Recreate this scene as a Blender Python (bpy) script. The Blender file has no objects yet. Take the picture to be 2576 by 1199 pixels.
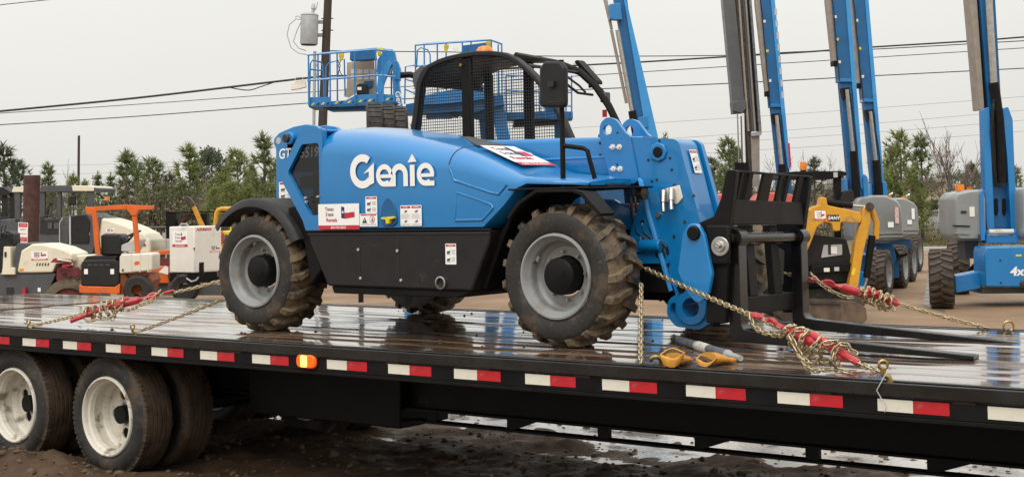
import bpy, bmesh, math, random
from math import sin, cos, pi, radians, sqrt, atan2, tan
from mathutils import Vector, Matrix, Euler

sc = bpy.context.scene
COL = sc.collection
V = Vector

# ------------------------------------------------------------------ camera
CAM_H = 1.72
FPX, CXP, YHOR = 3544.0, 1288.0, 517.2           # focal length / centre / eye level of the 2576 px wide view
YAW, PITCH, ROLL = radians(37.515), radians(2.0), radians(-1.16)
fw = V((-sin(YAW)*cos(PITCH), cos(YAW)*cos(PITCH), sin(PITCH)))
rt0 = V((cos(YAW), sin(YAW), 0)); up0 = rt0.cross(fw)
RT = rt0*cos(ROLL) + up0*sin(ROLL)
UP = -rt0*sin(ROLL) + up0*cos(ROLL)
CYP = YHOR - FPX*tan(PITCH)
cam = bpy.data.cameras.new('camera')
cam.sensor_width = 36.0
cam.lens = 36.0*FPX/2576.0
cam.shift_y = -(599.5 - CYP)/2576.0
cam.clip_start, cam.clip_end = 0.1, 2000
camo = bpy.data.objects.new('camera', cam); COL.objects.link(camo)
m = Matrix((RT, UP, -fw)).transposed().to_4x4(); m.translation = V((0, 0, CAM_H))
camo.matrix_world = m
sc.camera = camo

# ------------------------------------------------------------------ sky and sun: flat overcast, light rain
SUN_EL, SUN_ROT = radians(52), radians(200)
w = bpy.data.worlds.new("World"); sc.world = w; w.use_nodes = True
nt = w.node_tree; nt.nodes.clear()
out = nt.nodes.new('ShaderNodeOutputWorld'); bg = nt.nodes.new('ShaderNodeBackground')
sky = nt.nodes.new('ShaderNodeTexSky'); sky.sky_type = 'NISHITA'; sky.sun_disc = False
sky.sun_elevation = SUN_EL; sky.sun_rotation = SUN_ROT; sky.air_density = 1.0; sky.dust_density = 6.0; sky.ozone_density = 1.0
mixn = nt.nodes.new('ShaderNodeMix'); mixn.data_type = 'RGBA'
mixn.inputs[0].default_value = 0.93
# the cloud deck: an even sheet, a little brighter towards the zenith, with soft mottling
tc = nt.nodes.new('ShaderNodeTexCoord'); sep = nt.nodes.new('ShaderNodeSeparateXYZ')
rampz = nt.nodes.new('ShaderNodeMapRange'); rampz.inputs[1].default_value = 0.0; rampz.inputs[2].default_value = 1.0
rampz.inputs[3].default_value = 0.0; rampz.inputs[4].default_value = 1.0
cl = nt.nodes.new('ShaderNodeMix'); cl.data_type = 'RGBA'
cl.inputs[6].default_value = (6.1, 6.0, 5.65, 1); cl.inputs[7].default_value = (13.2, 13.2, 12.9, 1)
nz = nt.nodes.new('ShaderNodeTexNoise'); nz.inputs['Scale'].default_value = 2.2; nz.inputs['Detail'].default_value = 3
nr = nt.nodes.new('ShaderNodeMapRange'); nr.inputs[1].default_value = .3; nr.inputs[2].default_value = .7; nr.inputs[3].default_value = .955; nr.inputs[4].default_value = 1.045
mul = nt.nodes.new('ShaderNodeVectorMath'); mul.operation = 'SCALE'
L_ = nt.links.new
L_(tc.outputs['Generated'], sep.inputs[0]); L_(sep.outputs['Z'], rampz.inputs[0]); L_(rampz.outputs[0], cl.inputs[0])
L_(tc.outputs['Generated'], nz.inputs['Vector']); L_(nz.outputs['Fac'], nr.inputs[0])
L_(cl.outputs[2], mul.inputs[0]); L_(nr.outputs[0], mul.inputs['Scale'])
L_(sky.outputs[0], mixn.inputs[6]); L_(mul.outputs[0], mixn.inputs[7])
L_(mixn.outputs[2], bg.inputs[0]); bg.inputs[1].default_value = 0.1
L_(bg.outputs[0], out.inputs[0])
sun = bpy.data.lights.new('sun', 'SUN'); sun.energy = 1.2; sun.angle = radians(40); sun.color = (1, .97, .92)
suno = bpy.data.objects.new('sun', sun); COL.objects.link(suno)
sd = V((cos(SUN_EL)*cos(radians(-70)), cos(SUN_EL)*sin(radians(-70)), sin(SUN_EL)))   # from behind the camera
suno.rotation_euler = sd.to_track_quat('Z', 'Y').to_euler()
sky.sun_rotation = atan2(sd.x, sd.y)
vs = sc.view_settings
vs.view_transform = 'Standard'; vs.look = 'None'; vs.gamma = 1; vs.use_curve_mapping = False; vs.exposure = 0.38
sc.cycles.max_bounces = 6; sc.cycles.transparent_max_bounces = 12
sc.cycles.use_denoising = True

# ------------------------------------------------------------------ helpers
def ray(px, py): return fw + RT*((px-CXP)/FPX) - UP*((py-CYP)/FPX)
def at_depth(px, py, d): return V((0, 0, CAM_H)) + ray(px, py)*d

def tag(o, label=None, cat=None, group=None, kind=None):
    if label: o['label'] = label
    if cat: o['category'] = cat
    if group: o['group'] = group
    if kind: o['kind'] = kind
    return o
def thing(name, label, cat, loc=(0, 0, 0), rz=0, group=None):
    o = bpy.data.objects.new(name, None); o.empty_display_size = .2; COL.objects.link(o)
    o.location = loc; o.rotation_euler = (0, 0, rz)
    return tag(o, label, cat, group)
def node(name, parent, loc=(0, 0, 0), rot=(0, 0, 0), label=None):
    o = bpy.data.objects.new(name, None); o.empty_display_size = .1; COL.objects.link(o)
    o.parent = parent; o.location = loc; o.rotation_euler = rot
    if label: o['label'] = label
    return o
def kids(o): return [c for c in bpy.data.objects if c.parent == o]
def copy_tree(o, parent=None):
    c = o.copy(); COL.objects.link(c)
    if parent: c.parent = parent
    for ch in list(o.children): copy_tree(ch, c)
    return c
def put(name, me, parent=None, loc=(0, 0, 0), rot=(0, 0, 0), scale=None, label=None):
    o = bpy.data.objects.new(name, me); COL.objects.link(o)
    if parent: o.parent = parent
    o.location = loc; o.rotation_euler = rot
    if scale: o.scale = scale
    if label: o['label'] = label
    return o

class MB:
    """collects shapes; build() links them as one mesh object"""
    def __init__(s): s.v = []; s.f = []; s.mi = []
    def raw(s, vs, fs, mi=0, M=None):
        b = len(s.v)
        s.v += [tuple((M @ V(p)) if M else p) for p in vs]
        s.f += [tuple(i+b for i in f) for f in fs]; s.mi += [mi]*len(fs)
        return s
    def box(s, x0, x1, y0, y1, z0, z1, mi=0, M=None):
        vs = [(x, y, z) for x in (x0, x1) for y in (y0, y1) for z in (z0, z1)]
        return s.raw(vs, [(0, 1, 3, 2), (4, 6, 7, 5), (0, 4, 5, 1), (2, 3, 7, 6), (0, 2, 6, 4), (1, 5, 7, 3)], mi, M)
    def bar(s, a, b, w, h, mi=0, up=(0, 0, 1), w2=None, h2=None):
        a, b = V(a), V(b); d = (b-a); L = d.length; d.normalize()
        u = V(up); side = d.cross(u)
        if side.length < 1e-5: side = d.cross(V((1, 0, 0)))
        side.normalize(); u = side.cross(d)
        w2 = w if w2 is None else w2; h2 = h if h2 is None else h2
        vs = []
        for p, ww, hh in ((a, w, h), (b, w2, h2)):
            for i, j in ((-1, -1), (1, -1), (1, 1), (-1, 1)): vs.append(tuple(p + side*(i*ww/2) + u*(j*hh/2)))
        return s.raw(vs, [(3, 2, 1, 0), (4, 5, 6, 7), (0, 1, 5, 4), (1, 2, 6, 5), (2, 3, 7, 6), (3, 0, 4, 7)], mi)
    def tube(s, pts, r, n=8, mi=0, cap=True, closed=False):
        pts = [V(p) for p in pts]; N = len(pts)
        rs = r if isinstance(r, (list, tuple)) else [r]*N
        vs = []; prev = None
        for i, p in enumerate(pts):
            if closed: t = pts[(i+1) % N] - pts[i-1]
            else: t = (pts[min(i+1, N-1)] - pts[max(i-1, 0)])
            if t.length < 1e-9: t = V((0, 0, 1))
            t.normalize()
            if prev is None:
                a = V((0, 0, 1)) if abs(t.z) < .9 else V((1, 0, 0))
                nrm = t.cross(a).normalized()
            else:
                nrm = (prev - t*prev.dot(t))
                nrm = nrm.normalized() if nrm.length > 1e-6 else t.orthogonal().normalized()
            prev = nrm; bn = t.cross(nrm)
            for k in range(n):
                an = 2*pi*k/n
                vs.append(tuple(p + nrm*(cos(an)*rs[i]) + bn*(sin(an)*rs[i])))
        fs = []
        for i in range(N if closed else N-1):
            j = (i+1) % N
            for k in range(n):
                k2 = (k+1) % n
                fs.append((i*n+k, i*n+k2, j*n+k2, j*n+k))
        if cap and not closed:
            fs.append(tuple(range(n))[::-1]); fs.append(tuple((N-1)*n+k for k in range(n)))
        return s.raw(vs, fs, mi)
    def cyl(s, a, b, r, n=16, mi=0, r2=None): return s.tube([a, b], [r, r if r2 is None else r2], n, mi)
    def lathe(s, prof, n=32, axis='y', c=(0, 0, 0), mi=0, a0=0, a1=2*pi):
        """prof: list of (radius, position along axis)"""
        full = abs(a1-a0-2*pi) < 1e-6
        K = n if full else n+1
        vs = []
        for i in range(K):
            an = a0 + (a1-a0)*i/n
            for r, h in prof:
                if axis == 'y': p = (c[0]+r*cos(an), c[1]+h, c[2]+r*sin(an))
                elif axis == 'z': p = (c[0]+r*cos(an), c[1]+r*sin(an), c[2]+h)
                else: p = (c[0]+h, c[1]+r*cos(an), c[2]+r*sin(an))
                vs.append(p)
        P = len(prof); fs = []
        for i in range(n):
            j = (i+1) % K
            for k in range(P-1): fs.append((i*P+k, i*P+k+1, j*P+k+1, j*P+k))
        return s.raw(vs, fs, mi)
    def prism(s, poly, a0, a1, axis='y', mi=0, M=None):
        """polygon (2-D) extruded from a0 to a1 along an axis; axis y: poly is (x,z)"""
        n = len(poly); vs = []
        for h in (a0, a1):
            for p, q in poly:
                vs.append((p, h, q) if axis == 'y' else ((p, q, h) if axis == 'z' else (h, p, q)))
        fs = [tuple(range(n)), tuple(range(2*n-1, n-1, -1))]
        for i in range(n):
            j = (i+1) % n; fs.append((j, i, n+i, n+j))
        return s.raw(vs, fs, mi, M)
    def holed(s, outer, inner, a0, a1, mi=0):
        """ring of two outlines with equal counts (x,z), extruded along y"""
        n = len(outer); vs = []
        for h in (a0, a1):
            for q in (outer, inner):
                for p in q: vs.append((p[0], h, p[1]))
        fs = []
        for i in range(n):
            j = (i+1) % n
            fs.append((i, j, n+j, n+i)); fs.append((2*n+j, 2*n+i, 3*n+i, 3*n+j))
            fs.append((j, i, 2*n+i, 2*n+j)); fs.append((n+i, n+j, 3*n+j, 3*n+i))
        return s.raw(vs, fs, mi)
    def loft(s, secs, mi=0, cap=True, closed=True):
        n = len(secs[0]); vs = [p for q in secs for p in q]; fs = []
        for i in range(len(secs)-1):
            for k in range(n if closed else n-1):
                k2 = (k+1) % n
                fs.append((i*n+k, i*n+k2, (i+1)*n+k2, (i+1)*n+k))
        if cap and closed:
            fs.append(tuple(range(n))[::-1]); fs.append(tuple((len(secs)-1)*n+k for k in range(n)))
        return s.raw(vs, fs, mi)
    def sphere(s, c, r, n=12, m=8, mi=0, sc3=(1, 1, 1)):
        prof = [(max(1e-4, r*sin(pi*i/m))*1.0, -r*cos(pi*i/m)) for i in range(m+1)]
        b = len(s.v); s.lathe(prof, n, 'z', (0, 0, 0), mi)
        for i in range(b, len(s.v)):
            p = s.v[i]; s.v[i] = (c[0]+p[0]*sc3[0], c[1]+p[1]*sc3[1], c[2]+p[2]*sc3[2])
        return s
    def mesh(s, name, mats, smooth=35, recalc=True):
        me = bpy.data.meshes.new(name); me.from_pydata(s.v, [], s.f)
        if not isinstance(mats, (list, tuple)): mats = [mats]
        for q in mats: me.materials.append(q)
        if len(mats) > 1: me.polygons.foreach_set('material_index', s.mi)
        if recalc:
            b = bmesh.new(); b.from_mesh(me); bmesh.ops.recalc_face_normals(b, faces=b.faces); b.to_mesh(me); b.free()
        if smooth:
            me.polygons.foreach_set('use_smooth', [True]*len(me.polygons))
            me.set_sharp_from_angle(angle=radians(smooth))
        me.update()
        return me
    def build(s, name, mats, parent=None, smooth=35, bev=0, label=None, loc=(0, 0, 0), rot=(0, 0, 0), recalc=True, seg=2):
        o = put(name, s.mesh(name, mats, smooth, recalc), parent, loc, rot, None, label)
        if bev:
            b = o.modifiers.new('bevel', 'BEVEL'); b.width = bev; b.segments = seg; b.limit_method = 'ANGLE'; b.angle_limit = radians(40)
            b.harden_normals = False
        return o

def rpoly(pts, r, n=4):
    """round the corners of a polygon; r may be a list"""
    N = len(pts); out = []
    rs = r if isinstance(r, (list, tuple)) else [r]*N
    for i in range(N):
        p = V(pts[i]).to_2d(); a = V(pts[i-1]).to_2d(); b = V(pts[(i+1) % N]).to_2d()
        da, db = (a-p), (b-p); la, lb = da.length, db.length; da.normalize(); db.normalize()
        ang = da.angle(db) if rs[i] > 0 else pi
        if rs[i] <= 0 or ang > pi-.05: out.append((p.x, p.y)); continue
        t = min(rs[i]/tan(ang/2), la*.48, lb*.48)
        for k in range(n+1):
            u = k/n; q = (p+da*t)*(1-u)**2 + p*(2*u*(1-u)) + (p+db*t)*u**2
            out.append((q.x, q.y))
    return out
def lerp(a, b, t): return a+(b-a)*t
def interp(x, tab):
    if x <= tab[0][0]: return tab[0][1]
    for (a, b), (c, d) in zip(tab, tab[1:]):
        if x <= c: return b+(d-b)*(x-a)/(c-a)
    return tab[-1][1]
def rotm(axis, ang, c=(0, 0, 0)): return Matrix.Translation(V(c)) @ Matrix.Rotation(ang, 4, axis)

_tx = {}
def text2d(s, size=1.0, bold=0.0, shear=0.0, sx=1.0, align='CENTER'):
    key = (s, bold, shear, align)
    if key not in _tx:
        cu = bpy.data.curves.new('text', 'FONT'); cu.body = s; cu.size = 1; cu.align_x = align; cu.align_y = 'CENTER'
        cu.offset = bold; cu.shear = shear; cu.resolution_u = 3; cu.fill_mode = 'FRONT'
        ob = bpy.data.objects.new('text', cu); COL.objects.link(ob)
        dg = bpy.context.evaluated_depsgraph_get(); dg.update()
        me = bpy.data.meshes.new_from_object(ob.evaluated_get(dg))
        _tx[key] = ([(v.co.x, v.co.y) for v in me.vertices], [tuple(p.vertices) for p in me.polygons])
        bpy.data.objects.remove(ob); bpy.data.curves.remove(cu); bpy.data.meshes.remove(me)
    vs, fs = _tx[key]
    return [(x*size*sx, y*size) for x, y in vs], fs

class Decal:
    """flat print: polygons in (u,v) on a plane, layered a fraction of a millimetre apart"""
    def __init__(s, o, u, v, lift=.002):
        s.o, s.u, s.vv = V(o), V(u).normalized(), V(v).normalized(); s.n = s.u.cross(s.vv).normalized(); s.h = lift; s.m = MB()
    def P(s, x, y, k): return tuple(s.o + s.u*x + s.vv*y + s.n*(s.h + k*.0009))
    def poly(s, pts, mi, k=0):
        s.m.raw([s.P(x, y, k) for x, y in pts], [tuple(range(len(pts)))], mi); return s
    def rect(s, x0, x1, y0, y1, mi, k=0, r=0):
        q = [(x0, y0), (x1, y0), (x1, y1), (x0, y1)]
        return s.poly(rpoly(q, r, 3) if r else q, mi, k)
    def text(s, t, x, y, size, mi, k=1, bold=.02, shear=0, sx=1, align='CENTER'):
        vs, fs = text2d(t, size, bold, shear, sx, align)
        s.m.raw([s.P(x+a, y+b, k) for a, b in vs], fs, mi); return s
    def disc(s, x, y, r, mi, k=1, n=16, sy=1):
        return s.poly([(x+r*cos(2*pi*i/n), y+r*sy*sin(2*pi*i/n)) for i in range(n)], mi, k)
    def build(s, name, mats, parent, label=None): return s.m.build(name, mats, parent, smooth=0, label=label, recalc=False)

# ------------------------------------------------------------------ materials
def mat(name, c, c2=None, scale=6.0, rough=.5, rough2=None, metal=0.0, coat=0.0, bump=0.0, bscale=60.0, contrast=(.35, .65), detail=6, spec=.5, stretch=None, coords='Object', emit=None, alpha=None, trans=0, dirt=None):
    M = bpy.data.materials.new(name); M.use_nodes = True; n = M.node_tree; b = n.nodes['Principled BSDF']; l = n.links.new
    b.inputs['Base Color'].default_value = (*c, 1); b.inputs['Roughness'].default_value = rough; b.inputs['Metallic'].default_value = metal
    b.inputs['Specular IOR Level'].default_value = spec
    if coat: b.inputs['Coat Weight'].default_value = coat; b.inputs['Coat Roughness'].default_value = .08
    if trans: b.inputs['Transmission Weight'].default_value = trans
    if alpha is not None: b.inputs['Alpha'].default_value = alpha
    if emit: b.inputs['Emission Color'].default_value = (*emit[0], 1); b.inputs['Emission Strength'].default_value = emit[1]
    vec = None
    if c2 or rough2 is not None or bump:
        t = n.nodes.new('ShaderNodeTexCoord'); vec = t.outputs[coords]
        if stretch:
            mp = n.nodes.new('ShaderNodeMapping'); mp.inputs['Scale'].default_value = stretch; l(vec, mp.inputs[0]); vec = mp.outputs[0]
    if c2 or rough2 is not None:
        nz = n.nodes.new('ShaderNodeTexNoise'); nz.inputs['Scale'].default_value = scale; nz.inputs['Detail'].default_value = detail; nz.inputs['Roughness'].default_value = .62
        l(vec, nz.inputs['Vector'])
        mr = n.nodes.new('ShaderNodeMapRange'); mr.inputs[1].default_value = contrast[0]; mr.inputs[2].default_value = contrast[1]; l(nz.outputs['Fac'], mr.inputs[0])
        if c2:
            mx = n.nodes.new('ShaderNodeMix'); mx.data_type = 'RGBA'; mx.inputs[6].default_value = (*c, 1); mx.inputs[7].default_value = (*c2, 1)
            l(mr.outputs[0], mx.inputs[0]); l(mx.outputs[2], b.inputs['Base Color'])
        if rough2 is not None:
            m2 = n.nodes.new('ShaderNodeMapRange'); m2.inputs[3].default_value = rough; m2.inputs[4].default_value = rough2; l(mr.outputs[0], m2.inputs[0]); l(m2.outputs[0], b.inputs['Roughness'])
    if dirt:      # splashed dirt: (colour, noise scale, coverage threshold, strength)
        t2 = n.nodes.new('ShaderNodeTexCoord')
        fac = None
        for sc_, th in ((dirt[1], dirt[2]), (dirt[1]*7.3, dirt[2]+.06)):
            q = n.nodes.new('ShaderNodeTexNoise'); q.inputs['Scale'].default_value = sc_; q.inputs['Detail'].default_value = 7; q.inputs['Roughness'].default_value = .68; l(t2.outputs['Object'], q.inputs['Vector'])
            mr_ = n.nodes.new('ShaderNodeMapRange'); mr_.inputs[1].default_value = th; mr_.inputs[2].default_value = th+.10; mr_.inputs[4].default_value = dirt[3]; l(q.outputs['Fac'], mr_.inputs[0])
            if fac is None: fac = mr_.outputs[0]
            else:
                mxm = n.nodes.new('ShaderNodeMath'); mxm.operation = 'MAXIMUM'; l(fac, mxm.inputs[0]); l(mr_.outputs[0], mxm.inputs[1]); fac = mxm.outputs[0]
        mxd = n.nodes.new('ShaderNodeMix'); mxd.data_type = 'RGBA'; mxd.inputs[7].default_value = (*dirt[0], 1)
        src = b.inputs['Base Color'].links[0].from_socket if b.inputs['Base Color'].links else None
        if src: l(src, mxd.inputs[6])
        else: mxd.inputs[6].default_value = (*c, 1)
        l(fac, mxd.inputs[0]); l(mxd.outputs[2], b.inputs['Base Color'])
    if bump:
        nb = n.nodes.new('ShaderNodeTexNoise'); nb.inputs['Scale'].default_value = bscale; nb.inputs['Detail'].default_value = 4; l(vec, nb.inputs['Vector'])
        bp = n.nodes.new('ShaderNodeBump'); bp.inputs['Strength'].default_value = bump; bp.inputs['Distance'].default_value = .01
        l(nb.outputs['Fac'], bp.inputs['Height']); l(bp.outputs[0], b.inputs['Normal'])
    return M

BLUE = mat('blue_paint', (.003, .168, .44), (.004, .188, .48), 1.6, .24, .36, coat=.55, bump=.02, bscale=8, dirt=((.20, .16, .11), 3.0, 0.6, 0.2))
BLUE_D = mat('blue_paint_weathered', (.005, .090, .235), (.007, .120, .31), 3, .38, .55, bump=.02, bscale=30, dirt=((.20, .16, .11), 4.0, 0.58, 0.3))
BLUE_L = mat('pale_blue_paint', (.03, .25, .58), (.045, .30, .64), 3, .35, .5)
BLACK = mat('black_paint', (.004, .004, .0045), (.009, .0085, .008), 5, .45, .6, bump=.05, bscale=120, spec=.18, dirt=((.20, .16, .11), 3.0, 0.66, 0.25))
BLACK_M = mat('black_plastic', (.007, .007, .0075), (.013, .0125, .012), 9, .42, .6, bump=.12, bscale=220, spec=.4, dirt=((.20, .16, .11), 5.0, 0.64, 0.25))
FORKBLK = mat('black_fork_paint', (.004, .004, .0045), (.010, .009, .008), 4, .18, .36, coat=.12, spec=.3, bump=.04, bscale=90)
RUBBER = mat('tyre_rubber', (.010, .010, .010), (.024, .022, .019), 7, .55, .8, bump=.25, bscale=90, dirt=((.085, .056, .034), 5.0, .52, .75))
MUDTYRE = mat('muddy_tyre_tread', (.016, .014, .012), (.155, .110, .064), 7.5, .38, .8, bump=.8, bscale=55, contrast=(.36, .54))
MUDTYRE2 = mat('mud_caked_tread', (.040, .027, .018), (.088, .055, .033), 9, .42, .85, bump=.9, bscale=60, contrast=(.36, .6))
RIM = mat('grey_rim_paint', (.27, .28, .28), (.17, .165, .155), 7, .4, .6, contrast=(.5, .75), bump=.03, dirt=((.20, .16, .11), 9.0, 0.56, 0.6))
WRIM = mat('white_rim_paint', (.66, .62, .53), (.30, .24, .17), 8, .4, .7, contrast=(.55, .8), bump=.04, dirt=((.12, .08, .05), 7.0, .54, .8))
STEEL = mat('bright_steel', (.58, .57, .54), (.40, .39, .37), 12, .25, .42, metal=1)
DSTEEL = mat('dark_steel', (.05, .045, .04), (.10, .085, .07), 10, .4, .6, metal=.6)
ZINC = mat('gold_zinc_chain', (.58, .50, .32), (.36, .28, .16), 30, .3, .5, metal=.85)
WETBLK = mat('wet_black_steel', (.006, .006, .007), (.014, .013, .013), 6, .14, .4, bump=.05, bscale=60)
BRASS = mat('dull_brass', (.45, .33, .13), (.30, .2, .08), 30, .35, .5, metal=.9)
REDP = mat('red_binder_paint', (.50, .018, .030), (.36, .012, .02), 20, .3, .45, coat=.3)
REDTAPE = mat('red_reflective_tape', (.56, .012, .022), (.44, .010, .018), 14, .35, .5, dirt=((.20, .16, .11), 9.0, 0.63, 0.5))
WHTAPE = mat('white_reflective_tape', (.74, .71, .60), (.60, .56, .45), 9, .35, .5, contrast=(.5, .8), dirt=((.20, .16, .11), 9.0, 0.6, 0.5))
WHITE = mat('white_print', (.86, .86, .84), None, rough=.35, dirt=((.20, .16, .11), 8.0, 0.66, 0.3))
CREAM = mat('cream_paint', (.76, .70, .55), (.70, .64, .49), 4, .35, .5, dirt=((.20, .16, .11), 2.5, 0.58, 0.35))
GENW = mat('white_enamel', (.78, .75, .68), (.72, .69, .61), 3, .35, .5, dirt=((.20, .16, .11), 2.5, 0.62, 0.25))
REDPR = mat('red_print', (.52, .02, .04), None, rough=.4)
NAVY = mat('navy_print', (.02, .03, .12), None, rough=.4)
GREYPR = mat('grey_print', (.13, .13, .14), None, rough=.5)
LGREY = mat('pale_grey_print', (.45, .45, .45), None, rough=.5)
BLKPR = mat('black_print', (.015, .015, .016), None, rough=.45)
YEL = mat('yellow_paint', (.72, .50, .02), (.62, .42, .02), 6, .4, .5)
YELB = mat('bright_yellow_paint', (.78, .62, .03), (.68, .52, .03), 4, .4, .5)
AMBER = mat('amber_lens', (.80, .20, .01), (.85, .26, .02), 20, .2, .3)
ORANGE = mat('orange_paint', (.70, .13, .012), (.58, .10, .012), 4, .4, .6, dirt=((.20, .16, .11), 4.0, 0.56, 0.5))
EXYEL = mat('excavator_yellow', (.66, .33, .018), (.52, .25, .02), 5, .35, .55, dirt=((.20, .16, .11), 4.0, 0.56, 0.6))
GREYC = mat('grey_cowl_plastic', (.27, .28, .27), (.22, .23, .225), 2.5, .3, .45, coat=.2, dirt=((.20, .16, .11), 3.0, 0.6, 0.3))
DKGREY = mat('charcoal_paint', (.075, .08, .085), (.06, .063, .068), 4, .4, .55, dirt=((.20, .16, .11), 3.0, 0.57, 0.35))
GREYB = mat('grey_boom_paint', (.11, .115, .115), (.085, .088, .088), 3, .35, .5)
TAN = mat('beige_hose_guide', (.33, .29, .24), (.27, .23, .19), 6, .5, .7)
REDMAC = mat('faded_red_paint', (.62, .12, .10), (.55, .09, .07), 3, .35, .5)
DKRED = mat('dark_red_paint', (.20, .022, .022), (.10, .02, .02), 7, .45, .7)
RUST = mat('rusty_pipe', (.088, .040, .029), (.055, .027, .021), 9, .7, .9, bump=.25, bscale=80)
POLEW = mat('creosoted_pole_wood', (.035, .026, .020), (.060, .045, .034), 6, .75, .9, bump=.3, bscale=30, stretch=(6, 6, .5))
GALV = mat('galvanised_grey', (.42, .44, .45), (.34, .36, .37), 5, .4, .6, metal=.2)
GLASS = mat('smoked_window', (.012, .013, .014), None, rough=.06, alpha=.72)
PLYW = mat('plywood', (.42, .34, .24), (.50, .42, .31), 4, .6, .8)
TANK = mat('translucent_tank', (.72, .69, .60), (.62, .58, .48), 3, .4, .5)
GLOVE = mat('tan_leather', (.62, .30, .035), (.48, .21, .025), 14, .6, .8, bump=.3, bscale=70)
DARKIN = mat('dark_inside', (.010, .009, .008), None, rough=.9)
MUDCLOD = mat('mud_clods', (.055, .032, .020), (.085, .05, .03), 12, .5, .8, bump=.5)
LAMP = mat('lit_amber_lamp', (.9, .25, .02), None, rough=.3, emit=((1, .42, .04), 7))
LAMPO = mat('amber_lamp_lens', (.65, .08, .01), None, rough=.2, emit=((1, .13, .005), .55))
# plate with real holes from filled 2-D curves
def plate(outer, holes, a0, a1, axis='y'):
    cu = bpy.data.curves.new('plate', 'CURVE'); cu.dimensions = '2D'; cu.fill_mode = 'BOTH'; cu.extrude = abs(a1-a0)/2
    for pts in [outer]+list(holes):
        sp = cu.splines.new('POLY'); sp.points.add(len(pts)-1); sp.use_cyclic_u = True
        for p, q in zip(sp.points, pts): p.co = (q[0], q[1], 0, 1)
    ob = bpy.data.objects.new('plate', cu); COL.objects.link(ob)
    dg = bpy.context.evaluated_depsgraph_get(); dg.update()
    me = bpy.data.meshes.new_from_object(ob.evaluated_get(dg))
    mid = (a0+a1)/2
    if axis == 'y': vs = [(v.co.x, mid+v.co.z, v.co.y) for v in me.vertices]
    elif axis == 'z': vs = [(v.co.x, v.co.y, mid+v.co.z) for v in me.vertices]
    else: vs = [(mid+v.co.z, v.co.x, v.co.y) for v in me.vertices]
    fs = [tuple(p.vertices) for p in me.polygons]
    bpy.data.objects.remove(ob); bpy.data.curves.remove(cu); bpy.data.meshes.remove(me)
    return vs, fs
def circ(cx, cy, r, n=16, ry=None): return [(cx+r*cos(2*pi*i/n), cy+(ry or r)*sin(2*pi*i/n)) for i in range(n)]

# ------------------------------------------------------------------ ground
from mathutils import noise as N3
def fbm(x, y, z=0, o=4, H=.8): return N3.fractal(V((x, y, z)), H, 2.1, o)
SAND = mat('damp_sand', (.30, .188, .102), (.16, .098, .052), .55, .62, .9, bump=.7, bscale=9, contrast=(.3, .7), detail=10)
MUDM = mat('wet_mud', (.046, .028, .017), (.098, .062, .036), 2.3, .9, .45, bump=1.0, bscale=48, contrast=(.40, .66), detail=12, spec=.16)
PALE = mat('muddy_concrete', (.50, .46, .41), (.035, .024, .016), 2.2, .12, .5, bump=.25, bscale=30, contrast=(.50, .61), detail=9, spec=.6)
WATER = mat('puddle_water', (.10, .075, .055), None, rough=.02, spec=.6)
GRASSM = mat('thin_grass', (.10, .095, .030), (.17, .12, .055), 1.4, .8, .95, bump=.6, bscale=14, contrast=(.35, .65), detail=8)
R0 = random.Random(7)
g = MB(); S_ = 700
g.raw([(-S_, -S_, 0), (S_, -S_, 0), (S_, S_, 0), (-S_, S_, 0)], [(0, 1, 2, 3)])
tag(g.build('ground', SAND, smooth=0), kind='structure')
# churned mud round and under the trailer
def mudh(x, y):
    e = min((x+16)/2, (5-x)/2, (y-2.6)/1.0, (8.30+.45*fbm(x*.9, 3.3)+.25*fbm(x*3.1, 8.3)-y)/.30)
    e = max(0.0, min(1.0, e))
    h = .045 + .046*fbm(x*.9, y*1.6) + .022*fbm(x*4.1, y*5.3, 3) + .012*fbm(x*15, y*15, 7, 3)
    # ruts left along the trailer, a heap in front of the near wheels
    h += .030*sin(y*7.0+.6*fbm(x*.4, 1))*(.5+.5*fbm(x*.5, y*.5, 9))
    h += .115*max(0, 1-abs(y-5.38)/.42)*max(0, min(1, (-7.55-x)/.45))*(1+.6*fbm(x*3.7, y*3.7, 5)) + .05*max(0, 1-abs(y-5.2)/.6)*max(0, 1-abs(x+6.9)/1.2)*(1+.8*fbm(x*4, y*4, 15))
    for wx in (-7.75, -8.8):
        d2 = ((x-wx)/.30)**2 + ((y-5.92)/.26)**2
        h = lerp(h, .022, math.exp(-d2*1.5))
    return max(.004, .004+h*e)
g = MB(); nx, ny = 480, 200; vs = []; fs = []
for j in range(ny+1):
    for i in range(nx+1):
        x = -15+19.5*(i/nx); y = 2.7+6.8*(j/ny)
        vs.append((x, y, mudh(x, y)))
for j in range(ny):
    for i in range(nx):
        a = j*(nx+1)+i; fs.append((a, a+1, a+nx+2, a+nx+1))
g.raw(vs, fs); tag(g.build('mud', MUDM, smooth=60, recalc=False), kind='structure')
g = MB(); edge = []
for i in range(60): edge.append((-16+22*i/59, 7.7))
for i in range(60): edge.append((6-22*i/59, 11.3+.5*fbm(i*.35, 2.2)))
g.raw([(x, y, .006) for x, y in edge], [tuple(range(len(edge)))])
tag(g.build('concrete_pad', PALE, smooth=0), kind='structure')
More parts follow.
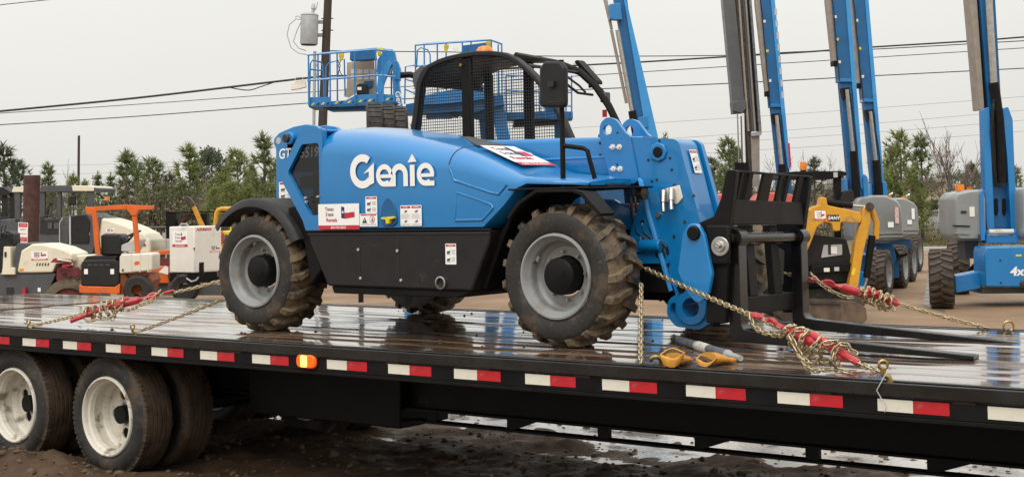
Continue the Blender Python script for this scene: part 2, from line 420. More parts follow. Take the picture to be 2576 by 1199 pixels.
# clods and crumbs of churned mud
CLOD = mat('mud_clod', (.066, .041, .024), (.130, .086, .050), 5, .7, .95, bump=.8, bscale=60)
M_ = MB(); rr = random.Random(41)
def clod(x, y, z, r):
    b = len(M_.v); M_.sphere((0, 0, 0), 1, 7, 5)
    sx, sy, sz = r*rr.uniform(.8, 1.5), r*rr.uniform(.8, 1.4), r*rr.uniform(.5, .95); o = rr.uniform(0, 99)
    for i in range(b, len(M_.v)):
        p = M_.v[i]; k = 1+.55*N3.noise(V((p[0]*1.3+o, p[1]*1.3, p[2]*1.3)))
        M_.v[i] = (x+p[0]*sx*k, y+p[1]*sy*k, z+p[2]*sz*k)
for i in range(4200):
    x = rr.uniform(-9.6, -1.6); y = rr.uniform(4.75, 9.3)
    dens = .25+.9*max(0, fbm(x*1.1, y*1.8, 21)+.25)
    if x < -7.2 and y < 5.75: dens += .9
    if y > 8.45: dens *= .8
    if rr.random() > dens: continue
    if any(abs(x-wx) < .42 and 5.68 < y < 6.3 for wx in (-7.75, -8.8)): continue
    r = .007*(1+rr.expovariate(1.25))
    clod(x, y, mudh(x, y)+r*.05, min(r, .038))
tag(M_.build('mud_clods', CLOD, smooth=50), kind='stuff')

# ------------------------------------------------------------------ flatbed trailer
DK, YN, YF = .9545, 5.585, 8.175
TR = thing('flatbed_trailer', 'long black flatbed trailer with wet plank deck carrying the blue telehandler', 'trailer', (-7.0, 6.88, 0))
TL = (7.0, -6.88, 0)
def tb(mb, name, m, bev=0, label=None, parent=None, smooth=35): return mb.build(name, m, parent or TR, smooth, bev, label, TL)
# wet plank deck: every board a piece
def deckmat():
    M = bpy.data.materials.new('wet_deck_wood'); M.use_nodes = True; n = M.node_tree; b = n.nodes['Principled BSDF']; l = n.links.new
    t = n.nodes.new('ShaderNodeTexCoord'); oi = n.nodes.new('ShaderNodeObjectInfo')
    ad = n.nodes.new('ShaderNodeVectorMath'); ad.operation = 'ADD'
    cmb = n.nodes.new('ShaderNodeCombineXYZ'); mu = n.nodes.new('ShaderNodeMath'); mu.operation = 'MULTIPLY'; mu.inputs[1].default_value = 37
    l(oi.outputs['Random'], mu.inputs[0]); l(mu.outputs[0], cmb.inputs[0]); l(mu.outputs[0], cmb.inputs[2])
    l(t.outputs['Object'], ad.inputs[0]); l(cmb.outputs[0], ad.inputs[1])
    mp = n.nodes.new('ShaderNodeMapping'); mp.inputs['Scale'].default_value = (.7, 26, 8); l(ad.outputs[0], mp.inputs[0])
    nz = n.nodes.new('ShaderNodeTexNoise'); nz.inputs['Scale'].default_value = 1.6; nz.inputs['Detail'].default_value = 7; l(mp.outputs[0], nz.inputs['Vector'])
    cr = n.nodes.new('ShaderNodeValToRGB'); e = cr.color_ramp.elements
    e[0].position = .3; e[0].color = (.050, .032, .022, 1); e[1].position = .7; e[1].color = (.25, .165, .108, 1)
    l(nz.outputs['Fac'], cr.inputs[0]); l(cr.outputs[0], b.inputs['Base Color'])
    mp2 = n.nodes.new('ShaderNodeMapping'); mp2.inputs['Scale'].default_value = (.9, 5.0, 1); l(ad.outputs[0], mp2.inputs[0])
    n2 = n.nodes.new('ShaderNodeTexNoise'); n2.inputs['Scale'].default_value = 1.3; n2.inputs['Detail'].default_value = 5; l(mp2.outputs[0], n2.inputs['Vector'])
    mr = n.nodes.new('ShaderNodeMapRange'); mr.inputs[1].default_value = .36; mr.inputs[2].default_value = .66; mr.inputs[3].default_value = .04; mr.inputs[4].default_value = .30
    l(n2.outputs['Fac'], mr.inputs[0]); l(mr.outputs[0], b.inputs['Roughness'])
    cw = n.nodes.new('ShaderNodeMapRange'); cw.inputs[1].default_value = .52; cw.inputs[2].default_value = .62; cw.inputs[3].default_value = 1.0; cw.inputs[4].default_value = .0
    l(n2.outputs['Fac'], cw.inputs[0]); l(cw.outputs[0], b.inputs['Coat Weight']); b.inputs['Coat Roughness'].default_value = .055; b.inputs['Coat IOR'].default_value = 1.45
    bp = n.nodes.new('ShaderNodeBump'); bp.inputs['Strength'].default_value = .05; bp.inputs['Distance'].default_value = .004; l(nz.outputs['Fac'], bp.inputs['Height']); l(bp.outputs[0], b.inputs['Normal'])
    return M
DECK = deckmat()
npl = 11; y0, y1 = 5.705, 8.055; pw = (y1-y0)/npl
for k in range(npl):
    a = y0+k*pw; M_ = MB()
    # boards are slightly cupped and never quite level
    ca, cb, cc = [R0.uniform(-.0006, .0006) for _ in range(3)]
    ys = [a+.003, a+.010, a+pw*.5, a+pw-.010, a+pw-.003]; zz = [DK-.005, DK-.0012+ca, DK-.0007+cc*.5, DK-.0012+cb, DK-.005]
    xs = [-10.28+i*.83 for i in range(17)]
    secs = []
    for x in xs:
        dz = .0012*fbm(x*.6, k*3.1)
        secs.append([(x, yy, z+dz) for yy, z in zip(ys, zz)] + [(x, ys[-1], DK-.04), (x, ys[0], DK-.04)])
    M_.loft(secs); o = tb(M_, 'plank', DECK, smooth=25)
# steel edges, rub rails and stake pockets
for side, ya, yb in ((1, YN, 5.698), (-1, 8.062, YF)):
    s_ = 1 if side == 1 else -1; yo = YN if side == 1 else YF
    tb(MB().box(-10.28, 3.0, *sorted((yo+s_*.078, yo+s_*.112)), DK-.10, DK+.003), 'deck_edge_channel', WETBLK, .004)
    tb(MB().box(-10.28, 3.0, *sorted((yo, yo+s_*.014)), DK-.055, DK+.002), 'rub_rail', WETBLK, .004)
    pk = None
    for i in range(21):
        x = -10.1+.62*i
        if pk is None: pk = MB().box(-.045, .045, -.031, .031, -.062, 0).mesh('stake_pocket', WETBLK)
        put('stake_pocket', pk, TR, V((x, yo+s_*.0465, DK-.006))+V(TL))
    tb(MB().box(-10.3, 3.0, *sorted((yo+s_*.016, yo+s_*.040)), DK-.135, DK-.058), 'side_rail', BLACK, .003)
# conspicuity tape: white half and red half
tp = MB()
tp.box(0, .1525, -.0012, 0, 0, .051, 0); tp.box(.1525, .305, -.0012, 0, 0, .051, 1)
tpm = tp.mesh('reflective_tape', [WHTAPE, REDTAPE], smooth=0)
xs = [-5.624+.46*i for i in range(0, 14)] + [-6.235-.46*i for i in range(0, 9)]
SR = YN+.0155
tb(MB().box(-10.3, 3.0, YN+.0165, YN+.0158+.03, DK-.155, DK-.1355), 'side_rail_flange', BLACK, .003)
for x in xs: put('reflective_tape', tpm, TR, V((x, YN+.0145, DK-.1175))+V(TL))
# clearance lamp, lit
lp = node('marker_lamp', TR, V((-5.772, YN+.012, .872))+V(TL))
MB().prism(rpoly([(-.072, -.036), (.072, -.036), (.072, .036), (-.072, .036)], .035, 6), -.024, 0).build('lens', LAMPO, lp, bev=.006)
MB().prism(rpoly([(-.034, -.030), (.016, -.030), (.016, .032), (-.034, .032)], .01, 3), -.027, -.0245).build('bulb_glow', LAMP, lp, bev=.002)
MB().prism(rpoly([(-.080, -.043), (.080, -.043), (.080, .043), (-.080, .043)], .042, 6), 0, .01).build('rubber_grommet', BLACK_M, lp)
# main beams, pierced lower truss, cross members
for yb in (6.40, 7.36):
    M_ = MB(); M_.box(-10.2, 3, yb, yb+.012, .524, .86); M_.box(-10.2, 3, yb-.065, yb+.075, .512, .5241); M_.box(-10.2, 3, yb-.065, yb+.075, .86, .872)
    tb(M_, 'main_beam', BLACK)
    M_ = MB(); M_.box(-6.9, 3, yb-.035, yb+.047, .436, .448)
    tb(M_, 'lower_chord', BLACK)
    for i, x in enumerate([-6.83, -6.21, -5.585, -4.98, -4.355, -3.75, -3.125, -2.51, -1.89, -1.27, -.65]):
        M_ = MB(); wd = .07 if i % 2 == 0 else .045
        if i == 3 or i == 5 or i == 7 or i == 9:
            M_.prism([(x, .448), (x+.05, .448), (x+.235, .512), (x, .512)], yb-.012, yb+.02)
        else: M_.box(x, x+wd, yb-.012, yb+.02, .448, .512)
        tb(M_, 'truss_post', BLACK)
cmm = MB().box(-.03, .03, 5.64, 8.12, .874, .912).box(-.006, .006, 5.64, 8.12, .80, .874).mesh('cross_member', BLACK)
for i in range(33): put('cross_member', cmm, TR, V((-10.1+.4*i, 0, 0))+V(TL))
M_ = MB(); M_.box(-9.9, -6.5, 6.9, 6.98, .40, .80); M_.cyl((-7.75, 5.8, .40), (-7.75, 7.95, .40), .06); M_.cyl((-8.8, 5.8, .40), (-8.8, 7.95, .40), .06)
tb(M_, 'axle_beam', BLACK)
M_ = MB(); M_.box(-7.28, -6.96, 5.72, 5.735, .30, .80); M_.box(-7.2, -6.3, 6.0, 6.03, .42, .78)
# added black box standing in for the shade behind the wheels; air tank
M_ = MB(); M_.box(-7.05, -5.72, 6.30, 6.75, .40, .80); tb(M_, 'dark_gap_box', BLACK, .01)
M_ = MB(); M_.cyl((-6.9, 6.95, .62), (-5.6, 6.95, .62), .12, 20); tb(M_, 'air_tank', BLACK)
# folded-level ramps at the tail
for (a, b) in ((5.69, 7.065), (7.125, 8.07)):
    rp = node('loading_ramp', TR, TL)
    nb = 6 if b-a > 1.2 else 4
    for k in range(nb):
        u0 = a+(b-a)*k/nb; u1 = a+(b-a)*(k+1)/nb
        MB().box(-12.10, -10.345, u0+.003, u1-.003, DK-.03, DK+.006+R0.uniform(-.002, .002)).build('plank', DECK, rp)
    MB().box(-10.335, -10.29, a, b, DK-.06, DK-.010).box(-12.12, -12.10, a, b, DK-.06, DK+.004).build('ramp_frame', BLACK, rp)
# wheels: duals on two axles
def truck_wheel():
    root = node('wheel', TR)
    Rw = .388
    prof = [(.250, .015), (.262, .004), (.30, -.012), (.345, -.008), (.368, .008), (.380, .020)]
    t = MB()
    p2 = prof + [(Rw, .032)]
    yy = .032
    for gz in (.072, .108, .142, .178):
        p2 += [(Rw, gz-.006), (Rw-.010, gz-.003), (Rw-.010, gz+.003), (Rw, gz+.006)]
    p2 += [(Rw, .215), (.380, .228), (.345, .25), (.27, .246), (.25, .23)]
    t.lathe(p2, 64)
    o = t.build('tyre', [RUBBER, MUDTYRE2], root, smooth=50)
    mi = []
    for p in o.data.polygons:
        c = p.center; rr = sqrt(c.x**2+c.z**2); mi.append(1 if (c.y > .006 and rr > .36) else 0)
    o.data.polygons.foreach_set('material_index', mi)
    # tread blocks: sipe ribs so that the shoulder is not a clean circle
    r_ = MB()
    for i in range(72):
        an = 2*pi*i/72 + R0.uniform(-.01, .01)
        M4 = rotm('Y', -an)
        r_.box(.372, .3905+R0.uniform(0, .003), .016, .046, -.011, .011, 0, M4)
    r_.build('shoulder_blocks', MUDTYRE2, root, smooth=0)
    r = MB()
    r.lathe([(.262, .004), (.258, -.008), (.248, -.012), (.240, -.004), (.236, .02), (.222, .03), (.216, .06), (.226, .075), (.226, .13), (.208, .150), (.202, .185)], 48)
    vs, fs = plate(circ(0, 0, .203, 40), [circ(.135*cos(a), .135*sin(a), .037, 16) for a in [radians(20+72*i) for i in range(5)]]+[circ(0, 0, .05, 20)], .172, .184)
    r.raw(vs, fs)
    r.build('rim', WRIM, root, smooth=40)
    MB().lathe([(.0001, .150), (.044, .152), (.050, .172)], 20).build('hub', WRIM, root)
    MB().lathe([(.0001, .195), (.2, .195)], 24).build('brake_drum', DARKIN, root)
    bo = MB().cyl((0, -.02, 0), (0, .004, 0), .009, 6).mesh('wheel_nut', GALV)
    for i in range(8):
        a = 2*pi*i/8+.2; put('wheel_nut', bo, root, (.074*cos(a), .172, .074*sin(a)))
    return root
wh0 = truck_wheel()
first = True
for x in (-7.75, -8.80):
    for y, rz in ((5.70, 0), (6.28, pi), (8.06, pi), (7.48, 0)):
        o = wh0 if first else copy_tree(wh0, TR); first = False
        o.location = V((x, y, .400))+V(TL); o.rotation_euler = (0, R0.uniform(0, 6), rz)
# ------------------------------------------------------------------ blue telehandler on the deck
# local frame: x forward along the trailer (0 = front axle), y away from the near side, z above the deck
TH = thing('telehandler', 'bright blue telehandler with black wire-mesh cab and pallet forks chained to the trailer deck', 'telehandler', (-4.42, 7.02, DK))
def loader_wheel():
    root = node('wheel', TH); Rt, Rc = .386, .356
    t = MB()
    t.lathe([(.225, .020), (.232, .004), (.25, -.004), (.285, -.009), (.318, -.007), (.336, 0), (.340, .006), (.3445, .014), (.352, .035), (Rc, .07), (Rc+.004, .15), (Rc, .24), (.350, .29), (.335, .31), (.26, .306), (.225, .29)], 56)
    o = t.build('tyre', [RUBBER, MUDTYRE], root, smooth=50)
    o.data.polygons.foreach_set('material_index', [1 if (p.center.y > .008 and p.center.y < .30 and p.center.xz.length > .337) else 0 for p in o.data.polygons] if False else [1 if (.008 < p.center.y < .30 and sqrt(p.center.x**2+p.center.z**2) > .337) else 0 for p in o.data.polygons])
    # chevron lugs, alternately from either shoulder
    lg = MB(); NL = 19
    for side in (0, 1):
        for i in range(NL):
            th0 = 2*pi*(i+.5*side)/NL + R0.uniform(-.012, .012)
            def P(dth, y, r):
                a = th0+dth; yy = y if side == 0 else .31-y
                return (r*cos(a), yy, r*sin(a))
            h = R0.uniform(-.003, .003)
            stations = [(-.115, .000, .338, .345, .050), (-.10, .018, .345, Rt-.012+h, .055), (-.085, .045, .35, Rt+h, .052), (-.01, .105, .352, Rt+.001+h, .050), (.040, .172, .352, Rt-.001+h, .042)]
            secs = []
            for dth, y, rb, rtop, wdt in stations:
                k = wdt*1.25
                secs.append([P(dth-k, y, rb), P(dth-k*.72, y, rtop), P(dth+k*.72, y, rtop), P(dth+k, y, rb)])
            lg.loft(secs)
    lg.build('tread_lugs', MUDTYRE, root, smooth=30)
    r = MB()
    r.lathe([(.232, .002), (.228, -.008), (.218, -.010), (.212, -.002), (.207, .018), (.194, .030), (.186, .050), (.190, .075), (.186, .088), (.165, .100), (.160, .108), (.110, .112)], 48)
    r.build('rim', RIM, root, smooth=40)
    h = MB(); h.lathe([(.0001, .024), (.088, .024), (.098, .032), (.102, .05), (.102, .112)], 32)
    h.cyl((.03, .020, .02), (.03, .026, .02), .014, 8)
    h.build('hub', BLACK, root, smooth=40)
    nb = MB().cyl((0, -.020, 0), (0, .004, 0), .0085, 6).cyl((0, -.028, 0), (0, -.018, 0), .005, 6).mesh('wheel_bolt', STEEL)
    for i in range(8):
        a = 2*pi*i/8+.35; put('wheel_bolt', nb, root, (.131*cos(a), .108, .131*sin(a)))
    v = MB().tube([(-.188, .06, .035), (-.17, .04, .032), (-.165, .015, .03)], .006, 6); v.build('valve_stem', DSTEEL, root)
    MB().box(-.205, -.165, .05, .07, .028, .066).build('valve_guard', RIM, root, bev=.006)
    return root
w0 = loader_wheel(); first = True
for x in (0.0, -2.36):
    for y, rz in ((-.905, 0), (.905, pi)):
        o = w0 if first else copy_tree(w0, TH); first = False
        o.location = (x, y, .383); o.rotation_euler = (0, {(.0, -.905): .25, (-2.36, -.905): 1.0}.get((x, y), R0.uniform(0, 6)), rz)

# ---- engine pod on the near side: a lofted shell
def pod_top(x):   return interp(x, [(-2.2, 1.262), (-1.95, 1.272), (-1.7, 1.268), (-1.45, 1.247), (-1.15, 1.205), (-.9, 1.155), (-.67, 1.100), (-.40, .992), (-.27, .945), (-.12, .925), (.06, .912), (.13, .895)])
def pod_bot(x):   return interp(x, [(-2.2, .64), (-.50, .640), (-.36, .752), (-.31, .80), (-.255, .855), (-.20, .882), (.05, .872), (.13, .868)])
def pod_sec(x):
    zt, zb = pod_top(x), pod_bot(x); H = zt-zb
    yo = -.888 if x < -.5 else interp(x, [(-.5, -.888), (-.3, -.885), (-.1, -.87), (.05, -.82), (.13, -.76)])
    rr = min(.16, H*.6) if x < -.9 else interp(x, [(-.9, min(.16, H*.6)), (-.5, .10), (-.2, .05), (.13, .02)])
    rr = min(rr, H*.7); yi = -.34
    pts = [(yi, zb), (yo+.02, zb), (yo, zb+.012)]
    zk = zt-rr-.01
    pts.append((yo-.008*(H/.6), lerp(zb, zk, .5)))
    n = 6
    for k in range(n+1):
        a = pi/2*k/n
        pts.append((yo+rr*1.25-rr*1.25*cos(a), zk+rr*sin(a)))
    pts += [(lerp(yo+rr*1.25, yi, .6), zt+.012), (yi, zt+.006)]
    return [(x, y, z) for y, z in pts]
xs = [-1.757, -1.7, -1.6, -1.45, -1.3, -1.15, -1.0, -.85, -.72, -.6, -.5, -.43, -.36, -.31, -.255, -.20, -.12, -.04, .05, .11, .13]
pod = MB(); pod.loft([pod_sec(x) for x in xs]); pod.build('engine_cover', BLUE, TH, smooth=42)
# moulded creases, raised panel lines
def on_face(x, z): return -.897 if z < pod_top(x)-.15 else -.885
for pts in ([(-.735, .985), (-.70, .915), (-.44, .84), (-.385, .83), (-.33, .885)], [(-.705, .70), (-.68, .845), (-.44, .775), (-.425, .755), (-.505, .69), (-.70, .688)]):
    M_ = MB(); q = []
    for a, b in zip(pts, pts[1:]):
        for k in range(6): q.append((lerp(a[0], b[0], k/6), 0, lerp(a[1], b[1], k/6)))
    q.append((pts[-1][0], 0, pts[-1][1]))
    M_.tube([(p[0], -.890+.002, p[2]) for p in q], .0085, 6); M_.build('moulded_crease', BLUE, TH, smooth=60)
# hood seam and black vent strip on top
M_ = MB(); M_.tube([pod_sec(-.745)[i] for i in range(5, 12)], .004, 5); M_.build('hood_seam', BLKPR, TH)
ys = [-.62, -.40]
M_ = MB(); rows = []
for x in [-.99+.035*i for i in range(9)]:
    z = pod_top(x)+.016; y1_ = -.40; y0_ = lerp(-.47, -.66, (x+.99)/.28)
    rows.append([(x, y0_, z-.004), (x, y1_, z+.002), (x, y1_, z-.01), (x, y0_, z-.012)])
M_.loft(rows); M_.build('top_grille', DKGREY, TH)
# rear quarter: window frame and smoked pane
fo = rpoly([(-1.755, .64), (-1.755, 1.262), (-1.925, 1.258), (-1.965, 1.225), (-2.125, 1.01), (-2.128, .965), (-1.935, .70), (-1.91, .64)], [0, 0, .04, .06, .03, .03, .03, 0], 3)
fi0 = rpoly([(-1.785, .735), (-1.785, 1.175), (-1.925, 1.172), (-1.94, 1.165), (-2.055, 1.012), (-2.057, .992), (-1.868, .735), (-1.85, .73)], [.01, .02, .02, .02, .02, .02, .03, .01], 3)
M_ = MB(); vs, fs = plate(fo, [fi0], -.885, -.845); M_.raw(vs, fs); M_.build('window_frame', BLUE, TH, bev=.014, seg=3)
M_ = MB(); M_.prism([(-1.757, 1.260), (-1.915, 1.256), (-1.955, 1.225), (-1.955, 1.20), (-1.90, 1.235), (-1.757, 1.24)], -.845, -.34); M_.build('rear_cowl_top', BLUE, TH, bev=.01)
M_ = MB(); M_.prism(fi0, -.862, -.856); M_.build('quarter_window', GLASS, TH, smooth=0)
M_ = MB(); M_.box(-1.93, -1.80, -.80, -.45, .66, 1.0); M_.box(-2.1, -1.80, -.75, -.42, .90, .985); M_.build('radiator_guard', BLACK_M, TH, bev=.01)
# lower black side panel
M_ = MB(); M_.prism([(-1.90, .632), (-1.885, .56), (-1.735, .300), (-.60, .292), (-.47, .56), (-.455, .632)], -.878, -.30); M_.build('side_panel', BLACK_M, TH, bev=.012)
M_ = MB(); M_.box(-1.90, -.45, -.886, -.87, .634, .640); M_.box(-1.90, -.46, -.884, -.87, .612, .620); M_.build('panel_trim', BLKPR, TH)
M_ = MB(); M_.prism([(-1.72, .298), (-1.70, .255), (-.72, .250), (-.60, .290)], -.86, -.34); M_.build('belly_lip', BLACK, TH, bev=.006)
for (x, z) in ((-1.47, .522), (-1.155, .516), (-1.455, .352), (-1.13, .345)):
    MB().cyl((x, -.884, z), (x, -.874, z), .0085, 10).build('panel_screw', LGREY, TH)
M_ = MB(); M_.box(-1.46, -1.14, -.8795, -.877, .535, .538).box(-1.46, -1.457, -.8795, -.877, .34, .535).box(-1.143, -1.14, -.8795, -.877, .34, .535); M_.build('access_door', BLKPR, TH)
M_ = MB(); M_.lathe([(.038, .0), (.038, -.012), (.030, -.014), (.027, .012), (.015, .016), (.0001, .018)], 20, 'y', (-.82, -.880, .335)); M_.build('tow_socket', STEEL, TH)
# chassis between the wheels
M_ = MB(); M_.box(-2.75, .45, -.33, .33, .27, .62); M_.box(-2.0, -.4, -.62, .85, .30, .60); M_.build('chassis', BLACK, TH)
M_ = MB(); M_.cyl((0, -.75, .385), (0, .75, .385), .085, 16); M_.cyl((-2.36, -.75, .385), (-2.36, .75, .385), .085, 16); M_.box(-.12, .12, -.2, .2, .27, .5); M_.box(-2.48, -2.24, -.2, .2, .27, .5); M_.build('axle', BLACK, TH, bev=.01)
# fenders
def fender(name, cx, r0, a0, a1, ya, yb, lip=.05):
    M_ = MB(); n = 22; secs = []
    for i in range(n+1):
        a = radians(lerp(a0, a1, i/n)); c, s = cos(a), sin(a)
        prof = [(r0-lip, ya), (r0, ya+.012), (r0+.012, ya+.03), (r0+.010, yb), (r0-.006, yb), (r0-.004, ya+.03), (r0-lip, ya+.012)]
        secs.append([(cx+rr*c, y, .383+rr*s) for rr, y in prof])
    M_.loft(secs); M_.build(name, BLACK_M, TH, smooth=50)
fender('rear_fender', -2.365, .452, 26, 141, -.93, -.46, .042)
M_ = MB(); M_.prism([(-2.02, .80), (-1.885, .66), (-1.80, .40), (-1.90, .30), (-1.95, .55), (-2.1, .78)], -.86, -.45); M_.build('rear_wheel_liner', BLACK, TH, bev=.01)
fender('far_rear_fender', -2.37, .475, 30, 142, .46, .92, .05)
M_ = MB()
M_.prism([(-.47, .60), (-.34, .75), (-.245, .858), (.13, .862), (.13, .845), (-.10, .84), (-.24, .80), (-.36, .70), (-.44, .56), (-.56, .30), (-.60, .30)], -.80, -.34)
M_.build('front_wheel_liner', BLACK, TH, bev=.006)
M_ = MB(); M_.prism([(-.29, -.93), (.14, -.93), (.30, -.55), (.30, -.38), (-.29, -.38)], .848, .858, 'z'); M_.build('front_fender', BLACK, TH, bev=.003)
M_ = MB(); M_.prism([(-.30, .70), (-.22, .79), (-.10, .848), (.15, .846), (.21, .83), (.325, .715), (.31, .70), (.19, .815), (.14, .83), (-.09, .832), (-.20, .775), (-.285, .69)], -.935, -.90); M_.build('fender_lip', BLACK, TH, bev=.003)
M_ = MB(); M_.prism([(.17, .84), (.21, .83), (.325, .715), (.30, .70)], -.90, -.80); M_.build('fender_leg', BLACK, TH, bev=.003)
M_ = MB(); M_.prism(rpoly([(-.10, .858), (-.06, .89), (.0, .912), (.05, .91), (.11, .885), (.17, .858)], .03, 3), -.60, -.40); M_.build('headlamp_guard', BLACK, TH, bev=.012)
M_ = MB(); M_.lathe([(.0001, -.02), (.03, -.02), (.04, .02), (.0001, .03)], 14, 'x', (.27, -.45, .82)); M_.build('headlamp', DSTEEL, TH)
# mirror on its post and the grab rail
M_ = MB(); M_.tube([(-.01, -.80, .85), (-.005, -.80, 1.55)], .0145, 8); M_.build('mirror_post', BLACK, TH)
M_ = MB(); M_.prism(rpoly([(-.115, 1.295), (.055, 1.285), (.06, 1.50), (.03, 1.535), (-.075, 1.545), (-.11, 1.51)], .03, 4), -.865, -.82); M_.build('mirror_shell', BLACK_M, TH, bev=.014, seg=3)
M_ = MB(); M_.box(-.04, .0, -.885, -.86, 1.40, 1.43); M_.build('mirror_bracket', BLKPR, TH)
MB().box(-.055, .035, -.868, -.862, 1.315, 1.322).build('mirror_slot', BLKPR, TH)
M_ = MB(); M_.tube([(-.005, -.80, 1.085), (.13, -.80, 1.065), (.155, -.80, 1.05), (.165, -.80, 1.01), (.185, -.78, .90)], .013, 8); M_.build('grab_rail', BLACK, TH)

# ---- boom: from the rear tower to the head
M_ = MB()
for ya, yb in ((-.30, -.265), (-.115, -.08)):
    M_.prism(rpoly([(-2.80, .70), (-2.795, 1.190), (-2.815, 1.225), (-2.815, 1.262), (-2.76, 1.30), (-2.62, 1.335), (-2.50, 1.345), (-2.40, 1.330), (-2.28, 1.25), (-1.95, 1.05), (-1.9, .62), (-2.7, .60)], [0, .03, .03, .03, .03, .05, .05, .05, .05, .05, 0, 0], 3), ya, yb)
M_.box(-2.78, -2.0, -.266, -.116, .62, .9)
M_.build('rear_tower', BLUE, TH, bev=.005)
M_ = MB(); M_.cyl((-2.62, -.345, 1.255), (-2.62, -.05, 1.255), .043, 20); M_.build('pivot_boss', BLUE, TH, bev=.006)
M_ = MB(); M_.cyl((-2.635, -.365, 1.255), (-2.635, -.34, 1.255), .030, 12); M_.build('pivot_pin', DSTEEL, TH, bev=.004)
M_ = MB(); M_.cyl((-2.765, -.303, 1.245), (-2.765, -.26, 1.245), .024, 16); M_.build('lifting_eye', LGREY, TH)
M_ = MB(); M_.loft([[(x, y, z) for y, z in rpoly([(-.30, b), (-.12, b), (-.12, t), (-.30, t)], .03, 3)] for x, b, t in ((-2.68, 1.0, 1.27), (-2.5, .99, 1.29), (-1.9, .93, 1.245), (-.9, .885, 1.168), (-.055, .88, 1.148), (.18, .88, 1.142))])
M_.build('boom', BLUE, TH)
M_ = MB(); M_.box(-.95, -.02, -.306, -.299, 1.028, 1.040); M_.build('boom_rib', BLUE_L, TH, bev=.003)
for x, z in ((-.10, 1.115), (-.10, 1.045), (-.56, 1.02)):
    MB().cyl((x, -.304, z), (x, -.298, z), .008, 8).build('boom_plug', BLKPR, TH)
# lug plates straddling the boom
lug = rpoly([(-.075, 1.16), (-.065, 1.225), (-.02, 1.26), (.04, 1.24), (.10, 1.165), (.135, 1.14), (.185, .895), (.15, .876), (.0, .876)], [.02, .05, .05, .05, .03, .02, .03, .01, .02], 4)
vs, fs = plate(lug, [circ(-.018, 1.185, .030, 20)], -.345, -.318)
M_ = MB().raw(vs, fs); M_.build('lifting_lug', BLUE, TH, bev=.003)
vs, fs = plate(lug, [circ(-.018, 1.185, .030, 20)], -.118, -.09)
M_ = MB().raw(vs, fs); M_.build('lifting_lug', BLUE, TH, bev=.003)
for x, z in ((.018, 1.085), (.063, 1.083), (.020, .962), (.065, .960)):
    M_ = MB(); M_.cyl((x, -.352, z), (x, -.344, z), .0165, 16); M_.cyl((x, -.364, z), (x, -.351, z), .010, 6); M_.box(x-.024, x-.012, -.35, -.346, z-.004, z+.004); M_.build('lug_bolt', GENW, TH)
for x, z in ((.05, 1.165), (.045, .985)): MB().cyl((x, -.348, z), (x, -.344, z), .006, 8).build('bolt_hole', BLKPR, TH)
# head: curved housing dropping to the deck
hd = rpoly([(.125, 1.138), (.42, 1.112), (.445, 1.09), (.61, .50), (.665, .40), (.65, .20), (.56, .10), (.42, .10), (.385, .17), (.40, .27), (.325, .43), (.20, .74), (.178, .905), (.125, .905)], [.01, .04, .04, .05, .05, .05, .06, .05, .04, .06, .06, .05, .03, .02], 4)
vs, fs = plate(hd, [circ(.530, .198, .052, 20)], -.335, -.30)
M_ = MB().raw(vs, fs); M_.build('head_side_plate', BLUE, TH, bev=.004)
vs, fs = plate(hd, [circ(.530, .198, .052, 20)], -.10, -.065)
M_ = MB().raw(vs, fs); M_.build('head_side_plate', BLUE, TH, bev=.004)
# front shell of the head, bulging ahead of the side plates
M_ = MB(); fr = [(.20, 1.130), (.405, 1.112), (.435, 1.09), (.472, .95), (.515, .78), (.556, .62), (.55, .56), (.50, .58), (.40, .60), (.30, .70)]
M_.prism(rpoly(fr, [.02, .03, .05, .06, .06, .04, .02, .02, .02, .02], 4), -.298, -.118); M_.build('head_shell', BLUE, TH, bev=.03, seg=4)
M_ = MB(); M_.tube([(.183, -.338, .90), (.20, -.345, .885), (.245, -.345, .70), (.335, -.345, .42), (.375, -.345, .28)], [.010, .016, .016, .016, .012], 8); M_.build('flange', BLUE_L, TH)
M_ = MB(); M_.lathe([(.0001, -.350), (.050, -.350), (.056, -.344), (.056, -.334)], 8, 'y', (.315, 0, 1.045)); M_.build('pin_boss', BLUE, TH, bev=.004)
MB().cyl((.317, -.358, 1.045), (.317, -.348, 1.045), .030, 16).build('boom_pin', BLACK, TH, bev=.004)
for x, z in ((.32, 1.108), (.245, 1.005), (.275, 1.01), (.385, 1.01), (.395, .945), (.265, .885), (.297, .893)):
    MB().cyl((x, -.339, z), (x, -.333, z), .0075, 8).build('bolt_hole', BLKPR, TH)
MB().cyl((.305, -.352, .70), (.305, -.334, .70), .016, 6).build('grease_bolt', STEEL, TH)
# hydraulic coupler block
M_ = MB(); M_.prism([(.345, .84), (.445, .86), (.465, .79), (.43, .755), (.345, .775)], -.345, -.336, M=None); M_.build('coupler_plate', YELB if False else WHTAPE, TH, bev=.003)
for x, dz in ((.355, 0), (.405, .01)):
    M_ = MB(); M_.cyl((x, -.36, .83+dz), (x+.010, -.385, .765+dz), .017, 12); M_.cyl((x+.010, -.385, .765+dz), (x+.016, -.395, .735+dz), .012, 12); M_.cyl((x+.016, -.395, .735+dz), (x+.02, -.40, .715+dz), .014, 12); M_.cyl((x, -.33, .835), (x, -.37, .83), .012, 8); M_.build('hose_coupler', STEEL, TH)
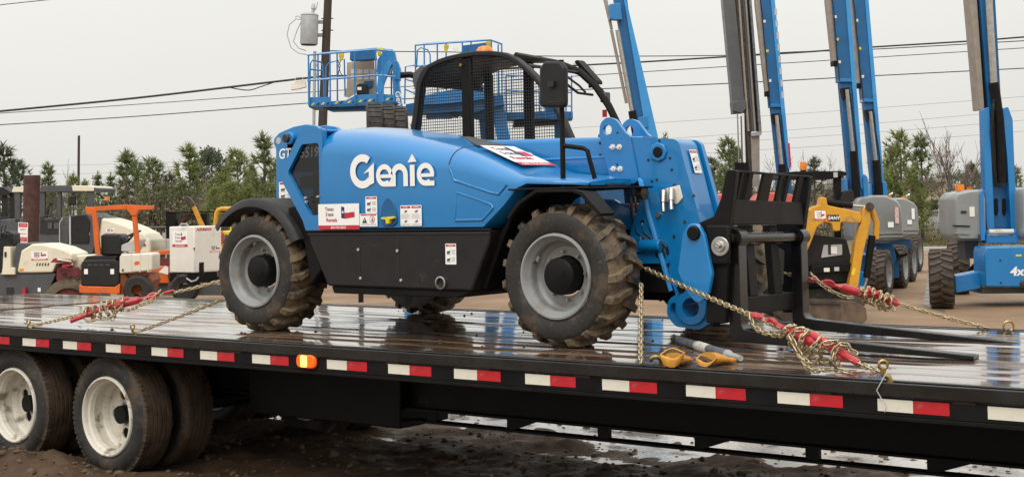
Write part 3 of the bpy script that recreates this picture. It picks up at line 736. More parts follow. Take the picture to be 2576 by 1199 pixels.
# tilt link plate and pins on the near side of the carriage
M_ = MB(); M_.prism(rpoly([(x_+.135, z_-.005) for x_, z_ in [(.515, .61), (.555, .66), (.61, .66), (.645, .60), (.685, .40), (.66, .30), (.60, .24), (.54, .29), (.48, .41)]], [.04, .05, .05, .05, .04, .04, .04, .04, .05], 4), -.672, -.640); M_.build('tilt_link', BLUE, TH, bev=.006)
MB().lathe([(.0001, -.690), (.033, -.690), (.038, -.68), (.038, -.66)], 16, 'y', (.722, 0, .605)).build('tilt_pin', BLACK, TH)
MB().lathe([(.0001, -.402), (.028, -.402), (.028, -.36)], 6, 'y', (.475, 0, .30)).build('lock_bolt', BLACK, TH)
M_ = MB(); M_.lathe([(.052, -.40), (.092, -.40), (.096, -.39), (.096, -.02), (.052, -.02), (.052, -.40)], 28, 'y', (.530, 0, .198)); M_.build('pivot_tube', BLUE, TH)
M_ = MB(); vs, fs = plate(rpoly([(.375, .235), (.54, .325), (.665, .28), (.675, .14), (.57, .08), (.42, .09), (.365, .15)], .06, 4), [circ(.530, .198, .052, 20), circ(.412, .185, .024, 12, .036)], -.378, -.345); M_.raw(vs, fs); M_.build('pivot_plate', BLUE, TH, bev=.006)
# cylinder, stand-off plates and hoses under the boom, front frame
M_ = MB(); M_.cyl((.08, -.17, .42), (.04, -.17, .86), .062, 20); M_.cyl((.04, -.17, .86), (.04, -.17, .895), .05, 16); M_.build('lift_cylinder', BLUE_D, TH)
M_ = MB(); M_.prism(rpoly([(-.22, .80), (-.02, .79), (.10, .73), (.20, .60), (.30, .55), (.44, .56), (.30, .46), (-.2, .46)], [.01, .05, .08, .06, .03, .02, .02, .02], 4), -.30, -.27); M_.build('front_frame_plate', BLUE, TH, bev=.005)
vs, fs = plate(rpoly([(.06, .43), (.38, .43), (.36, .50), (.29, .56), (.255, .74), (.19, .78), (.12, .60)], .02, 3), [circ(.17, .50, .018, 12), circ(.30, .485, .022, 12, .03), circ(.20, .66, .014, 10)], -.345, -.325)
M_ = MB().raw(vs, fs); M_.build('cylinder_bracket', BLUE, TH, bev=.004)
for k_ in range(3):
    M_ = MB(); M_.tube([(.10+.03*k_, -.30, .80), (.13+.03*k_, -.335, .70), (.16+.05*k_, -.34, .60), (.30+.03*k_, -.35, .52), (.36, -.33, .38+.03*k_)], .008, 6); M_.build('hydraulic_hose', BLACK_M, TH)
for x_, z_ in ((.41, .86), (.53, .80), (.47, .66), (.40, .58), (.56, .50), (.60, .34)): MB().cyl((x_, -.342, z_), (x_, -.333, z_), .009, 6).build('plate_bolt', DSTEEL, TH)
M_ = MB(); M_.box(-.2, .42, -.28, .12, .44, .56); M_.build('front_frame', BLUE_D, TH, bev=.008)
M_ = MB(); M_.cyl((.20, -.36, .53), (.33, -.36, .53), .035, 14); M_.box(.10, .20, -.36, -.30, .49, .58); M_.build('front_cross_tube', BLUE, TH, bev=.005)
M_ = MB()
for k in range(7):
    x = .12+.035*k; M_.tube([(x, -.1+.03*k, .56), (x+.01, -.22, .42+.01*k), (x+.04, -.20, .30), (x+.09, -.1, .20)], .011, 6)
M_.build('hydraulic_hoses', BLACK_M, TH)
M_ = MB(); M_.box(.10, .40, -.26, .12, .22, .44); M_.build('front_axle_guard', BLACK, TH, bev=.01)

# ---- pallet-fork carriage, hanging slightly askew
CG = node('fork_carriage', TH, (.822, -.60, 0), (radians(-1.3), 0, radians(4.8)))
# carriage-local: x forward, y across (0 = near side), z up
near = rpoly([(-.17, .590), (-.155, .63), (-.085, .665), (-.02, .69), (.02, .78), (.055, .925), (.11, .925), (.085, .76), (.06, .60), (.035, .14), (-.075, .14), (-.055, .50), (-.12, .53)], [.03, .03, .02, .02, .02, .02, .01, .01, .02, .01, .01, .02, .03], 3)
for ya, yb in ((-.02, .03), (1.02, 1.07)):
    M_ = MB(); M_.prism(near, ya, yb); M_.build('carriage_side_plate', BLACK, CG, bev=.005)
M_ = MB(); M_.box(.028, .066, .03, 1.02, .645, .775); M_.build('upper_cross_plate', BLACK, CG, bev=.005)
M_ = MB(); M_.box(.0, .05, .03, 1.02, .17, .265); M_.build('lower_cross_plate', BLACK, CG, bev=.006)
M_ = MB(); M_.box(.066, .092, -.02, 1.07, .915, .927); M_.build('load_guard_rail', BLACK, CG, bev=.003)
for y, wd in ((.09, .03), (.19, .05), (.38, .13), (.62, .04), (.73, .035), (.89, .07)):
    M_ = MB(); M_.prism([(.045, .775), (.080, .914), (.095, .914), (.062, .775)], y, y+wd); M_.build('load_guard_bar', BLACK, CG)
for y, wd in ((.30, .13), (.64, .13)):
    M_ = MB(); M_.prism([(.0, .265), (-.03, .645), (.012, .645), (.04, .265)], y, y+wd*.85); M_.build('carriage_upright', BLACK, CG, bev=.004)
M_ = MB(); M_.cyl((.055, -.02, .575), (.055, 1.08, .575), .030, 20); M_.build('fork_shaft', FORKBLK, CG)
M_ = MB(); M_.box(-.055, .075, -.045, -.02, .44, .645); M_.build('shaft_plate', BLACK, CG, bev=.012)
M_ = MB(); M_.cyl((.025, -.052, .535), (.025, -.045, .535), .050, 28); M_.cyl((.025, -.066, .535), (.025, -.05, .535), .030, 8); M_.cyl((.025, -.085, .54), (.025, -.06, .54), .017, 6); M_.build('shaft_washer', STEEL, CG, bev=.003)
def fork(y, dz, ln):
    f = node('fork', CG, (0, y, 0)); wd = .10
    prof = rpoly([(.034, .60), (.034, .035+dz), (.060, .002+dz), (.15, -.004+dz), (ln, .002), (ln, .022), (.15, .058+dz), (.118, .064+dz), (.100, .085+dz), (.094, .60)], [.01, .02, .03, .05, 0, 0, .03, .02, .03, .01], 4)
    M_ = MB(); M_.prism(prof, 0, wd); M_.build('fork_blade', FORKBLK, f, bev=.004)
    M_ = MB(); M_.lathe([(.032, 0), (.050, 0), (.050, wd), (.032, wd), (.032, 0)], 20, 'y', (.062, 0, .575)); M_.build('fork_eye', FORKBLK, f)
fork(.03, .045, 1.27); fork(.90, .055, 1.27)

# ---- cab: arched roof frame, mesh side, posts
YC = .10; arch = [(-1.865, 1.245), (-1.80, 1.60), (-1.765, 1.655), (-1.715, 1.70), (-1.63, 1.727), (-1.545, 1.742), (-1.43, 1.753), (-1.316, 1.756), (-1.19, 1.748), (-1.088, 1.730), (-1.03, 1.708), (-.975, 1.678), (-.905, 1.625), (-.838, 1.567), (-.775, 1.497), (-.716, 1.42), (-.67, 1.345), (-.63, 1.268), (-.573, 1.15)]
def arch_frame(y, name):
    M_ = MB(); secs = []
    for i, (x, z) in enumerate(arch):
        a = V(arch[max(i-1, 0)]); b = V(arch[min(i+1, len(arch)-1)]); t = (b-a).normalized(); nrm = V((-t.y, t.x))
        h = .017 if i > 2 else .024
        secs.append([(x+nrm.x*h, y-.03, z+nrm.y*h), (x+nrm.x*h, y+.03, z+nrm.y*h), (x-nrm.x*h, y+.03, z-nrm.y*h), (x-nrm.x*h, y-.03, z-nrm.y*h)])
    M_.loft(secs); M_.build(name, BLACK_M, TH, bev=.008)
arch_frame(YC, 'cab_side_frame')
M_ = MB(); secs = []
for x, z in [(-1.80, 1.60)]+arch[2:10]: secs.append([(x, YC+.03, z+.006), (x, .4, z+.012), (x, .72, z+.004), (x, .72, z-.02), (x, YC+.03, z-.02)])
M_.loft(secs); M_.build('cab_roof', BLACK_M, TH)
for x, y, wd in ((-1.40, YC, .037), (-1.70, .70, .030), (-1.35, .70, .035)):
    M_ = MB(); zt = interp(x, arch)-.02; M_.box(x-wd, x+wd, y-.02, y+.02, 1.10, zt); M_.build('cab_post', BLACK, TH, bev=.006)
M_ = MB(); M_.box(-1.80, -1.77, YC, .72, 1.575, 1.605); M_.build('roof_cross_bar', BLACK, TH)
# wire mesh as real crossing wires
def inside_top(x): return interp(x, arch)-.015
M_ = MB(); r = .0023; x = -1.83
wires = 0
while x < -.60:
    zt = inside_top(x) if x > -1.80 else 1.5
    if zt > 1.16: M_.tube([(x, YC-.012, 1.15), (x, YC-.012, zt)], r, 4, cap=False)
    x += .0195
z = 1.155
right = sorted([(zz, xx) for xx, zz in arch[7:]])
while z < 1.74:
    xr = interp(z, right); xl = -1.86 if z < 1.60 else interp(z, [(1.60, -1.80), (1.70, -1.715), (1.742, -1.545), (1.75, -1.43)])
    M_.tube([(xl, YC-.016, z), (xr, YC-.016, z)], r, 4, cap=False); z += .0195
M_.build('wire_mesh', BLKPR, TH, smooth=0)
M_ = MB(); M_.prism(rpoly([(-1.845, 1.56), (-1.81, 1.57), (-1.79, 1.66), (-1.755, 1.70), (-1.775, 1.72), (-1.85, 1.675), (-1.865, 1.62)], .012, 2), YC-.02, YC+.0); M_.build('hinge_bracket', DKGREY, TH, bev=.004)
MB().cyl((-1.43, YC-.035, 1.69), (-1.43, YC-.02, 1.69), .010, 10).build('post_bolt', BRASS, TH)
# seat and dashboard silhouettes inside
M_ = MB(); M_.box(-1.62, -1.52, .32, .70, .80, 1.12); M_.box(-1.55, -1.2, .30, .72, .76, .86); M_.build('seat', BLACK_M, TH, bev=.03)
M_ = MB(); M_.box(-1.0, -.85, .2, .80, .75, 1.08); M_.build('dashboard', BLACK_M, TH, bev=.02)
M_ = MB(); M_.tube([(-1.0+.14*sin(a)*.4, .5+.17*cos(a), 1.06+.10*sin(a)) for a in [2*pi*i/20 for i in range(20)]], .012, 6, closed=True); M_.build('steering_wheel', BLACK_M, TH)
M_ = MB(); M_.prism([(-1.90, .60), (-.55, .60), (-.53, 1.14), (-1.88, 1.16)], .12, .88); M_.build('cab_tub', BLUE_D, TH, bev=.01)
# beacon on the roof
M_ = MB(); M_.lathe([(.055, .0), (.052, .016), (.040, .032), (.02, .038), (.0001, .039)], 20, 'z', (-1.30, .16, 1.772)); M_.build('roof_beacon', AMBER, TH)
# front wiper arm, far mirror and curved front guard seen through the right
M_ = MB(); M_.tube([(-1.02, YC+.03, 1.73), (-1.10, .5, 1.735), (-1.22, .92, 1.745)], .016, 6); M_.build('roof_edge_bar', BLACK_M, TH)
M_ = MB(); M_.tube([(-.93, YC+.03, 1.655), (-1.02, .5, 1.665), (-1.10, .92, 1.67)], .012, 6); M_.build('roof_edge_bar', BLACK_M, TH)
M_ = MB(); gp = [(-1.26, .92, 1.74), (-1.10, .92, 1.675), (-.97, .92, 1.565), (-.87, .92, 1.43), (-.79, .92, 1.28), (-.75, .92, 1.14)]
M_.tube([(x+.0, y+.04, z) for x, y, z in gp], .026, 8); M_.build('front_arch_guard', BLACK, TH)
M_ = MB(); M_.prism(rpoly([(-1.165, 1.755), (-1.135, 1.765), (-.985, 1.61), (-.98, 1.585), (-1.02, 1.59)], .012, 3), .98, 1.06); M_.build('work_lamp_bar', BLACK, TH, bev=.006)
M_ = MB(); M_.tube([(-1.02, .95, 1.57), (-.97, .95, 1.575), (-.93, .96, 1.545), (-.91, .97, 1.51)], .012, 6); M_.build('cable_elbow', BLACK, TH)
M_ = MB(); M_.tube([(-1.24, .9, 1.64), (-1.10, .93, 1.53), (-.99, .95, 1.51)], .010, 6); M_.build('wiper_arm', BLACK, TH)
M_ = MB(); M_.tube([(-1.22, .9, 1.68), (-1.09, .93, 1.58), (-1.05, .95, 1.53)], .008, 6); M_.build('wiper_arm', BLACK, TH)
M_ = MB(); M_.box(-.935, -.885, .95, 1.01, 1.455, 1.525); M_.build('wiper_motor', DKGREY, TH, bev=.008)
M_ = MB(); M_.box(-.52, -.46, .30, .60, 1.13, 1.20); M_.build('front_junction_box', BLKPR, TH, bev=.006)
MB().box(-.93, -.895, .97, .975, 1.355, 1.405).build('red_tag', REDPR, TH)

# ---- stickers and lettering on the near side (viewed from -y: u = +x, v = +z)
PM = [WHITE, REDPR, NAVY, GREYPR, LGREY, BLKPR]
def rental(o, u, v, wd, ht, parent, name='rental_sticker', lift=.002, text=True, label=None):
    d = Decal(o, u, v, lift); d.rect(0, wd, 0, ht, 0, 0); d.rect(0, wd, 0, ht*.165, 1, 1)
    if text:
        s = ht*.20
        x0 = wd*.17
        for i, (a, b, yy) in enumerate((('T', 'exas', .80), ('S', 'tate', .59), ('R', 'entals', .37))):
            d.text(a, x0+wd*.015*i, ht*yy, s, 1, 2, .02, align='LEFT')
            d.text(b, x0+wd*.015*i+s*.62, ht*yy, s, 3 if i < 2 else 1, 2, .015, align='LEFT')
        d.text('844-TEX-RENT', wd*.5, ht*.075, ht*.13, 0, 2, .012)
    else:
        for yy, c in ((.80, 3), (.60, 3), (.40, 1)): d.rect(wd*.16, wd*.5, ht*(yy-.06), ht*(yy+.06), c, 2)
        d.rect(wd*.12, wd*.88, ht*.05, ht*.115, 0, 2)
    # waving lone-star flag
    fx, fy, fw_, fh = wd*.57, ht*.45, wd*.32, ht*.45
    wv = lambda t: -.05*fh*sin(t*5.0)
    top = [(fx+fw_*t/8, fy+fh+wv(t/8)-fh*.10*t/8) for t in range(9)]; bot = [(fx+fw_*t/8, fy+wv(t/8)) for t in range(9)]
    mid = [((a[0]), (a[1]+b[1])/2) for a, b in zip(top, bot)]
    d.poly(bot[:3][::1]+top[:3][::-1], 2, 2); d.poly(bot[2:]+mid[2:][::-1], 1, 2); d.poly(mid[2:]+top[2:][::-1], 4 if False else 0, 2)
    cx_, cy_ = fx+fw_*.13, fy+fh*.5; R_ = fh*.16
    d.poly([(cx_+(R_ if i % 2 == 0 else R_*.42)*sin(2*pi*i/10), cy_+(R_ if i % 2 == 0 else R_*.42)*cos(2*pi*i/10)) for i in range(10)], 0, 3)
    return d.build(name, PM, parent, label)
def warning(o, wd, ht, parent, kind=0, u=(1, 0, 0), v=(0, 0, 1), name='warning_sticker', hd=1):
    d = Decal(o, u, v, .002); d.rect(0, wd, 0, ht, 0, 0, min(wd, ht)*.06)
    cols = 2 if kind == 2 else 1
    for c in range(cols):
        a = wd*(c/cols+.06/cols); b = wd*((c+1)/cols-.06/cols); W_ = b-a; m_ = (a+b)/2
        d.rect(a, b, ht*.86, ht*.96, 1, 1)
        d.text('WARNING' if (c or kind != 2) else 'DANGER', m_, ht*.91, min(ht*.075, W_*.16), 0, 2, .01)
        if kind == 0:   # two pictograms of a tipping machine and an arm
            for yy in (.58, .22):
                d.poly([(a+W_*.1, ht*(yy-.05)), (a+W_*.42, ht*(yy-.02)), (a+W_*.48, ht*(yy+.14)), (a+W_*.40, ht*(yy+.06)), (a+W_*.12, ht*(yy+.05))], 5, 2)
                d.rect(a+W_*.12, a+W_*.44, ht*(yy-.10), ht*(yy-.07), 5, 2)
                for k in range(4): d.rect(a+W_*.58, a+W_*.95, ht*(yy-.08+k*.06), ht*(yy-.055+k*.06), 4, 1)
        elif kind == 1:
            d.poly([(a+W_*.1, ht*.28), (a+W_*.42, ht*.28), (a+W_*.26, ht*.72)], 5, 2); d.rect(a+W_*.245, a+W_*.275, ht*.40, ht*.58, 0, 3)
            d.disc(a+W_*.74, ht*.55, ht*.27, 1, 2); d.disc(a+W_*.74, ht*.55, ht*.215, 0, 3)
            d.poly([(a+W_*.70, ht*.42), (a+W_*.80, ht*.42), (a+W_*.80, ht*.60), (a+W_*.75, ht*.72), (a+W_*.74, ht*.56)], 5, 4)
            for k in range(2): d.rect(a, b, ht*(.10+k*.08), ht*(.125+k*.08), 4, 1)
        else:
            for yy in (.70, .22):
                d.poly([(a+W_*.35, ht*(yy-.05)), (a+W_*.62, ht*(yy-.03)), (a+W_*.7, ht*(yy+.07)), (a+W_*.45, ht*(yy+.05))], 3, 2)
            for k in range(6): d.rect(a, b-W_*.1*(k % 3), ht*(.36+k*.042), ht*(.372+k*.042), 4, 1)
            d.rect(a, b, ht*.05, ht*.065, 4, 1); d.rect(a, b, ht*.09, ht*.105, 4, 1)
    return d.build(name, PM, parent)
FY = -.8975
rental((-1.783, FY, .643), (1, 0, .0), (0, 0, 1), .345, .155, TH)
warning((-1.387, FY+.001, .737), .095, .100, TH, 0)
warning((-1.436, FY+.001, .660), .144, .075, TH, 1)
warning((-1.109, FY+.001, .660), .165, .120, TH, 2)
warning((-.785, -.8795, .440), .080, .118, TH, 0)
warning((-2.765, -.3015, .835), .135, .125, TH, 0)
warning((.486, -.245, .925), .080, .135, TH, 0, (0, 1, 0), (-.255, .0, .967))
warning((.03, -.238, .60), .095, .165, TH, 0)
# recessed pull latch
M_ = MB(); M_.prism([(-1.204+.066*sin(a), .69+(.138 if cos(a) > 0 else .032)*cos(a)) for a in [2*pi*i/28 for i in range(28)]], -.899, -.890); M_.build('latch_recess', BLUE_D, TH, bev=.004)
M_ = MB(); M_.prism(rpoly([(-1.240, .712), (-1.142, .717), (-1.142, .704), (-1.172, .699), (-1.180, .674), (-1.202, .674), (-1.206, .699), (-1.240, .702)], .004, 2), -.925, -.900); M_.build('latch_handle', YELB, TH, bev=.004)
for x, z in ((-1.79, .845), (-1.90, .84), (-1.893, .815)): MB().cyl((x, -.9, z), (x, -.885, z), .007, 8).build('panel_rivet', LGREY, TH)
# maker's logo
lg = Decal((-1.401, FY, .985), (1, 0, -.008), (0, 0, 1), .003)
def arcstroke(cx, cy, ro, ri, a0, a1, k=0, sx=1.0, n=26):
    A = [radians(lerp(a0, a1, i/n)) for i in range(n+1)]
    o_ = [(cx+sx*ro*cos(a), cy+ro*sin(a)) for a in A]; i_ = [(cx+sx*ri*cos(a), cy+ri*sin(a)) for a in A]
    for p, q, r_, s in zip(o_, o_[1:], i_[1:], i_): lg.poly([p, q, r_, s][::-1], 0, k)
def rectp(x0, x1, y0, y1, k=0): lg.rect(x0, x1, y0, y1, 0, k)
arcstroke(-.004, .003, .102, .058, 52, 322, 0, 1.0)
lg.poly([(.004, -.012), (.090, .052), (.090, -.068), (.050, -.082), (.048, .0)], 0, 1)                   # G
arcstroke(.172, -.025, .066, .036, -2, 312, 0, 1.0); rectp(.140, .236, -.040, -.020, 1); rectp(.172, .262, -.091, -.063, 1)   # e
lg.poly([(.212, -.064), (.240, -.03), (.240, -.064)], 0, 2)
arcstroke(.291, -.025, .066, .031, 0, 180, 0, 1.0); rectp(.225, .262, -.091, -.025); rectp(.322, .357, -.091, -.025)        # n
rectp(.374, .410, -.091, .032); lg.poly([(.358, .047), (.426, .049), (.392, .096)], 0)                     # i with arrow
arcstroke(.493, -.025, .066, .036, -2, 312, 0, 1.0); rectp(.460, .558, -.040, -.020, 1); rectp(.493, .560, -.091, -.063, 1)   # e
lg.build('maker_logo', [WHITE], TH)
tdc = Decal((-2.765, -.3015, 1.150), (1, 0, 0), (0, 0, 1), .002); tdc.text('GTH-5519', 0, 0, .098, 0, 0, .02, .12, .9, 'LEFT'); tdc.build('model_lettering', [WHITE], TH)
bd = Decal((-.62, -.301, 1.025), (1, 0, 0), (0, 0, 1), .003); arc_o = [(.058*cos(radians(a)), .058*sin(radians(a))) for a in range(-20, 200, 12)]
bd.poly(arc_o, 0); bd.disc(.012, .005, .014, 1, 1); bd.build('boom_lettering', [WHITE, BLUE], TH)
# rental sticker lying on the sloping hood
A_, B_, C_, D_ = V((-.650, -.70, 1.098)), V((-.665, -.385, 1.116)), V((-.36, -.385, .988)), V((-.36, -.735, .975))
def hood(px_, py_):   # px 0..1 across (near->far), py 0..1 front->rear
    x = lerp(-.345, -.665, py_); y = lerp(-.70 - .02*(1-py_), -.375, px_)
    return V((x, y, pod_top(x)+.019))
d = Decal((0, 0, 0), (0, 0, 0), (0, 0, 0)) if False else None
hs = MB()
def hq(x0, x1, y0, y1, mi, k):
    n = 4
    for j in range(n):
        ya, yb = lerp(y0, y1, j/n), lerp(y0, y1, (j+1)/n)
        hs.raw([tuple(hood(a, b)+V((0, 0, .0012*k))) for a, b in ((x0, ya), (x1, ya), (x1, yb), (x0, yb))], [(0, 1, 2, 3)], mi)
hq(0, 1, 0, 1, 0, 0); hq(0, 1, 0, .17, 1, 1)
def htext(t, x, y, s, mi, k):
    vs, fs = text2d(t, s, .02, 0, 1.0, 'LEFT'); hs.raw([tuple(hood(x+a, y+b)+V((0, 0, .0012*k))) for a, b in vs], fs, mi)
for a, b, yy in (('T', 'exas', .82), ('S', 'tate', .60), ('R', 'entals', .37)):
    htext(a, .14, yy, .20, 1, 2); htext(b, .14+.125, yy, .20, 3 if a != 'R' else 1, 2)
hq(.58, .68, .48, .92, 2, 2); hq(.68, .92, .48, .70, 1, 2)
htext('844-TEX-RENT', .12, .08, .12, 0, 2)
hs.build('hood_sticker', PM, TH, smooth=0, recalc=False)
# ------------------------------------------------------------------ tie-down chains, binders and things left on the deck
def link_mesh():
    L2, W2, r = .0180, .0095, .0040; pts = []
    for i in range(6): a = -pi/2+pi*i/5; pts.append((L2-W2+.004+W2*cos(a), W2*sin(a), 0))
    for i in range(6): a = pi/2+pi*i/5; pts.append((-(L2-W2+.004)+W2*cos(a), W2*sin(a), 0))
    return MB().tube(pts, r, 5, closed=True).mesh('link', ZINC, smooth=80)
LINK = link_mesh()
PITCH_C = .0285
def resample(pts, step):
    pts = [V(p) for p in pts]; out = [pts[0].copy()]; acc = 0.0
    for a, b in zip(pts, pts[1:]):
        d = (b-a).length
        while acc + d >= step:
            t = (step-acc)/d; a = a+(b-a)*t; d = (b-a).length; acc = 0; out.append(a.copy())
        acc += d
    return out
def lay_links(root, pts, phase=0.4, jitter=.12):
    q = resample(pts, PITCH_C); base = root.location
    for i in range(len(q)-1):
        t = (q[i+1]-q[i]).normalized()
        side = t.cross(V((0, 0, 1)));
        if side.length < .1: side = t.cross(V((0, 1, 0)))
        side.normalize(); upv = side.cross(t)
        an = phase + (pi/2 if i % 2 else 0) + R0.uniform(-jitter, jitter)
        y = side*cos(an)+upv*sin(an); z = t.cross(y)
        m_ = Matrix((t, y, z)).transposed().to_4x4(); m_.translation = (q[i]+q[i+1])/2 - base
        o = bpy.data.objects.new('link', LINK); COL.objects.link(o); o.parent = root; o.matrix_local = m_
def sag(a, b, s, n=16):
    a, b = V(a), V(b); return [a.lerp(b, i/n) - V((0, 0, s*4*(i/n)*(1-i/n))) for i in range(n+1)]
def hook(root, p, rot=(0, 0, 0), s=1.0, name='hook'):
    M_ = MB(); pts = [(.0, 0, .055), (.0, 0, .03)]+[(.022*sin(a)-.0, 0, .008+.022*cos(a)-.0) for a in [radians(10+20*i) for i in range(13)]]
    M_.tube([(x*s, y*s, z*s) for x, y, z in pts], [.010*s]*6+[.011*s]*6+[.009*s, .007*s, .005*s], 8)
    M_.tube([(.014*s*cos(a), 0, .065*s+.014*s*sin(a)) for a in [2*pi*i/10 for i in range(10)]], .006*s, 6, closed=True)
    M_.build(name, BRASS, root, loc=V(p)-root.location, rot=rot)
def wrap(axis_a, axis_b, turns, r0, r1, n=None, wob=.010, seed=1):
    a, b = V(axis_a), V(axis_b); t = (b-a).normalized(); s = t.cross(V((0, 0, 1))).normalized(); u = s.cross(t)
    rr = random.Random(seed); n = n or int(turns*14); out = []
    for i in range(n+1):
        k = i/n; an = 2*pi*turns*k; r = lerp(r0, r1, k)+rr.uniform(-wob, wob)
        kk = k+.03*sin(an*1.7)
        out.append(a.lerp(b, kk) + s*(r*cos(an)) + u*(r*sin(an)*1.05-.008))
    return out
def binder(p, q, label, handle=(0, 0, 0), hfrac=(.35, 1.0), group='red ratchet load binders on the chains'):
    p, q = V(p), V(q); t = (q-p).normalized(); L = (q-p).length
    root = thing('load_binder', label, 'load binder', p, 0, group)
    pt = lambda k, off=(0, 0, 0): tuple(t*(L*k) + V(off))
    s = t.cross(V((0, 0, 1))).normalized(); u = s.cross(t)
    M_ = MB(); M_.tube([pt(.30), pt(.34), pt(.36), pt(.62), pt(.64), pt(.70)], [.012, .016, .026, .026, .018, .012], 12); M_.build('barrel', REDP, root)
    M_ = MB(); M_.tube([tuple(V(pt(.30))), tuple(V(pt(.12)))], .011, 8); M_.build('screw_rod', REDP, root)
    for k in (.02, .20):
        M_ = MB(); c = V(pt(k)); w1 = s if k < .1 else (s*.5+u*.85).normalized()
        M_.tube([tuple(c + t*(.030*cos(a)) + w1*(.020*sin(a))) for a in [2*pi*i/14 for i in range(14)]], .0095, 7, closed=True); M_.build('eye_link', REDP, root)
    M_ = MB(); M_.tube([pt(.70), pt(.85)], .011, 8); M_.tube([tuple(V(pt(.85))+t*(.030*cos(a)+.03)+u*(.020*sin(a))) for a in [2*pi*i/14 for i in range(14)]], .0095, 7, closed=True); M_.build('grab_hook', REDP, root)
    h0 = V(pt(hfrac[0]))+u*.030; h1 = V(pt(hfrac[1])) + V(handle)
    M_ = MB(); M_.tube([tuple(h0), tuple(h0.lerp(h1, .5)), tuple(h1)], [.017, .018, .016], 10); M_.build('handle', REDP, root)
    return root
GC = 'gold chains tying the telehandler down'
def chain(label, pts, group=GC, extra=(), hk=None):
    root = thing('tie_down_chain', label, 'chain', pts[0], 0, group)
    lay_links(root, pts)
    for e in extra: lay_links(root, e, R0.uniform(0, 1), .5)
    if hk: hook(root, hk[0], hk[1], hk[2])
    return root
# front near chain with the binder
A0, A1 = V((-4.077, 6.45, 1.375)), V((-2.385, 5.622, .990))
LA = lambda k, dz=0: A0.lerp(A1, k)+V((0, 0, dz))
e1 = wrap(LA(.665), LA(.875), 5.5, .040, .050, wob=.012, seed=3)
c_ = LA(.80)
e2 = [LA(.70)+V((.0, -.045, -.03)), LA(.72)+V((.01, -.055, -.075)), c_+V((-.05, -.055, -.095)), c_+V((-.02, -.05, -.098)), c_+V((.06, -.055, -.085)), c_+V((.13, -.04, -.098)), c_+V((.18, .0, -.095))]
e2 = [V((p.x, p.y, max(p.z, DK+.008))) for p in e2]
e3 = [LA(.69)+V((.0, -.05, 0)), LA(.71)+V((.01, -.06, -.05)), LA(.75)+V((.0, -.06, -.085)), LA(.79)+V((0, -.05, -.07)), LA(.80)+V((0, -.04, -.02))]
e4 = [LA(.52)+V((0, -.015, .01)), LA(.53)+V((0, -.03, -.03)), LA(.56)+V((0, -.03, -.05)), LA(.60)+V((0, -.02, -.045)), LA(.64)+V((0, -.02, -.03)), LA(.67)+V((0, -.03, -.0))]
chain('gold chain with red binder running from front axle past the fork to the deck edge', sag(A0, LA(.535), .006)+sag(LA(.86), A1, .004), GC, [e1, e2, e3, e4], (A1+V((.0, .0, -.045)), (0, 0, .55), 1.25))
binder(LA(.53, .01), LA(.90, .0), 'red ratchet binder wound with gold chain in front of the near pallet fork', (.03, -.01, -.012), (.60, 1.0))
# straight chain hanging from the front axle
chain('single gold chain hanging straight down in front of the near front tyre', [V((-3.934, 6.20, 1.30)), V((-3.585, 5.63, .968))])
hr = thing('tie_down_hook', 'short brass hook lying on the deck edge beside the straight hanging chain', 'hook', (-3.545, 5.70, DK+.02))
M_ = MB(); M_.tube([(.024*cos(a), 0, .024*sin(a)) for a in [radians(-40+20*i) for i in range(13)]], .010, 8); M_.build('hook_bend', BRASS, hr, rot=(.5, .3, .7))
# rear near chain with binder
C0, C1 = V((-7.678, 6.60, 1.235)), V((-8.55, 5.655, .962)); LC = lambda k, dz=0: C0.lerp(C1, k)+V((0, 0, dz))
e1 = wrap(LC(.50, .006), LC(.70, -.005), 5.5, .040, .044, wob=.012, seed=8)
e2 = [LC(.50)+V((0, -.04, -.02)), LC(.52)+V((0, -.05, -.06)), LC(.55)+V((0, -.05, -.085)), LC(.60)+V((0, -.05, -.07)), LC(.66)+V((0, -.05, -.075)), LC(.70)+V((0, -.03, -.03))]
e3 = [LC(.31)+V((0, -.01, .03)), LC(.34)+V((0, -.03, -.03)), LC(.40)+V((0, -.03, -.04)), LC(.45)+V((0, -.03, -.055)), LC(.50)+V((0, -.02, -.045))]
e4 = [LC(.52)+V((0, -.05, -.05)), LC(.525)+V((0, -.05, -.09)), LC(.55)+V((0, -.055, -.10))]
chain('gold chain with red binder from the rear axle to the trailer tail', sag(C0, LC(.30), .008)+sag(LC(.70), C1, .004), GC, [e1, e2, e3, e4], (C1+V((0, 0, -.03)), (0, 0, .5), .9))
binder(LC(.26, .008), LC(.74, -.01), 'red ratchet binder wound with gold chain behind the rear tyre, nearest the trailer tail', (-.03, -.05, -.035), (.45, 1.0))
D0, D1 = V((-7.291, 6.30, 1.136)), V((-7.175, 5.65, .972))
D0 = V((-7.05, 6.45, 1.20))
chain('bare gold chain without binder from the rear axle to the deck edge', sag(V((-7.291, 6.30, 1.136)), V((-7.385, 5.655, .965)), .004), GC, (), (V((-7.395, 5.64, .945)), (0, 0, .9), .9))
E0, E1 = V((-3.604, 7.50, 1.26)), V((-2.79, 8.10, .962)); LE = lambda k, dz=0: E0.lerp(E1, k)+V((0, 0, dz))
e1 = wrap(LE(.27, .004), LE(.46, .0), 5.5, .036, .040, wob=.012, seed=21)
e2 = [LE(.0)+V((0, 0, .035)), LE(.05)+V((0, -.02, .0)), LE(.12)+V((0, -.02, -.03)), LE(.2)+V((0, -.02, -.045)), LE(.25)+V((0, -.02, -.03))]
chain('gold chain with red binder from beyond the forks to the far deck edge', [LE(0)-V((.12, .09, -.04)), LE(.03)], GC, [sag(LE(.48), E1, .005), e1, e2, [LE(.44), LE(.47)+V((0, -.02, -.04)), LE(.50)+V((0, -.02, -.03))]])
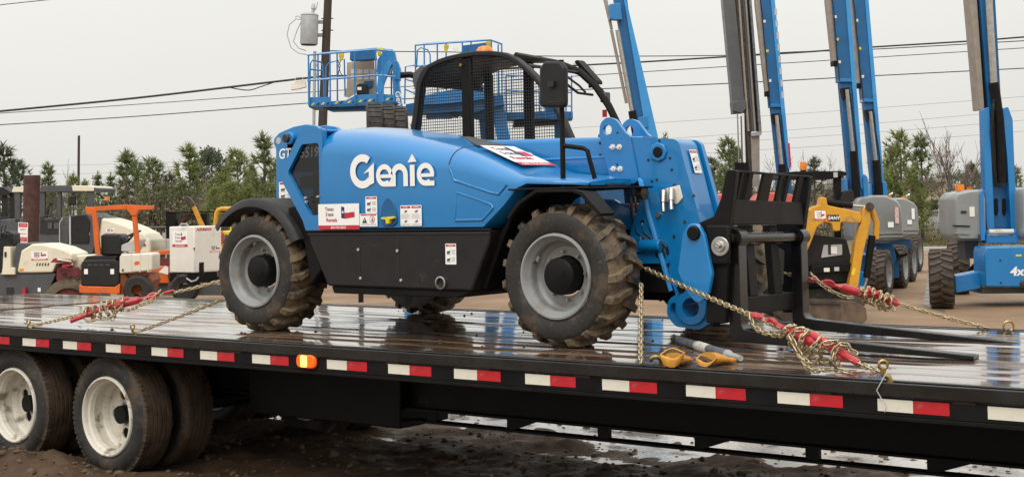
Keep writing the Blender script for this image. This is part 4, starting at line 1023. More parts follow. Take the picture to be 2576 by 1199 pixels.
binder(LE(.0, .004), LE(.50, .0), 'red ratchet binder wound with gold chain beyond the far pallet fork', (.0, .0, -.005), (.62, .98))
rg = thing('anchor_ring', 'small brass anchor ring standing on the far deck edge at the right', 'ring', (-2.68, 8.105, DK+.012))
MB().tube([(.028*cos(a), 0, .012+.028*sin(a)) for a in [2*pi*i/18 for i in range(18)]], .006, 6, closed=True).build('ring', BRASS, rg, rot=(0, 0, .6))
# white cord off the big hook
cd = MB().tube([(-2.36, 5.60, 1.0), (-2.375, 5.575, .96), (-2.395, 5.572, .925), (-2.37, 5.57, .885), (-2.352, 5.57, .862), (-2.362, 5.57, .838)], .0022, 6)
tag(cd.build('cord', LGREY), 'thin white cord dangling from the chain hook over the reflective tape', 'cord')
# pry pipe
a, b = V((-3.935, 6.57, DK+.024)), V((-3.225, 5.965, DK+.020)); t_ = (b-a).normalized()
pp = thing('binder_pipe', 'grey steel pipe with white taped grip and bright end lying on the deck planks', 'pipe', a)
PIPEM = mat('worn_grey_pipe', (.16, .17, .18), (.10, .10, .11), 18, .4, .6, bump=.05)
MB().tube([tuple(V((0, 0, 0))), tuple(t_*.72)], .0225, 14).build('tube', PIPEM, pp)
MB().tube([tuple(t_*.28), tuple(t_*.30), tuple(t_*.40), tuple(t_*.46)], [.0235, .0262, .0255, .0240], 14).build('taped_grip', mat('worn_white_tape', (.62, .60, .54), (.25, .23, .20), 35, .6, .8, contrast=(.45, .7), bump=.4), pp)
MB().tube([tuple(t_*.72), tuple(t_*.74), tuple(t_*.76), tuple(t_*.90)], [.0245, .0245, .015, .014], 14).build('bright_end', GALV, pp)
GLIN = mat('dirty_glove_lining', (.05, .032, .014), (.12, .07, .02), 20, .8, .9)
# two leather gloves: cuffs gape upward towards the camera, hands folded behind
def glove(label, loc, rz, seed=0, rx=.056, ry=.036, h=.072):
    root = thing('work_glove', label, 'glove', loc, rz, 'tan gloves dropped on the deck edge')
    n = 24
    def ring(k, sx, sy, z, tilt, off):
        q = []
        for i in range(n):
            a = 2*pi*i/n; x = rx*sx*cos(a)*(1+.06*sin(2*a+seed)); y = ry*sy*sin(a)*(1+.10*cos(3*a+seed))
            q.append((x, y+off, max(.001, z + tilt*sin(a) + .005*sin(3*a+seed*2))))
        return q
    outer = [ring(0, .55, .55, .002, 0, -.018), ring(0, .75, .8, h*.35, .006, -.008), ring(0, .95, 1.0, h*.72, .008, .0), ring(0, 1.0, 1.05, h, .016, .006)]
    inner = [ring(0, .90, .90, h-.001, .014, .006), ring(0, .80, .80, h*.7, .008, .0), ring(0, .6, .6, h*.35, .008, -.006)]
    M_ = MB(); M_.loft(outer+inner[:1], cap=False); M_.build('cuff', GLOVE, root, smooth=70)
    M_ = MB(); M_.loft(inner, cap=False); M_.build('inner_wall', GLIN, root, smooth=70)
    MB().raw(ring(0, .62, .62, h*.38, .006, -.006), [tuple(range(n))]).build('lining', DARKIN, root, smooth=0)
    M_ = MB(); secs = []
    for d, w_, t_, zc in ((.02, .05, .030, .034), (.07, .056, .028, .030), (.12, .052, .020, .022), (.15, .045, .012, .014)):
        secs.append([(w_*cos(2*pi*i/14), d, max(.001, zc+t_*sin(2*pi*i/14))) for i in range(14)])
    M_.loft(secs); M_.build('palm', GLOVE, root, smooth=70)
    for k in range(4):
        x = -.036+.024*k; L = (.055, .07, .066, .05)[k]
        MB().tube([(x, .13, .014), (x*1.08, .13+L*.55, .016), (x*1.12, .13+L, .012)], [.012, .012, .008], 8).build('finger', GLOVE, root, smooth=70)
    MB().tube([(.035, .05, .03), (.052, .09, .026), (.056, .125, .016)], [.016, .014, .009], 8).build('thumb', GLOVE, root, smooth=70)
    return root
glove('tan work glove on the deck edge, left of the pair, with its cuff gaping widest', (-3.44, 5.675, DK+.002), radians(14), 1, .056, .046, .062)
glove('tan work glove on the deck edge, right of the pair, flattened under the pipe', (-3.315, 5.77, DK+.002), radians(-6), 4, .060, .028, .038)
# crumbs of mud on the deck
M_ = MB(); rr = random.Random(5)
for i in range(55):
    x, y = rr.uniform(-8.6, -3.2), rr.uniform(5.75, 8.0)
    if rr.random() < .5: x, y = rr.choice([(-6.78, 6.0), (-4.42, 6.0), (-6.78, 7.9), (-4.42, 7.9), (-5.3, 7.0)]); x += rr.gauss(0, .35); y += rr.gauss(0, .14)
    if y < 5.75: continue
    r = rr.uniform(.003, .010)
    if rr.random() < .12: r *= 1.9
    M_.sphere((x, y, DK+r*.35), r, 6, 4, 0, (1.3, 1.1, .7))
tag(M_.build('mud_crumbs', MUDCLOD), kind='stuff')
# ------------------------------------------------------------------ yard behind: every machine is measured in its own upright plane at its own distance
class Elev:
    """root standing on the ground; p(px,py,dd) turns a measured point of the elevation into local metres"""
    last = {}
    def __init__(s, name, label, cat, px0, d, group=None):
        P = at_depth(px0, 560, d); s.d = d; s.loc = V((P.x, P.y, 0))
        Elev.last[name] = s; s.root = thing(name, label, cat, s.loc, YAW, group); s.R = Matrix.Rotation(-YAW, 3, 'Z')
    def p(s, px, py, dd=0.0): return s.R @ (at_depth(px, py, s.d+dd) - s.loc)
    def pts(s, q, dd=0.0): return [s.p(a, b, dd) for a, b in q]
    def xz(s, q, r=0, n=3, dd=0.0):
        w_ = [(v.x, v.z) for v in s.pts(q, dd)]
        return rpoly(w_, r, n) if r else w_
    def prism(s, q, d0, d1, r=0, M_=None, n=3): return (M_ or MB()).prism(s.xz(q, r, n, min(d0, d1)), d0, d1)
    def box(s, x0, x1, y0, y1, d0, d1, M_=None):
        a, b = s.p(x0, y1, min(d0, d1)), s.p(x1, y0, min(d0, d1)); return (M_ or MB()).box(a.x, b.x, d0, d1, a.z, b.z)
    def tube(s, q, r, n=8, M_=None, dd=0.0):
        return (M_ or MB()).tube([s.p(*c) if len(c) == 3 else s.p(c[0], c[1], dd) for c in q], r, n)
    def col(s, px, w_px, y0, y1, d0, d1, M_=None): return s.box(px-w_px/2, px+w_px/2, y0, y1, d0, d1, M_)
    def foot(s, px, py=600): v = s.p(px, py); return v.x
    def m(s, px): return px*s.d/FPX
    def sticker(s, px, py, wpx, hpx, dy, parent=None, text=False):
        a = s.p(px, py+hpx); return rental((a.x, dy, a.z), (1, 0, 0), (0, 0, 1), s.m(wpx), s.m(hpx), parent or s.root, text=text)

# ---- cream tandem roller, far left
E_ = Elev('road_roller', 'cream and charcoal road roller with dark red drum frame behind the trailer tail', 'roller', 100, 26); r = E_.root
E_.prism([(44, 686), (54, 630), (81, 613.5), (109, 613.5), (149, 623), (182, 638), (185, 659), (143, 663), (134, 685)], 0, 1.0, .05).build('hood', CREAM, r, bev=.03, seg=3)
E_.prism([(38.5, 688), (39, 625), (45, 611.5), (80, 612.5), (55, 630), (44.5, 688)], .02, .98, .02).build('hood_back', DKGREY, r, bev=.02)
E_.prism([(-30, 740), (-30, 690), (41, 688), (143, 687), (120, 736), (112, 790), (-30, 790)], .03, .97, .03).build('lower_body', DKGREY, r, bev=.01)
E_.prism([(143, 706), (143, 672), (192, 672), (197, 690), (197, 708), (165, 712)], .05, .95, .03).build('drum_frame', DKRED, r, bev=.01)
c = E_.p(174, 773); M_ = MB(); M_.lathe([(.36, 0), (.50, 0), (.53, .02), (.53, .95), (.36, .95)], 36, 'y', (c.x, .02, c.z)); M_.build('drum', mat('muddy_drum', (.13, .10, .06), (.07, .045, .03), 5, .6, .8), r)
M_ = MB(); M_.lathe([(.0001, .06), (.36, .06)], 24, 'y', (c.x, .02, c.z)); M_.build('drum_disc', DKRED, r)
E_.prism([(5, 690), (8, 672), (10, 620), (27, 620), (28, 672), (38, 674), (39, 690)], -.05, .35, .01).build('step_panel', CREAM, r, bev=.01)
E_.box(12, 17, 633, 646, -.06, -.052).build('panel_slot', BLKPR, r)
E_.prism([(-20, 640), (-20, 600), (2, 585), (20, 580), (33, 588), (34, 625), (12, 640)], .1, .5, .03).build('operator_console', BLACK_M, r, bev=.02)
E_.tube([(-10, 590), (15, 584), (30, 600)], .025, 8, dd=.2).build('handrail', DKGREY, r)
E_.box(18, 36, 722, 738, .015, .03).build('step_hole', BLKPR, r); E_.box(97, 104, 723, 733, .02, .028).build('white_label', WHITE, r)
E_.prism([(183, 690), (185, 656), (190, 643), (240, 639), (240, 660), (203, 668), (200, 705), (192, 705)], .25, .8, .03).build('tail_cover', CREAM, r, bev=.02)
E_.prism([(128, 659), (139, 649), (184, 652), (184, 660)], -.004, .0, 0).build('red_stripe', DKRED, r); E_.box(50, 60, 675, 681, -.006, .0).build('amber_reflector', AMBER, r)
E_.sticker(80, 632, 42, 22, -.002)
E_.prism([(57, 740), (60, 722), (66, 722), (66, 740)], -.06, .0).build('tow_hook', REDP, r)
# steel post with sign
E_ = Elev('steel_post', 'thick rusty brown steel post standing behind the cream roller hood', 'post', 78, 29.5); r = E_.root
a = E_.p(81, 441); b = E_.p(72, 790); rad = E_.m(20.5)
M_ = MB(); M_.tube([b, a], [rad*.95, rad], 28); M_.build('shaft', RUST, r)
M_ = MB(); M_.lathe([(.0001, .012), (rad*.9, .010), (rad*1.0, 0), (rad*.9, -.004)], 28, 'z', tuple(a)); M_.build('concrete_cap', LGREY, r)
E_ = Elev('parking_sign', 'small white and red parking sign tilted on a stake beside the brown post', 'sign', 57, 28.8); r = E_.root
tl, tr, br, bl = E_.p(46, 559), E_.p(70.5, 560), E_.p(67.5, 610), E_.p(44.5, 609.5)
u_ = (tr-tl).normalized(); v_ = (tl-bl).normalized(); wd, ht = (tr-tl).length, (tl-bl).length
M_ = MB(); M_.raw([tuple(p+V((0, dy, 0))) for dy in (0.004, .010) for p in (bl, br, tr, tl)], [(0, 1, 2, 3), (7, 6, 5, 4), (0, 4, 5, 1), (1, 5, 6, 2), (2, 6, 7, 3), (3, 7, 4, 0)]); M_.build('sign_plate', LGREY, r)
d = Decal(bl, u_, v_, -.0005); d.rect(0, wd, 0, ht, 0, 0, .02)
for y0_, y1_ in ((.77, .96), (.05, .28)): d.rect(wd*.06, wd*.94, ht*y0_, ht*y1_, 1, 1)
d.text('FIRE LANE', wd*.5, ht*.865, wd*.14, 0, 2, .01); d.text('NOT', wd*.5, ht*.65, wd*.28, 1, 2, .02); d.text('PARKING', wd*.5, ht*.44, wd*.175, 1, 2, .02)
d.text('TOW AWAY', wd*.5, ht*.215, wd*.13, 0, 2, .01); d.text('ZONE', wd*.5, ht*.12, wd*.13, 0, 2, .01)
d.build('sign_print', PM, r)
M_ = MB(); q = E_.p(56, 800); M_.bar(tuple(q+V((0, .02, 0))), tuple((tl+tr)/2+V((0, .02, 0))), .03, .02); M_.build('stake', DSTEEL, r)

E_ = Elev.last['road_roller']; r = E_.root
for k in range(5): E_.prism([(92+7*k, 668), (94+7*k, 661), (97+7*k, 661), (95+7*k, 668)], -.006, .0).build('hood_vent', BLKPR, r)
E_.prism([(144, 653), (146, 649), (181, 655), (181, 658)], -.008, -.005).build('stripe_lettering', WHITE, r)
for k in range(4): E_.prism([(128+4*k, 659), (136+4*k, 650), (138+4*k, 650), (130+4*k, 659)], -.007, -.003).build('slash_stripe', REDPR, r)
E_.tube([(44, 687, -.01), (100, 687, -.01), (133, 684, -.01), (143, 663, -.01)], .008, 5).build('hood_seam', BLKPR, r)
for px, py in ((150, 680), (186, 694), (165, 690)): E_.tube([(px, py, .0), (px+8, py+9, -.05), (px+14, py+4, -.02)], .016, 6).build('hydraulic_hose', BLACK_M, r)
E_.tube([(150, 676, -.03), (156, 672, -.05), (170, 674, -.05), (176, 682, -.03)], .014, 6).build('tow_eye', DKRED, r)
E_.box(158, 176, 664, 670, .02, .06).build('tail_lamp', REDPR, r)
for a in (0, 1): E_.tube([(2+9*a, 600, .05), (4+9*a, 572, .05), (8+9*a, 566, .05)], .012, 6).build('control_lever', BLKPR, r)
E_.tube([(10, 586, -.02), (22, 590, -.06), (27, 610, -.02), (20, 626, -.04)], .014, 6).build('hydraulic_hose', BLACK_M, r)
# ---- big cream and charcoal compactor with a canopy cab
E_ = Elev('soil_compactor', 'large charcoal machine with cream canopy roof and long sloping cream hood', 'compactor', 200, 34); r = E_.root
E_.prism([(102, 483), (101, 469), (108, 466.5), (175, 466), (183, 482)], 0, 1.7, .02).build('roof', DKGREY, r, bev=.02)
E_.prism([(181, 481), (180, 467), (228, 467), (235, 470), (235, 481)], .0, 1.7, .02).build('roof_front', CREAM, r, bev=.02)
E_.prism([(235, 481), (235, 471), (243, 474), (242, 483)], .05, 1.65, 0).build('roof_tip', DKGREY, r)
E_.prism([(28, 483), (33, 470), (58, 469), (101, 469), (101, 483)], .02, 1.7, .02).build('roof_rear', CREAM, r, bev=.02)
for px, w_, y1_ in ((106, 11, 565), (148, 7, 560), (226, 15, 520), (43, 12, 560)):
    for d0 in (.05, 1.5): E_.col(px, w_, 481, y1_, d0, d0+.12).build('cab_pillar', DKGREY, r, bev=.01)
E_.prism([(0, 640), (0, 552), (60, 548), (98, 549), (150, 546), (219, 536), (240, 548), (247, 592), (232, 640), (150, 622), (95, 640)], .05, 1.7, .03).build('cab_body', DKGREY, r, bev=.02)
E_.prism([(100, 588), (102, 556), (147, 553), (152, 566), (150, 588)], .03, .06, .02).build('engine_bay_opening', BLKPR, r)
E_.prism([(172, 612), (172, 545), (215, 540), (226, 556), (224, 612)], .02, .05, .02).build('cab_door', BLACK_M, r, bev=.01)
E_.col(176, 3, 545, 615, .0, .03).build('door_rail', LGREY, r)
E_.prism([(240, 600), (243, 543), (253, 546), (247, 596)], .1, 1.6, .02).build('hood_collar', DKGREY, r, bev=.01)
E_.prism([(246, 596), (253, 546), (290, 556), (334, 572), (366, 588), (378, 604), (380, 622), (380, 640), (246, 640)], .15, 1.55, .10).build('long_hood', CREAM, r, bev=.06, seg=3)
E_.sticker(262, 574, 22, 14, .148)
M_ = MB(); E_.tube([(195, 482), (182, 487), (180, 500)], .02, 6, M_, -.1); M_.build('mirror_arm', BLACK_M, r)
E_.prism([(170, 517), (171, 492), (189, 491), (190, 516)], -.18, -.10, .04).build('mirror', BLACK_M, r, bev=.02)
E_.tube([(243, 484), (252, 491), (262, 499)], .03, 6).build('lamp_arm', BLACK_M, r); E_.prism([(260, 503), (263, 495), (272, 497), (269, 504)], -.1, .05).build('turn_lamp', AMBER, r)
for px in (60, 300):
    c = E_.p(px, 680); M_ = MB(); M_.lathe([(.25, 0), (.5, -.02), (.62, .06), (.64, .25), (.62, .44), (.25, .5)], 28, 'y', (c.x, .2, .62)); M_.build('tyre', RUBBER, r)
E_.prism([(40, 575), (42, 562), (80, 556), (90, 575)], .3, 1.3, .03).build('seat', BLACK_M, r, bev=.03)
for px in (120, 136): E_.prism([(px, 575), (px, 560), (px+11, 560), (px+11, 575)], .01, .03).build('vent_grille', DKGREY, r)
E_.tube([(100, 548, -.02), (118, 542, -.02), (140, 548, -.02)], .02, 6).build('hand_rail', BLACK_M, r)
E_.tube([(150, 610, -.04), (150, 560, -.04), (158, 548, -.04)], .014, 6).build('hand_rail', LGREY, r)
E_.prism([(108, 545), (108, 484), (147, 484), (147, 545)], .10, .11).build('cab_window', mat('clear_window', (.05, .055, .05), None, rough=.05, alpha=.25), r)
E_.prism([(155, 540), (155, 484), (219, 483), (219, 535)], .10, .11).build('cab_window', bpy.data.materials['clear_window'], r)
E_.tube([(118, 548, .5), (122, 520, .5), (132, 510, .5)], .03, 6).build('steering_column', BLACK_M, r)
for k in range(3): E_.box(215+4*k, 218+4*k, 566+9*k, 574+9*k, .03, .04).build('label', (REDPR, WHITE, LGREY)[k], r)
E_.prism([(352, 600), (360, 606), (368, 618), (350, 618)], .13, .15).build('hood_grille', DKRED, r)
for k in range(4): E_.box(236+8*k, 240+8*k, 624, 636, .08, .15).build('frame_rib', BLACK_M, r)
# dark cab at the very left edge
E_ = Elev('dark_cab_machine', 'dark machine cab cut off by the left edge behind the cream roller', 'machine', 5, 36); r = E_.root
E_.prism([(-60, 484), (-60, 470), (6, 470), (14, 476), (28, 484), (20, 492)], 0, 1.6, .02).build('cab_roof', BLACK_M, r, bev=.01)
for px in (-40, 9, 30): E_.col(px, 9, 484, 560, .1, .25).build('cab_pillar', BLACK_M, r)
E_.prism([(-60, 700), (-60, 548), (20, 545), (44, 556), (44, 700)], .05, 1.6, .03).build('body', BLACK_M, r, bev=.02)

# ---- orange ride-on machine with roll bar and water tank
E_ = Elev('ride_on_roller', 'orange ride-on roller with roll bar, black engine box and white water tank', 'roller', 290, 25); r = E_.root
E_.prism([(221, 540), (231, 540), (240, 640), (253, 640), (241, 530), (228, 522), (214, 520), (214, 530)], 0, .08, .01).build('roll_bar_post', ORANGE, r, bev=.006)
E_.prism([(331, 542), (342, 542), (352, 636), (341, 637)], .0, .08).build('roll_bar_post', ORANGE, r, bev=.006)
E_.prism([(214, 521), (318, 514), (318, 526), (232, 531)], .02, .10).build('roll_bar_beam', ORANGE, r, bev=.006)
E_.prism([(318, 515), (384, 518), (384, 527.5), (347, 528), (342, 542), (331, 542), (318, 527)], -.02, .10, .02).build('roll_bar_gusset', ORANGE, r, bev=.006)
E_.prism([(205, 718), (205, 662), (211, 654), (290, 652), (302, 662), (302, 712), (290, 720)], -.05, .75, .03).build('engine_box', BLACK_M, r, bev=.02)
E_.prism([(211, 654), (220, 644), (296, 643), (290, 652.5)], .0, .72).build('engine_lid', BLACK_M, r)
for px in (213, 279): E_.box(px, px+9, 676, 689, -.054, -.05).build('label', WHITE, r)
E_.prism([(201, 736), (201, 715), (210, 719), (290, 721), (303, 712), (303, 738)], -.08, .1).build('bumper', ORANGE, r, bev=.01)
E_.prism([(254, 642), (253, 592), (262, 588), (300, 589), (307, 600), (306, 642)], .1, .6, .04).build('seat', BLACK_M, r, bev=.03)
M_ = MB(); c = E_.p(326, 588); M_.tube([(c.x+.12*cos(a), .3+.12*sin(a), c.z+.05*cos(a)) for a in [2*pi*i/16 for i in range(16)]], .012, 6, closed=True); M_.tube([tuple(E_.p(318, 612, .3)), (c.x, .3, c.z)], .02, 6); M_.build('steering_wheel', BLACK_M, r)
E_.prism([(305, 632), (306, 616), (330, 606), (348, 600), (352, 604), (338, 632)], .1, .55, .02).build('dash', LGREY, r, bev=.01)
E_.prism([(301, 688), (301, 646), (306, 639), (378, 636), (384, 640), (384, 680)], -.12, .45, .035).build('water_tank', TANK, r, bev=.03, seg=3)
for px in (329, 352, 372): E_.prism([(px, 684), (px+1, 638), (px+3, 638), (px+2, 684)], -.126, -.11).build('tank_rib', TANK, r)
E_.prism([(338, 662), (341, 657), (350, 656), (353, 660), (349, 665), (340, 666)], -.126, -.12, .02).build('tank_badge', ORANGE, r)
E_.prism([(296, 740), (298, 690), (376, 686), (385, 704), (372, 740)], .0, .6).build('frame', mat('muddy_orange', (.45, .09, .012), (.14, .07, .03), 5, .6, .8), r)
c = E_.p(352, 728); M_ = MB(); M_.lathe([(.10, 0), (.22, -.01), (.26, .04), (.26, .24), (.1, .26)], 26, 'y', (c.x, -.16, c.z)); M_.build('tyre', RUBBER, r)
for k in range(4): E_.box(222+15*k, 231+15*k, 664, 667, -.053, -.05).build('engine_vent', DKGREY, r)
for px in (216, 294): E_.tube([(px, 714, -.06), (px-4, 724, -.09), (px-2, 732, -.09)], .014, 6).build('latch_strap', BLKPR, r)
E_.tube([(318, 690, -.02), (326, 700, -.06), (322, 716, -.04)], .02, 6).build('hydraulic_hose', BLACK_M, r); E_.tube([(372, 690, -.02), (366, 706, -.08), (372, 722, -.04)], .016, 6).build('hydraulic_hose', BLACK_M, r)
for k in range(3): E_.tube([(306+5*k, 612, .2), (304+5*k, 596, .2)], .012, 6).build('control_lever', BLKPR, r)
E_.prism([(304, 640), (312, 634), (318, 634), (318, 639)], -.1, .0).build('tank_cap', LGREY, r); E_.box(308, 312, 676, 682, -.128, -.12).build('drain_plug', BLKPR, r)
E_ = Elev('orange_attachment', 'orange machine half hidden between the white tank and the white generator', 'machine', 395, 28); r = E_.root
E_.prism([(376, 710), (382, 676), (418, 668), (425, 712)], 0, .8, .02).build('body', ORANGE, r, bev=.01)
E_.prism([(400, 684), (417, 668), (424, 672), (424, 690)], -.01, .0).build('white_flash', WHITE, r)
E_.prism([(364, 652), (366, 634), (426, 628), (426, 638), (395, 642), (388, 656)], .1, .5).build('arm', ORANGE, r, bev=.01)
E_.prism([(380, 668), (382, 655), (424, 648), (424, 668)], .15, .5).build('linkage', DKRED, r)
E_.prism([(376, 740), (378, 712), (424, 712), (424, 740)], .1, .7).build('skid', DKGREY, r)

# ---- white generator on a trailer
E_ = Elev('generator', 'white enclosed generator with red and black lettering on a small trailer', 'generator', 488, 27); r = E_.root
C_ = E_.p(488, 569); Cb = E_.p(487, 686); A_ = E_.p(425, 571, .35); B_ = E_.p(557, 571, .5); hgt = C_.z-Cb.z
ax = V((A_.x, A_.y)); cx = V((C_.x, C_.y)); bx = V((B_.x, B_.y)); dx = ax+bx-cx
M_ = MB(); M_.prism([tuple(p) for p in (ax, cx, bx, dx)], Cb.z, C_.z, 'z'); M_.build('cabinet', GENW, r, bev=.02)
ul = V((C_.x-A_.x, C_.y-A_.y, 0)); wl = ul.length; ul.normalize(); ur = V((B_.x-C_.x, B_.y-C_.y, 0)); wr = ur.length; ur.normalize()
nl = V((ul.y, -ul.x, 0)); nr_ = V((ur.y, -ur.x, 0)); Z_ = V((0, 0, 1))
o0 = V((A_.x, A_.y, Cb.z)); o1 = V((C_.x, C_.y, Cb.z))
rental(o0+nl*.001+ul*wl*.14+Z_*hgt*.56, ul, Z_, wl*.60, hgt*.34, r)
d = Decal(o1+nr_*.001, ur, Z_, .002); k = wr/69.0   # roughly one unit per measured pixel along the face
d.text('AIRMAN', k*6, hgt*.925, hgt*.085, 1, 0, .03, 0, 1.25, 'LEFT'); d.text('ANA', k*45, hgt*.775, hgt*.10, 5, 0, .03, 0, 1.2, 'LEFT')
d.poly([(k*31, hgt*.745), (k*41, hgt*.745), (k*36, hgt*.82)], 1, 0); d.rect(k*25, k*27.5, hgt*.74, hgt*.82, 3, 0)
for i in range(5): d.rect(k*39, k*60, hgt*(.09+.03*i), hgt*(.105+.03*i), 4, 0)
d.build('lettering', PM, r)
rental(o1+nr_*.001+ur*k*38+Z_*hgt*.42, ur, Z_, k*28, hgt*.16, r, text=False)
M_ = MB(); M_.prism([tuple(cx+(bx-cx).normalized()*.003-V((0, .0015))+(bx-cx)*.21), tuple(cx-V((0, .006))+(bx-cx)*.21), tuple(cx-V((0, .006))+(bx-cx)*.98), tuple(cx-V((0, -.0))+(bx-cx)*.98)], Cb.z+.04, C_.z-.12, 'z'); M_.build('side_door', GENW, r)
M_ = MB(); M_.prism([tuple(p) for p in (ax-V((.01, .01)), cx-V((0, .015)), bx, dx)], Cb.z-.18, Cb.z-.005, 'z'); M_.build('base_frame', BLACK, r)
E_.prism([(501, 697), (501, 660), (511, 659), (511, 697)], -.22, -.10).build('jack_post', BLACK, r, bev=.01)
M_ = MB(); M_.lathe([(.1, 0), (.23, -.01), (.27, .03), (.27, .2), (.1, .22)], 24, 'y', (E_.p(461, 700).x, .1, .27)); M_.build('tyre', RUBBER, r)
E_.prism([(420, 742), (424, 716), (560, 716), (560, 742)], .2, .5).build('drawbar', DKGREY, r)
for k_ in range(3): E_.box(424+22*k_, 428+22*k_, 688, 700, -.02, .02).build('frame_bolt_plate', DSTEEL, r)
E_.tube([(470, 700, -.1), (482, 708, -.16), (494, 704, -.2), (500, 696, -.2)], .018, 6).build('safety_chain', GALV, r)
E_.tube([(452, 569, .1), (456, 563, .1), (470, 563, .1), (474, 569, .1)], .016, 6).build('lifting_bail', LGREY, r)
MB().box(-.012, .012, -.02, .0, -.02, .02).build('door_latch', BLKPR, r, loc=tuple(cx.to_3d()+V((0, 0, Cb.z+hgt*.52))))
# ---- yellow machine behind it
E_ = Elev('yellow_machine', 'bright yellow machine with orange hoop and red extinguisher behind the rear wheel', 'machine', 575, 31); r = E_.root
E_.prism([(551, 660), (553, 581), (618, 581), (618, 660)], 0, .9, .03).build('lower_body', YELB, r, bev=.02)
E_.prism([(578, 581), (579, 556), (618, 554), (618, 581)], .1, .8, .02).build('upper_body', YELB, r, bev=.02)
E_.prism([(549, 645), (550, 700), (618, 700), (618, 645)], .05, .9).build('skirt', DKGREY, r)
E_.tube([(541, 572), (545, 535), (549, 528), (558, 525), (610, 524)], .05, 8, dd=-.2).build('hoop', EXYEL, r)
E_.tube([(558, 612), (558, 588), (557, 582)], [.045, .045, .02], 10, dd=-.06).build('extinguisher', REDP, r)
# ---- black trencher with orange digging arm
E_ = Elev('trencher', 'black framed machine with rusty orange digging arm behind the white generator', 'trencher', 480, 34); r = E_.root
E_.box(418, 441, 533, 600, .2, .6).build('frame_post', BLACK, r); E_.box(418, 590, 530, 537, .2, .3).build('top_rail', BLACK, r); E_.box(505, 520, 537, 590, .2, .5).build('frame_post', BLACK, r)
E_.prism([(480, 518), (489, 516), (516, 572), (503, 572)], .0, .12).build('arm', EXYEL, r, bev=.01)
E_.prism([(463, 497), (466, 493), (474, 495), (490, 515), (481, 521), (474, 508)], -.02, .14).build('arm_tip', DSTEEL, r)
M_ = MB(); c = E_.p(472, 572); M_.lathe([(.22, 0), (.32, 0), (.32, .3), (.22, .3), (.22, 0)], 20, 'y', (c.x, .3, c.z)); M_.build('chain_sprocket', RUST, r)
E_.box(430, 560, 572, 760, .25, .9).build('body', BLACK_M, r)

# ------------------------------------------------------------------ boom lifts
def lift_tyre(R_, w_, lugs=22):
    t = MB(); t.lathe([(R_*.58, .02), (R_*.66, 0), (R_*.86, -.01), (R_*.93, .01), (R_*.95, .03), (R_*.955, w_-.03), (R_*.93, w_-.01), (R_*.86, w_+.01), (R_*.58, w_-.02)], 40)
    body = t.mesh('tyre', MUDTYRE if False else RUBBER, 45)
    l = MB()
    for sd in (0, 1):
        for i in range(lugs):
            th = 2*pi*(i+.5*sd)/lugs
            def P(dt, y, rr): return (rr*cos(th+dt), y if sd == 0 else w_-y, rr*sin(th+dt))
            secs = []
            for dt, y, k in ((-.10, .01, .08), (-.07, w_*.2, .08), (.03, w_*.54, .055)):
                secs.append([P(dt-k, y, R_*.93), P(dt-k*.8, y, R_), P(dt+k*.8, y, R_), P(dt+k, y, R_*.93)])
            l.loft(secs)
    lug = l.mesh('tread_lugs', MUDTYRE2, 30)
    rm = MB(); rm.lathe([(R_*.60, .0), (R_*.57, .01), (R_*.52, .06), (R_*.3, .10), (.0001, .08)], 28); rim = rm.mesh('rim', RIM, 40)
    return body, lug, rim
T47 = lift_tyre(.47, .36)
def add_tyre(root, x, y, R_=.47, rz=0, mesh=None, scale=1.0):
    w_ = node('wheel', root, (x, y, R_*scale), (R0.uniform(0, 0), R0.uniform(0, 6), 0)); w_.scale = (scale,)*3
    w_.rotation_euler = Euler((0, R0.uniform(0, 6), rz), 'XYZ')
    for nm, me in zip(('tyre', 'tread_lugs', 'rim'), mesh or T47): put(nm, me, w_)
    return w_
GB = 'boom lifts parked with their booms raised'
def boom_face(E_, q, d0, d1, m_, name, parent, bev=0.0): return E_.prism(q, d0, d1).build(name, m_, parent, bev=bev)

# R1: blue boom just right of the telehandler cab
E_ = Elev('boom_lift', 'blue boom lift whose raised boom rises directly behind the lifting lugs', 'boom lift', 1640, 28, GB); r = E_.root
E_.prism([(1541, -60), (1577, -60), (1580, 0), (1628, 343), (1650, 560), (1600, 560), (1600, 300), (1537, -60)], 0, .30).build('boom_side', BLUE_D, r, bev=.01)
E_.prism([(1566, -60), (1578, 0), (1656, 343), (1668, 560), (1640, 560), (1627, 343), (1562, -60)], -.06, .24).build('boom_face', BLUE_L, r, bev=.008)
E_.prism([(1508, -60), (1519, -60), (1543, 70), (1538, 70)], .05, .25).build('hose_guide', TAN, r)
E_.tube([(1553, 76), (1590, 282)], E_.m(5.5), 10, dd=-.05).build('cylinder_rod', STEEL, r)
E_.tube([(1538, 76), (1576, 260)], E_.m(4), 8, dd=.1).build('hose_bundle', TAN, r)
E_.tube([(1590, 279), (1600, 340), (1612, 430)], E_.m(10), 12, dd=-.05).build('cylinder_barrel', BLACK, r)
E_.prism([(1534, 46), (1534, 8), (1562, 5), (1567, 48)], -.14, .1, .02).build('cylinder_mount', BLUE, r, bev=.01)
E_.prism([(1600, 298), (1628, 290), (1632, 320), (1606, 325)], -.10, .2).build('pivot_bracket', BLUE, r, bev=.01)
E_.prism([(1612, 600), (1640, 540), (1700, 540), (1720, 700), (1600, 700)], -.4, .8).build('turntable', BLUE_D, r)
E_.box(1560, 1720, 640, 720, -.6, 1.2).build('chassis', BLUE_D, r)
for x in (-.55, .75):
    for y in (-.8, 1.2): add_tyre(r, x, y)
